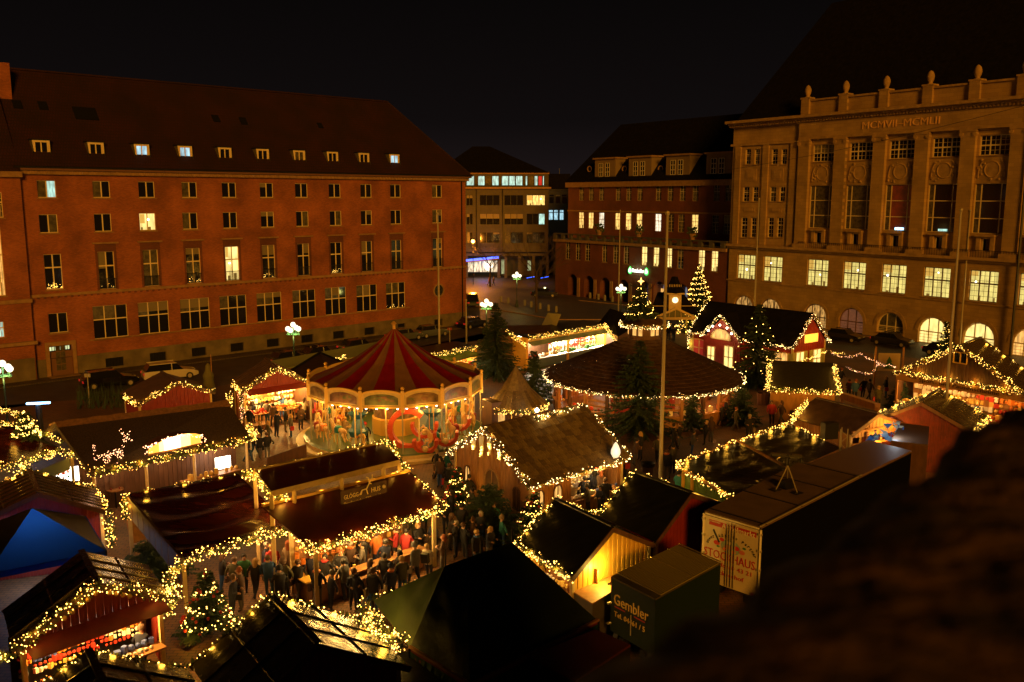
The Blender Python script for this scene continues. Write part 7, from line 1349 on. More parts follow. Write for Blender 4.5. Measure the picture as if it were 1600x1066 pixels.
# ---------- trees
def fir_mesh(h, rad, seed, dens=1.):
    random.seed(seed); b = B(); lv = int(h / .21)
    for j in range(lv):
        f = j / lv; z = .45 + (h - .5) * f; rr = rad * (1 - f) ** .9 * ru(.82, 1.12) + .10; nb = max(5, int((17 - 8 * f) * dens))
        for k in range(nb):
            a = ru(0, 6.28); L_ = rr * ru(.7, 1.1); d = V((math.cos(a), math.sin(a), 0)); s_ = V((-d.y, d.x, 0)); tip = V((0, 0, z - .22 * L_ + .14 * f)); n = max(3, int(L_ / .12))
            for q in range(n):
                t = (q + .5) / n; c = V((0, 0, z)).lerp(tip, t) + d * L_ * t + V((0, 0, -.10 * math.sin(t * 3))); w_ = ru(.18, .36) * (1.2 - t * .75) * (.75 + .25 * min(1, rad))
                for sg in (-1, 1):
                    e = c + s_ * sg * w_ + d * ru(.05, .2) + V((0, 0, ru(-.16, .02))); b.face([c - d * .09, e, c + d * .10], M_fir)
                b.face([c - s_ * .07, c + s_ * .07, c + d * .12 + V((0, 0, ru(-.22, .12)))], M_fir)
    return b
FT = {}
def fir(px, py, ytop, rad, label, seed=0, lit=0, baubles=0, zb=0., name="fir_tree", grp=None, lm=None, cat="tree", lp=0):
    c = P(px, py, zb); h = vplane(c, c + V((1, 0, 0)), px, ytop).z - zb; key = (seed,)
    r = T(name, label, cat, c, grp)
    b = fir_mesh(h, rad, seed); b.v = [tuple(V(p) + c) for p in b.v]; b.obj("crown", r); b = B(); b.cyl(c, c + V((0, 0, h * .95)), .05 + h * .012, .02, M_bark, 6); b.obj("trunk", r)
    if lit:
        b = B()
        for k in range(lit):
            f = 1 - (1 - (k + rnd()) / lit) ** .62; a = f * 6.28 * max(4, h * 1.5) + ru(-.15, .15); rr = rad * (1 - f) ** .9 * ru(.8, 1.08); b.octa(c + V((rr * math.cos(a), rr * math.sin(a), .4 + (h - .5) * f - .18 * rr + ru(-.12, .12))), .028 if h < 6 else .042, lm or M_bulb)
        b.obj("tree_bulb", r, stuff=True); 
        for k in range(3): plight("bulb_light", c + V((rad * .9 * math.cos(k * 2.1 - 2), rad * .9 * math.sin(k * 2.1 - 2), h * (.2 + .25 * k))), lp or lit * .06, WARM, r)
    if baubles:
        b = B()
        for k in range(baubles): f = rnd(); a = ru(0, 6.28); rr = rad * (1 - f) ** .85; b.sph(c + V((rr * math.cos(a), rr * math.sin(a), .4 + (h - .5) * f - .1)), .07, GOODS[0], 6, 4)
        b.obj("bauble", r, stuff=True)
    return r, c, h
fir(775, 590, 470, 2.9, "tallest dark fir tree, behind the right side of the carousel", 1)
fir(834, 625, 545, 2.2, "dark fir between the pointed kiosk and the round hut", 2)
fir(997, 675, 528, 3.6, "broad dark fir standing in front of the round hut", 3)
fir(1182, 603, 472, 3.0, "dark fir with sparse lamps before the long red house", 4, lit=60)
fir(1080, 672, 612, 1.4, "small fir propped by planks at the round hut's entrance", 5)
fir(1156, 660, 598, 2.0, "bushy small fir at the right rim of the round hut", 6)
fir(765, 838, 752, 2.6, "wide low fir in front of the shingled hut's arched door", 7)
fir(1090, 520, 410, 3.0, "big lit Christmas tree behind the long red house", 8, lit=620, lp=50)
fir(1100, 528, 462, 1.2, "small lit tree at the foot of the big lit Christmas tree", 9, lit=120)
fir(1475, 565, 500, 1.1, "small lit tree left of the timber inn's ridge", 10, lit=130)
fir(1549, 545, 478, 1.6, "tall lit tree rising behind the timber inn", 11, lit=240, lp=30)
fir(326, 990, 888, 1.15, "lit tree with red baubles at the left end of the bar crowd", 12, lit=190, baubles=40, lp=10)
fir(714, 800, 725, .9, "lit tree with red baubles between dark red bar and shingled hut", 13, lit=150, baubles=45, lp=9)
fir(833, 830, 764, .9, "lit tree with red baubles at the shingled hut's front corner", 14, lit=140, baubles=45, lp=9)
fir(235, 905, 840, 2.3, "dark fir branches under the tarp roof's left edge", 15)
fir(1500, 705, 655, 1.5, "green fir branches beyond the red shed at the right", 16)
fir(1405, 640, 590, 1.3, "dark small fir beside the timber inn's entrance", 17)
q = RC; r_, c_, h_ = fir(1000, 500, 442, 1.35, "decorated tree with glowing star standing on the round hut's cupola", 18, lit=110, zb=RZ, lm=M_bulb, lp=8)
b = B(); st = c_ + V((0, -.1, h_ + .12)); pts = [st + V(((.26 if k % 2 == 0 else .1) * math.sin(k * math.pi / 4), 0, (.3 if k % 2 == 0 else .1) * math.cos(k * math.pi / 4))) for k in range(8)]
sm = mat("glowing star", (1, .7, .3), .4, emit=(1, .5, .12), strength=3.5); b.face(pts, sm); b.face([p + V((0, .06, 0)) for p in pts][::-1], sm); b.obj("star", r_)
fir(42, 690, 640, .8, "cone tree packed with lights on the far left roof", 19, lit=260, zb=3.4, lp=10)
def bare(px, py, ytop, rad, label, seed):
    random.seed(seed); c = P(px, py); h = vplane(c, c + V((1, 0, 0)), px, ytop).z; r = T("bare_tree", label, "tree", c); b = B(); b.cyl(c, c + V((0, 0, h * .45)), .22, .14, M_bark, 8); b.obj("trunk", r); b = B()
    def br(p, d, L_, rr, n):
        e = p + d * L_; b.cyl(p, e, rr, rr * .6, M_bark, 4, False)
        if n: 
            for _ in range(3 if n > 1 else 4): br(p.lerp(e, ru(.5, 1)), (d + V((ru(-.8, .8), ru(-.8, .8), ru(-.3, .5)))).normalized(), L_ * ru(.6, .8), rr * .55, n - 1)
    for k in range(6): a = k * 1.05; br(c + V((0, 0, h * ru(.3, .45))), V((math.cos(a) * .7, math.sin(a) * .7, .7)).normalized(), h * .28, .09, 4)
    b.obj("crown", r)
bare(838, 488, 345, 6, "bare street tree on the corner in front of the grey office block", 31)
bare(766, 448, 365, 6, "bare tree before the blue lit shop", 32)
bare(1003, 478, 432, 3, "small bare shrubby tree left of the clock kiosk", 33)
# bollards
BX = (783, 794, 820, 830, 844, 857, 869, 935, 945, 957, 922)
for k, (x, y) in enumerate(((783, 472), (794, 474), (820, 478), (830, 480), (844, 483), (857, 486), (869, 488), (935, 468), (945, 470), (957, 472), (922, 466))):
    p = P(x, y); b = B(); b.lathe(p, [(.22, 0), (.22, .8), (.16, .95), (.01, 1.0)], mat("pale stone bollard", (.22, .20, .13), .8), 8); tag(b.obj("bollard", None, origin=p), "pale stone bollard, number %s along the square's far edge from the left" % ("one two three four five six seven eight nine ten eleven".split()[sorted(BX).index(x)]), "bollard", "bollards edging the road")
# menu board, low bench screens and other bits
p = P(862, 520); r = T("leaning_board", "big pale board leaning on the roofs behind the white stall", "board", p); b = B(); b.hexa([P(846, 509, 3.2), P(868, 513, 3.2), P(868, 513, 3.25), P(846, 509, 3.25)] + [P(856, 489, 4.6), P(877, 491, 4.6), P(877, 491, 4.65), P(856, 489, 4.65)], mat("pale board", (.30, .28, .16), .6)); b.obj("panel", r)
p = P(60, 632, 3.0); r = T("blue_lamp_post", "dark post with glaring blue white tube lamp at the left", "lamp", (p.x, p.y, 0)); b = B(); b.cyl((p.x, p.y, 0), p, .2, .2, M_blk, 8); b.obj("post", r); b = B(); b.bar(p + V((-.8, 0, .05)), p + V((.8, 0, .12)), .14, .12, M_bluew); b.obj("tube", r); plight("lamp_light", p + V((0, -.4, .2)), 60, (.2, .5, 1), r)
p = P(1389, 566, 2.2); r = T("tree_picture_board", "pale hanging board showing a green fir tree beside the timber inn", "sign", (p.x, p.y, 0)); al = V((1, -.12, 0)).normalized(); b = B(); b.bar(p - al * .95, p + al * .95, .05, 1.65, mat("beige board", (.50, .36, .18), .6)); b.obj("board", r); b = B(); t_ = p + V((0, -.06, -.6))
for k in range(3): z = k * .32; b.face([t_ + al * (-.5 + k * .12) + V((0, 0, z)), t_ + al * (.5 - k * .12) + V((0, 0, z)), t_ + V((0, -.004 * k, z + .5))], mat("painted green tree", (.03, .13, .04), .6))
b.obj("painted_tree", r)
for s_ in (-1.2, 1.2): b = B(); q = p + al * s_; b.bar((q.x, q.y, 0), q + V((0, 0, 1.4)), .14, .14, M_wood); b.obj("post", r)
garland("loop of rosy lamps strung by the tree picture board", [P(1300, 552, 2.8), P(1320, 558, 2.4), P(1345, 553, 2.8), P(1375, 567, 2.2)], [P(1322, 573, 2.3), P(1345, 582, 1.8), P(1362, 583, 1.7), P(1372, 568, 2.6), P(1400, 572, 2.8)], r=.09, dens=12, lp=5, m=M_bulbr, fol=.3)
garland("thin lamp string above the shingle roofed stall", [P(1245, 568, 2.5), P(1262, 560, 2.8), P(1292, 548, 3.0), P(1322, 553, 2.8)], r=.08, dens=12, lp=5, fol=.3)
b = B(); a_, d_ = P(1316, 618, 1.2), P(1371, 636, 1.2); b.bar(a_, d_, .5, .5, M_wood); b.bar((a_.x, a_.y, 0), a_, .2, .2, M_wood); b.bar((d_.x, d_.y, 0), d_, .2, .2, M_wood); tag(b.obj("timber_barrier", None, origin=V((a_.x, a_.y, 0))), "orange brown timber beam barrier right of the shingle roofed stall", "barrier")
p = P(1012, 748); b = B(); b.lathe(p, [(.3, 0), (.36, .8)], M_woodd, 12); b.lathe(p, [(.42, .8), (.44, 1.0), (.3, .95), (.02, .7)], M_blk, 12); tag(b.obj("waste_barrel", None, origin=p), "round barrel bin with black bag at the shingled hut's rear corner", "bin")
p = P(1192, 632); b = B(); b.lathe(p, [(.5, 0), (.55, 1.0), (.45, 1.0), (.4, .1)], M_woodd, 12); tag(b.obj("wooden_tub", None, origin=p), "dark wooden tub beyond the right rim of the round hut", "tub")
for k, (x, y, lb) in enumerate(((243, 752, "round bistro table with drinks under the thatched eave, left one"), (280, 748, "round bistro table with drinks under the thatched eave, right one"), (182, 780, "small table between the talking pair left of the tarp roof"))):
    p = P(x, y + 14); r = T("bistro_table", lb, "table", p); b = B(); b.cyl(p + V((0, 0, 1.05)), p + V((0, 0, 1.1)), .45, .45, M_wood, 14); b.obj("tabletop", r); b = B(); b.cyl(p, p + V((0, 0, 1.05)), .05, .05, M_metal, 6); b.obj("leg", r)
    for j in range(3): a = j * 2.1; b = B(); q = p + V((.25 * math.cos(a), .25 * math.sin(a), 1.1)); b.cyl(q, q + V((0, 0, .12)), .04, .045, M_red, 8); tag(b.obj("mug", None, origin=q), "red mug on the %s table, %s of its three" % (("left bistro", "right bistro", "small talking pair's")[k], ("rightmost", "leftmost", "nearest")[j]), "mug", "mugs on the bistro tables")
for (a_, d_, lb) in (((585, 910), (622, 888), "long pine beer table in the crowd before the dark red bar"), ((556, 930), (590, 915), "second pine beer table nearer the garland crest")):
    a_, d_ = P(*a_), P(*d_); r = T("beer_table", lb, "table", a_); b = B(); b.bar(a_ + V((0, 0, .76)), d_ + V((0, 0, .76)), .7, .05, M_wood); b.obj("tabletop", r); dd = (d_ - a_)
    for t in (.15, .85): b = B(); q = a_ + dd * t; b.cyl(q, q + V((0, 0, .74)), .05, .05, M_metal, 6); b.obj("leg", r)
b = B(); a_, d_ = P(417, 715, 1.0), P(478, 694, 1.0); b.bar(V((a_.x, a_.y, .5)), V((d_.x, d_.y, .5)), .08, 1.0, M_woodd); tag(b.obj("plank_screen", None, origin=V((a_.x, a_.y, 0))), "dark plank screen between the seated group and the red raised roof", "screen")
b = B(); a_, d_, e_ = P(205, 810, 1.4), P(228, 835, .9), P(200, 845, .8); b.slab([P(196, 800, 1.9), P(215, 788, 1.9), P(232, 840, .9), P(205, 850, .9)], .06, M_wood); b.slab([P(212, 792, 1.9), P(226, 800, 1.9), P(250, 830, 1.0), P(232, 840, .9)], .06, M_wood); tag(b.obj("leaning_boards", None, origin=V((a_.x, a_.y, 0))), "pale boards leaning like a small tent at the tarp roof's left corner", "boards")
p = P(385, 616, 0); 
st_ = P(327, 613); b = B(); b.lathe(st_, [(.5, 0), (.55, .5), (.42, 1.1), (.5, 1.5), (.3, 1.9), (.25, 2.1), (.22, 2.4), (.05, 2.6)], mat("olive stone figure", (.16, .15, .05), .8, bump=.5), 10); b.cyl(st_ + V((.3, 0, 1.2)), st_ + V((.3, 0, 3.4)), .06, .04, M_wood, 5); tag(b.obj("wrapped_statue", None, origin=st_), "dim olive wrapped figure holding a staff behind the thatched ridge", "statue")
for x, y, lb in ((140, 632, "thin pale signpost among the reeds on the left"), (703, 548, "pale plywood stand with red notice behind the carousel")):
    p = P(x, y); b = B(); b.cyl(p, p + V((0, 0, 2.6)), .05, .05, M_galv, 6); b.box(p.x - .25, p.x + .25, p.y - .03, p.y + .03, 2.3, 2.6, M_red if x > 500 else M_galv); tag(b.obj("signpost", None, origin=p), lb, "signpost")
random.seed(11); b = B()
for k in range(260): p = P(ru(120, 205), ru(618, 640)); b.face([p + V((-.03, 0, 0)), p + V((.03, 0, 0)), p + V((ru(-.4, .4), ru(-.3, .3), ru(.5, 1.6)))], M_fir)
o = b.obj("tall_grass", None); o["kind"] = "stuff"; tag(o, "tall dark grasses behind the thatched stall", "grass")
p = P(688, 745); r = T("pushchair", "dark pushchair beside the walking parent at the carousel steps", "pushchair", p); b = B()
for s_ in (-.25, .25):
    b.tube([p + V((-.5, s_, 1.0)), p + V((.1, s_, .4)), p + V((.5, s_, .2))], .025, M_galv, 5); b.tube([p + V((.4, s_, .7)), p + V((-.3, s_, .2))], .025, M_galv, 5)
b.obj("frame", r); b = B(); b.bar(p + V((-.2, 0, .5)), p + V((.35, 0, .5)), .45, .3, M_blk); b.sph(p + V((.15, 0, .8)), .3, M_blk, 8, 5); b.obj("seat", r)
for dx in (-.35, .5):
    for s_ in (-.28, .28): b = B(); b.cyl(p + V((dx, s_ - .02, .14)), p + V((dx, s_ + .02, .14)), .14, .14, M_blk, 10); b.obj("wheel", r)
# ---------- people
def body(kind):
    ar = {'stand': ((.10, .30, 1.12), (.14, .26, .86), (.10, -.30, 1.12), (.14, -.26, .86)), 'hold': ((.06, .28, 1.13), (.30, .12, 1.20), (.05, -.28, 1.13), (.28, -.12, 1.12)), 'walk': ((-.16, .27, 1.14), (-.18, .25, .88), (.16, -.27, 1.14), (.28, -.22, .92)), 'sit': ((.1, .28, 1.1), (.36, .16, 1.05), (.1, -.28, 1.1), (.36, -.16, 1.05))}[kind]
    v = [(0, 0, .94, (.18, .22)), (0, 0, 1.16, (.165, .20)), (.0, 0, 1.36, (.15, .21)), (.0, 0, 1.49, (.06, .07)), (.03, 0, 1.60, (.09, .08)), (.03, 0, 1.70, (.08, .07)), (.0, .19, 1.40, .065), (*ar[0], .055), (*ar[1], .04), (.0, -.19, 1.40, .065), (*ar[2], .055), (*ar[3], .04)]
    e = [(0, 1), (1, 2), (2, 3), (3, 4), (4, 5), (2, 6), (6, 7), (7, 8), (2, 9), (9, 10), (10, 11)]
    for s_, (k_, f_) in zip((1, -1), {'stand': ((.02, -.02), (.0, .0)), 'hold': ((.03, .0), (.0, -.04)), 'walk': ((.16, .22), (-.04, -.30)), 'sit': ((.0, .0), (.0, .0))}[kind]):
        i = len(v)
        v += [(0, .09 * s_, .86, .105), (k_, .10 * s_, .48, .07), (f_, .10 * s_, .10, .05), (f_ + .14, .11 * s_, .05, .045)]; e += [(0, i), (i, i + 1), (i + 1, i + 2), (i + 2, i + 3)]
    # hand and nose points
    i = len(v); v += [(ar[1][0] + .04, ar[1][1] * .92, ar[1][2] - .05, .035), (ar[3][0] + .04, ar[3][1] * .92, ar[3][2] - .05, .035)]; e += [(8, i), (11, i + 1)]
    me = skin(e, v, "person_body"); hands = (V(ar[1]), V(ar[3]))
    for pz in me.polygons:
        c = pz.center
        if c.z > 1.50: k = 0
        elif min((c - hands[0]).length, (c - hands[1]).length) < .085 or min((c - hands[0] - V((.04, 0, -.05))).length, (c - hands[1] - V((.04, 0, -.05))).length) < .07: k = 0
        elif c.z > .80: k = 1
        elif c.z > .12: k = 2
        else: k = 3
        pz.material_index = k; pz.use_smooth = True
    for _ in range(4): me.materials.append(M_blk)
    return me
BOD = {k: body(k) for k in ('stand', 'hold', 'walk')}
M_skin = mat("skin", (.46, .26, .16), .6); SH = mat("dark shoes", (.02, .015, .012), .5)
HAIR = {n_: mat("hair " + n_, c, .7) for n_, c in (("brown", (.09, .045, .02)), ("blond", (.42, .26, .09)), ("grey", (.35, .31, .26)), ("dark", (.02, .015, .01)), ("red", (.25, .07, .02)))}
CO = {n_: mat("cloth " + n_, c, .8, var=.15, vscale=6) for n_, c in (("black", (.012, .011, .012)), ("navy", (.018, .022, .05)), ("red", (.42, .03, .03)), ("orange", (.60, .16, .03)), ("blue", (.03, .09, .28)), ("cream", (.50, .42, .28)), ("olive", (.07, .065, .03)), ("grey", (.11, .10, .09)), ("brown", (.09, .05, .03)), ("teal", (.03, .20, .19)), ("green", (.03, .16, .07)), ("beige", (.30, .22, .13)), ("purple", (.09, .04, .09)))}
def headgear(kind, m):
    b = B()
    if kind == 'hat': b.lathe((.02, 0, 1.64), [(.125, -.01), (.13, .06), (.11, .14), (.05, .19), (.01, .2)], m, 10); b.sph((.02, 0, 1.85), .035, m, 6, 4)
    elif kind == 'hood': b.sph((-.03, 0, 1.62), .15, m, 10, 6, 1.05); b.v = [(min(x, .06), y, z) for x, y, z in b.v]
    elif kind == 'long': b.sph((-.01, 0, 1.65), .125, m, 10, 6, 1.1); b.v = [(min(x, .07), y, z) for x, y, z in b.v]; b.lathe((-.05, 0, 1.36), [(.07, 0), (.11, .1), (.12, .28)], m, 8)
    else: b.sph((-.012, 0, 1.665), .118, m, 10, 6, 1.0); b.v = [(min(x, .065), y, z) for x, y, z in b.v]
    for y in (-.035, .035): b.sph((.118, y, 1.645), .012, M_blk, 4, 3)
    b.sph((.128, 0, 1.61), .02, M_skin, 5, 3, 1.4); b.box(.10, .118, -.025, .025, 1.567, 1.577, mat("lips", (.3, .1, .08), .6))
    o = b.obj("hg", None, origin=(0, 0, 0)); me = o.data; bpy.data.objects.remove(o); me.name = kind; return me
HG = {}
PAIR = {}
def person(px, py, coat, hair, kind, where, face=None, pose=None, sc_=1., extra=None):
    p = P(px, py); yaw = face if face is not None else ru(0, 360); pose = pose or random.choice(('stand', 'hold', 'hold', 'walk'))
    hn = {'hat': "a %s knitted hat", 'hood': "the %s hood up", 'long': "long %s hair", 'short': "short %s hair"}[kind] % hair
    while "%s %s %s %s" % (coat, hn, where, sc_) in PAIR:
        kind = 'short' if kind in ('hat', 'hood') else kind; hair = random.choice([h_ for h_ in HAIR]); kind = random.choice(('short', 'long')); hn = {'long': "long %s hair", 'short': "short %s hair"}[kind] % hair
    PAIR["%s %s %s %s" % (coat, hn, where, sc_)] = 1
    lab = "%s in %s coat with %s %s" % ("child" if sc_ < .8 else "person", coat, hn, where); o = bpy.data.objects.new("person", BOD[pose]); COL.objects.link(o)
    o.location = p; o.rotation_euler = (R(ru(-4, 4)), R(ru(-5, 6)), R(yaw + ru(-25, 25))); s_ = sc_ * ru(.98, 1.12); o.scale = (s_ * 1.05, s_ * 1.05, s_); o["label"] = lab; o["category"] = "person"; o["group"] = "visitors of the night market"
    tr = CO[random.choice(("navy", "black", "grey", "navy", "blue"))]
    for i, m in enumerate((M_skin, CO[coat], tr, SH)): o.material_slots[i].link = 'OBJECT'; o.material_slots[i].material = m
    hm = HAIR[hair] if kind in ('long', 'short') else CO[hair]; key = (kind, hair)
    if key not in HG: HG[key] = headgear(kind, hm)
    h = bpy.data.objects.new({'hat': "knitted_hat", 'hood': "hood", 'long': "hair", 'short': "hair"}[kind], HG[key]); COL.objects.link(h); h.parent = o
    if extra == 'pack': b = B(); b.box(-.36, -.15, -.16, .16, .98, 1.42, CO["olive"]); q = b.obj("backpack", None, origin=(0, 0, 0)); q.parent = o; tag(q, "olive backpack", "") if 0 else None
    if extra == 'scarf': b = B(); b.lathe((.0, 0, 1.45), [(.12, 0), (.14, .05), (.10, .1)], CO["red"], 10); q = b.obj("scarf", None, origin=(0, 0, 0)); q.parent = o
    if extra is None and rnd() < .3:
        b = B(); b.box(-.12, .14, .24, .34, .62, .92, CO[random.choice(("brown", "black", "beige", "red"))]); b.bar((0, .28, .9), (0, .05, 1.42), .04, .02, CO["black"]); q = b.obj("shoulder_bag", None, origin=(0, 0, 0)); q.parent = o
    if extra is None and rnd() < .25 and kind != 'hood':
        b = B(); b.lathe((.0, 0, 1.44), [(.13, 0), (.15, .05), (.11, .1)], CO[random.choice(("red", "cream", "grey", "blue", "orange"))], 10); q = b.obj("scarf", None, origin=(0, 0, 0)); q.parent = o
    PAIR[lab] = PAIR.get(lab, 0) + 1
    if PAIR[lab] > 1: print("DUP", lab)
    return o
random.seed(21)
W1 = "at the dark red bar's counter"
for a in ((590, 892, "orange", "brown", 'short', W1, 140), (616, 880, "red", "brown", 'long', W1, 160), (634, 886, "red", "dark", 'short', W1, 60), (566, 900, "black", "brown", 'short', W1, 110), (548, 905, "brown", "grey", 'short', W1, 120), (648, 852, "olive", "dark", 'short', W1, 150), (664, 842, "green", "brown", 'short', W1, 180), (533, 915, "olive", "blond", 'short', W1, 120), (605, 905, "navy", "dark", 'short', W1, 120)): person(a[0], a[1], a[2], a[3], a[4], a[5], a[6])
W2 = "right of the dark red bar"
for a in ((655, 878, "black", "blond", 'long', W2, -60), (702, 860, "grey", "brown", 'long', W2, 0), (712, 872, "black", "grey", 'short', W2, 200), (728, 874, "black", "brown", 'short', W2, 60), (742, 864, "brown", "brown", 'short', W2, 190), (753, 850, "black", "grey", 'short', W2, 250), (774, 842, "teal", "brown", 'short', W2, 250), (672, 906, "cream", "blond", 'short', W2, 90), (690, 892, "brown", "red", 'long', W2, 190), (680, 872, "navy", "dark", 'short', W2, 240), (787, 858, "teal", "blond", 'hat', W2, 20), (720, 842, "black", "dark", 'short', W2, 100), (735, 830, "olive", "dark", 'short', W2, 30), (762, 880, "navy", "blond", 'long', W2, 300), (745, 890, "black", "blond", 'short', W2, 300)):
    kd = a[4]; hr = a[3]
    if kd == 'hat': hr = "beige"
    person(a[0], a[1], a[2], hr, kd, a[5], a[6], extra='pack' if a[2] == "cream" else None)
W3 = "by the bar's pine beer tables"
for a in ((602, 925, "black", "dark", 'short', 90), (624, 922, "black", "black", 'hood', 200), (630, 936, "olive", "blond", 'short', 100), (576, 940, "brown", "brown", 'long', 20), (560, 955, "navy", "brown", 'short', 30), (648, 915, "grey", "grey", 'hat', 160), (552, 952, "navy", "dark", 'short', 300), (566, 912, "grey", "dark", 'short', 200), (612, 944, "navy", "navy", 'hat', 120), (585, 958, "black", "brown", 'short', 70)): person(a[0], a[1], a[2], a[3], a[4], W3, a[5])
W4 = "left under the bar's front garland"
for a in ((422, 932, "blue", "brown", 'short', 90), (428, 915, "red", "blond", 'short', 120), (448, 936, "olive", "brown", 'hood', 60), (466, 938, "black", "brown", 'short', 80), (497, 948, "black", "blond", 'short', 90), (488, 920, "navy", "dark", 'short', 270), (506, 930, "black", "dark", 'short', 240), (530, 925, "black", "brown", 'short', 290), (542, 938, "grey", "dark", 'short', 120), (364, 934, "olive", "brown", 'short', 100), (381, 926, "green", "dark", 'short', 290), (398, 934, "black", "blond", 'long', 90), (361, 968, "navy", "brown", 'short', 340), (378, 955, "brown", "red", 'short', 190), (476, 912, "olive", "blond", 'short', 200), (455, 910, "beige", "red", 'long', 100), (345, 925, "black", "dark", 'short', 50), (412, 908, "navy", "grey", 'short', 10), (516, 955, "navy", "grey", 'hat', 40), (438, 952, "black", "black", 'hat', 100)): person(a[0], a[1], a[2], a[3] if a[4] != 'hood' else "brown", a[4], W4, a[5])
W5 = "queueing left of the carousel"
for a in ((396, 662, "navy", "dark", 'long', 80), (407, 659, "black", "dark", 'short', 100), (418, 664, "grey", "dark", 'short', 90), (428, 668, "brown", "dark", 'short', 120), (441, 653, "blue", "brown", 'long', 100), (456, 655, "cream", "blond", 'short', 90), (475, 657, "cream", "brown", 'long', 60), (484, 650, "black", "dark", 'short', 80), (450, 645, "black", "blond", 'short', 90), (494, 660, "red", "brown", 'short', 30)): person(*a[:5], W5, a[5])
person(464, 656, "orange", "brown", 'short', W5, 90, sc_=.65)
W6 = "left of the plank screen"
for a in ((408, 698, "navy", "blond", 'short', 30), (422, 696, "grey", "blond", 'long', 190), (398, 712, "brown", "brown", 'short', 10), (407, 718, "black", "blond", 'short', 80), (418, 716, "black", "brown", 'short', 150), (388, 722, "navy", "blond", 'long', 330)): person(*a[:5], W6, a[5])
W7 = "under the eave of the thatched stall"
for a in ((216, 762, "black", "brown", 'short', 0), (239, 758, "red", "brown", 'long', 270), (275, 756, "black", "blond", 'short', 0), (296, 752, "brown", "dark", 'short', 180), (167, 788, "black", "blond", 'long', 0), (188, 786, "black", "dark", 'short', 180), (224, 756, "navy", "dark", 'short', 300), (310, 748, "navy", "dark", 'long', 180), (345, 742, "grey", "dark", 'short', 90)): person(*a[:5], W7, a[5])
W8 = "at the shingled hut's open counter"
for a in ((912, 792, "navy", "dark", 'short', 120), (926, 782, "navy", "dark", 'long', 130), (938, 786, "brown", "red", 'long', 110), (903, 782, "black", "blond", 'short', 100), (976, 746, "beige", "grey", 'hood', 180), (920, 806, "grey", "grey", 'hat', 150), (960, 752, "navy", "brown", 'short', 160)): person(*a[:3], a[3] if a[4] != 'hood' else "beige", a[4], W8, a[5])
W9 = "on paving before the round hut"
for a in ((1052, 703, "black", "dark", 'short', 0), (1061, 699, "black", "brown", 'short', 180), (1100, 696, "black", "blond", 'short', 200), (1110, 692, "brown", "brown", 'long', 30), (1125, 665, "black", "dark", 'short', 0), (1134, 660, "navy", "red", 'short', 200), (1043, 750, "navy", "brown", 'short', 80), (1050, 742, "grey", "dark", 'short', 120), (1148, 672, "olive", "red", 'short', 0)): person(*a[:5], W9, a[5])
person(1206, 664, "red", "brown", 'short', "alone below the round hut", 270, 'stand', extra='pack'); person(1221, 664, "brown", "brown", 'long', "behind the lone red figure", 200); person(1234, 660, "black", "red", 'short', "at the shingle roofed stall's post", 200); person(1060, 786, "teal", "dark", 'short', "at the lime green stall's corner", 30)
W10 = "in the throng before the timber inn"
for a in ((1334, 628, "blue", "red", 'short', 90), (1347, 622, "black", "blond", 'short', 80), (1371, 640, "olive", "blond", 'short', 100), (1325, 624, "brown", "brown", 'short', 50), (1357, 626, "grey", "dark", 'short', 20), (1384, 622, "navy", "blond", 'long', 190), (1312, 606, "black", "red", 'short', 0), (1406, 616, "red", "red", 'hat', 90), (1418, 606, "black", "brown", 'short', 60)): person(*a[:5], W10, a[5])
W11 = "outside the timber inn's counter"
for a in ((1516, 640, "black", "dark", 'short', 100), (1537, 650, "beige", "blond", 'long', 120), (1549, 652, "green", "dark", 'short', 60), (1592, 640, "black", "dark", 'long', 90), (1492, 622, "navy", "dark", 'short', 80), (1524, 668, "grey", "blond", 'short', 100)): person(*a[:5], W11, a[5])
W12 = "in front of the dazzling white stall"
for a in ((869, 556, "brown", "dark", 'long', 90), (901, 551, "grey", "grey", 'short', 90), (914, 547, "black", "brown", 'short', 90), (926, 545, "navy", "brown", 'short', 90), (934, 543, "black", "dark", 'short', 90), (820, 572, "navy", "brown", 'short', 60), (831, 575, "brown", "dark", 'long', 90)): person(*a[:5], W12, a[5])
for a in ((1044, 531, "black", "dark", 'short', "strolling under the clock kiosk", 90, 'walk'), (1053, 533, "navy", "brown", 'short', "strolling under the clock kiosk", 90, 'walk'), (739, 656, "beige", "brown", 'short', "by the carousel's ticket booth", 200, 'stand'), (757, 662, "grey", "dark", 'short', "right of the ticket booth", 200, 'hold'), (683, 748, "black", "blond", 'short', "pushing the pushchair", 0, 'walk'), (700, 750, "teal", "brown", 'short', "walking behind the pushchair", 10, 'walk'), (764, 446, "orange", "dark", 'short', "walking near the blue lit shop", 0, 'walk'), (771, 447, "brown", "dark", 'short', "walking near the blue lit shop", 10, 'walk'), (739, 436, "black", "dark", 'short', "left at the blue lit shop", 0, 'stand'), (538, 692, "beige", "blond", 'short', "at the carousel's left side", 60, 'stand'), (573, 700, "black", "red", 'hat', "turned towards the carousel platform", 80, 'stand'), (222, 1050, "navy", "brown", 'hat', "looking at the bauble shelves", 100, 'hold'), (708, 790, "navy", "dark", 'short', "by the lit tree near the bar", 60, 'stand'), (735, 790, "black", "dark", 'short', "beside the wide low fir", 60, 'stand'), (706, 818, "black", "dark", 'long', "at the bar's right corner post", 200, 'hold')): person(*a[:6], a[6], a[7])
W13 = "on the paving left of the carousel"
for a in ((446, 676, "black", "brown", 'short', 20), (455, 684, "grey", "blond", 'long', 200), (432, 684, "navy", "dark", 'short', 80), (470, 672, "brown", "brown", 'long', 300), (388, 676, "black", "grey", 'short', 60)): person(*a[:5], W13, a[5])
W14 = "in the lane beside the lit baubled tree"
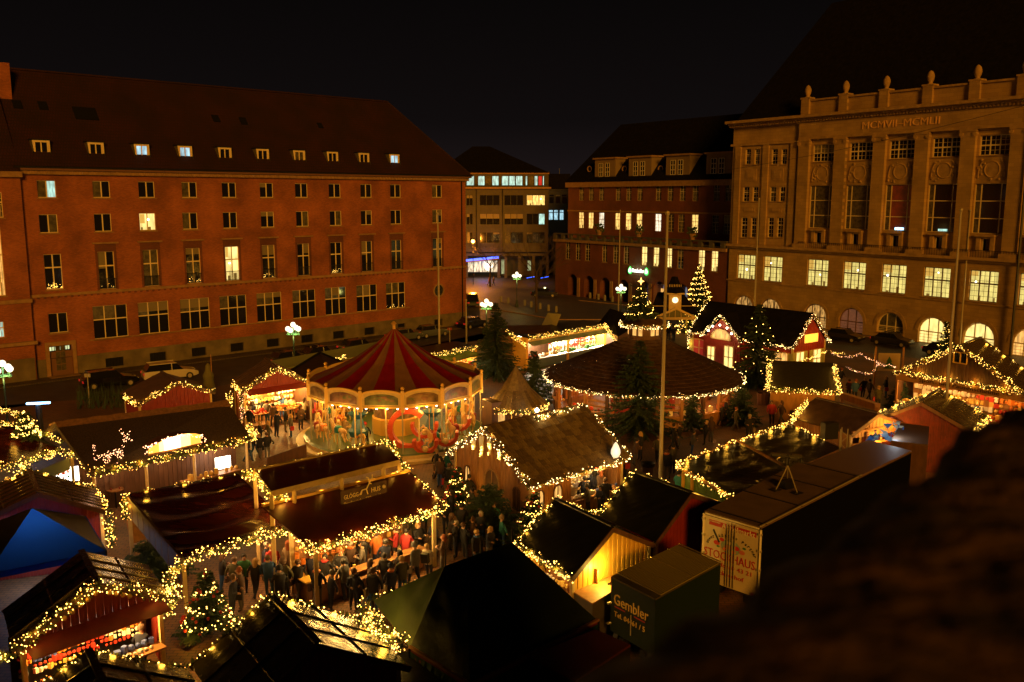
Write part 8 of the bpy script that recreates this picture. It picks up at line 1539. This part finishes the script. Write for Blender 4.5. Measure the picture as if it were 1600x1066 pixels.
for a in ((700, 775, "black", "brown", 'short', 90), (688, 762, "brown", "dark", 'long', 260), (724, 765, "navy", "grey", 'short', 10), (742, 812, "olive", "dark", 'short', 190), (716, 800, "grey", "blond", 'long', 70), (698, 838, "black", "red", 'short', 300)): person(*a[:5], W14, a[5])
W15 = "in the lane behind the black stalls"
for a in ((948, 800, "black", "brown", 'short', 90), (938, 812, "navy", "dark", 'long', 240), (990, 728, "brown", "dark", 'short', 10), (1000, 720, "black", "blond", 'long', 190), (1025, 722, "olive", "brown", 'short', 80), (1170, 690, "black", "grey", 'short', 280), (1080, 712, "grey", "dark", 'short', 0)): person(*a[:5], W15, a[5])
# ---------- stone parapet in the foreground
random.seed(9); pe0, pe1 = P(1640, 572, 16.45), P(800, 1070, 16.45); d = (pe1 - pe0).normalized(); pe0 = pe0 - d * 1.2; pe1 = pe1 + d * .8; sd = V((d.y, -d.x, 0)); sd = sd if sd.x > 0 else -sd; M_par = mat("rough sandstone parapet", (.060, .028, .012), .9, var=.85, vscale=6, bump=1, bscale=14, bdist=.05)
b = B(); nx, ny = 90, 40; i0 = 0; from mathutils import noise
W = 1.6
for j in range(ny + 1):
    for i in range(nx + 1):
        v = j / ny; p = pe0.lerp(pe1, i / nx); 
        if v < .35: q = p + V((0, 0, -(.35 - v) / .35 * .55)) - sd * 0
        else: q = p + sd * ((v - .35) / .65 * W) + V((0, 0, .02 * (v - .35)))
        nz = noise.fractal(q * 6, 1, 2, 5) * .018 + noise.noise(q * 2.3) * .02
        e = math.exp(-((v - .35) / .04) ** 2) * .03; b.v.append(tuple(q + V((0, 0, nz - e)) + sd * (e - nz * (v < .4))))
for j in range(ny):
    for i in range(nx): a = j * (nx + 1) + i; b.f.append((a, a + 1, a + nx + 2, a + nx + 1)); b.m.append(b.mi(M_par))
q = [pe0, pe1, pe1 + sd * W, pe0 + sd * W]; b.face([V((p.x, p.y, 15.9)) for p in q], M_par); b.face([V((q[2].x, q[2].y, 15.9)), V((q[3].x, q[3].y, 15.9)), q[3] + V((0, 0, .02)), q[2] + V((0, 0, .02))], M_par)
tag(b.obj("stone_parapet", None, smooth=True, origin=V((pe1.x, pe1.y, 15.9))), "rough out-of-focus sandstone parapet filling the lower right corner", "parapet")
print("BULBS", GTOT, "lights", len([o for o in sc.objects if o.type == 'LIGHT']), "objs", len(sc.objects), "tris", sum(len(o.data.polygons) for o in sc.objects if o.type == 'MESH'))
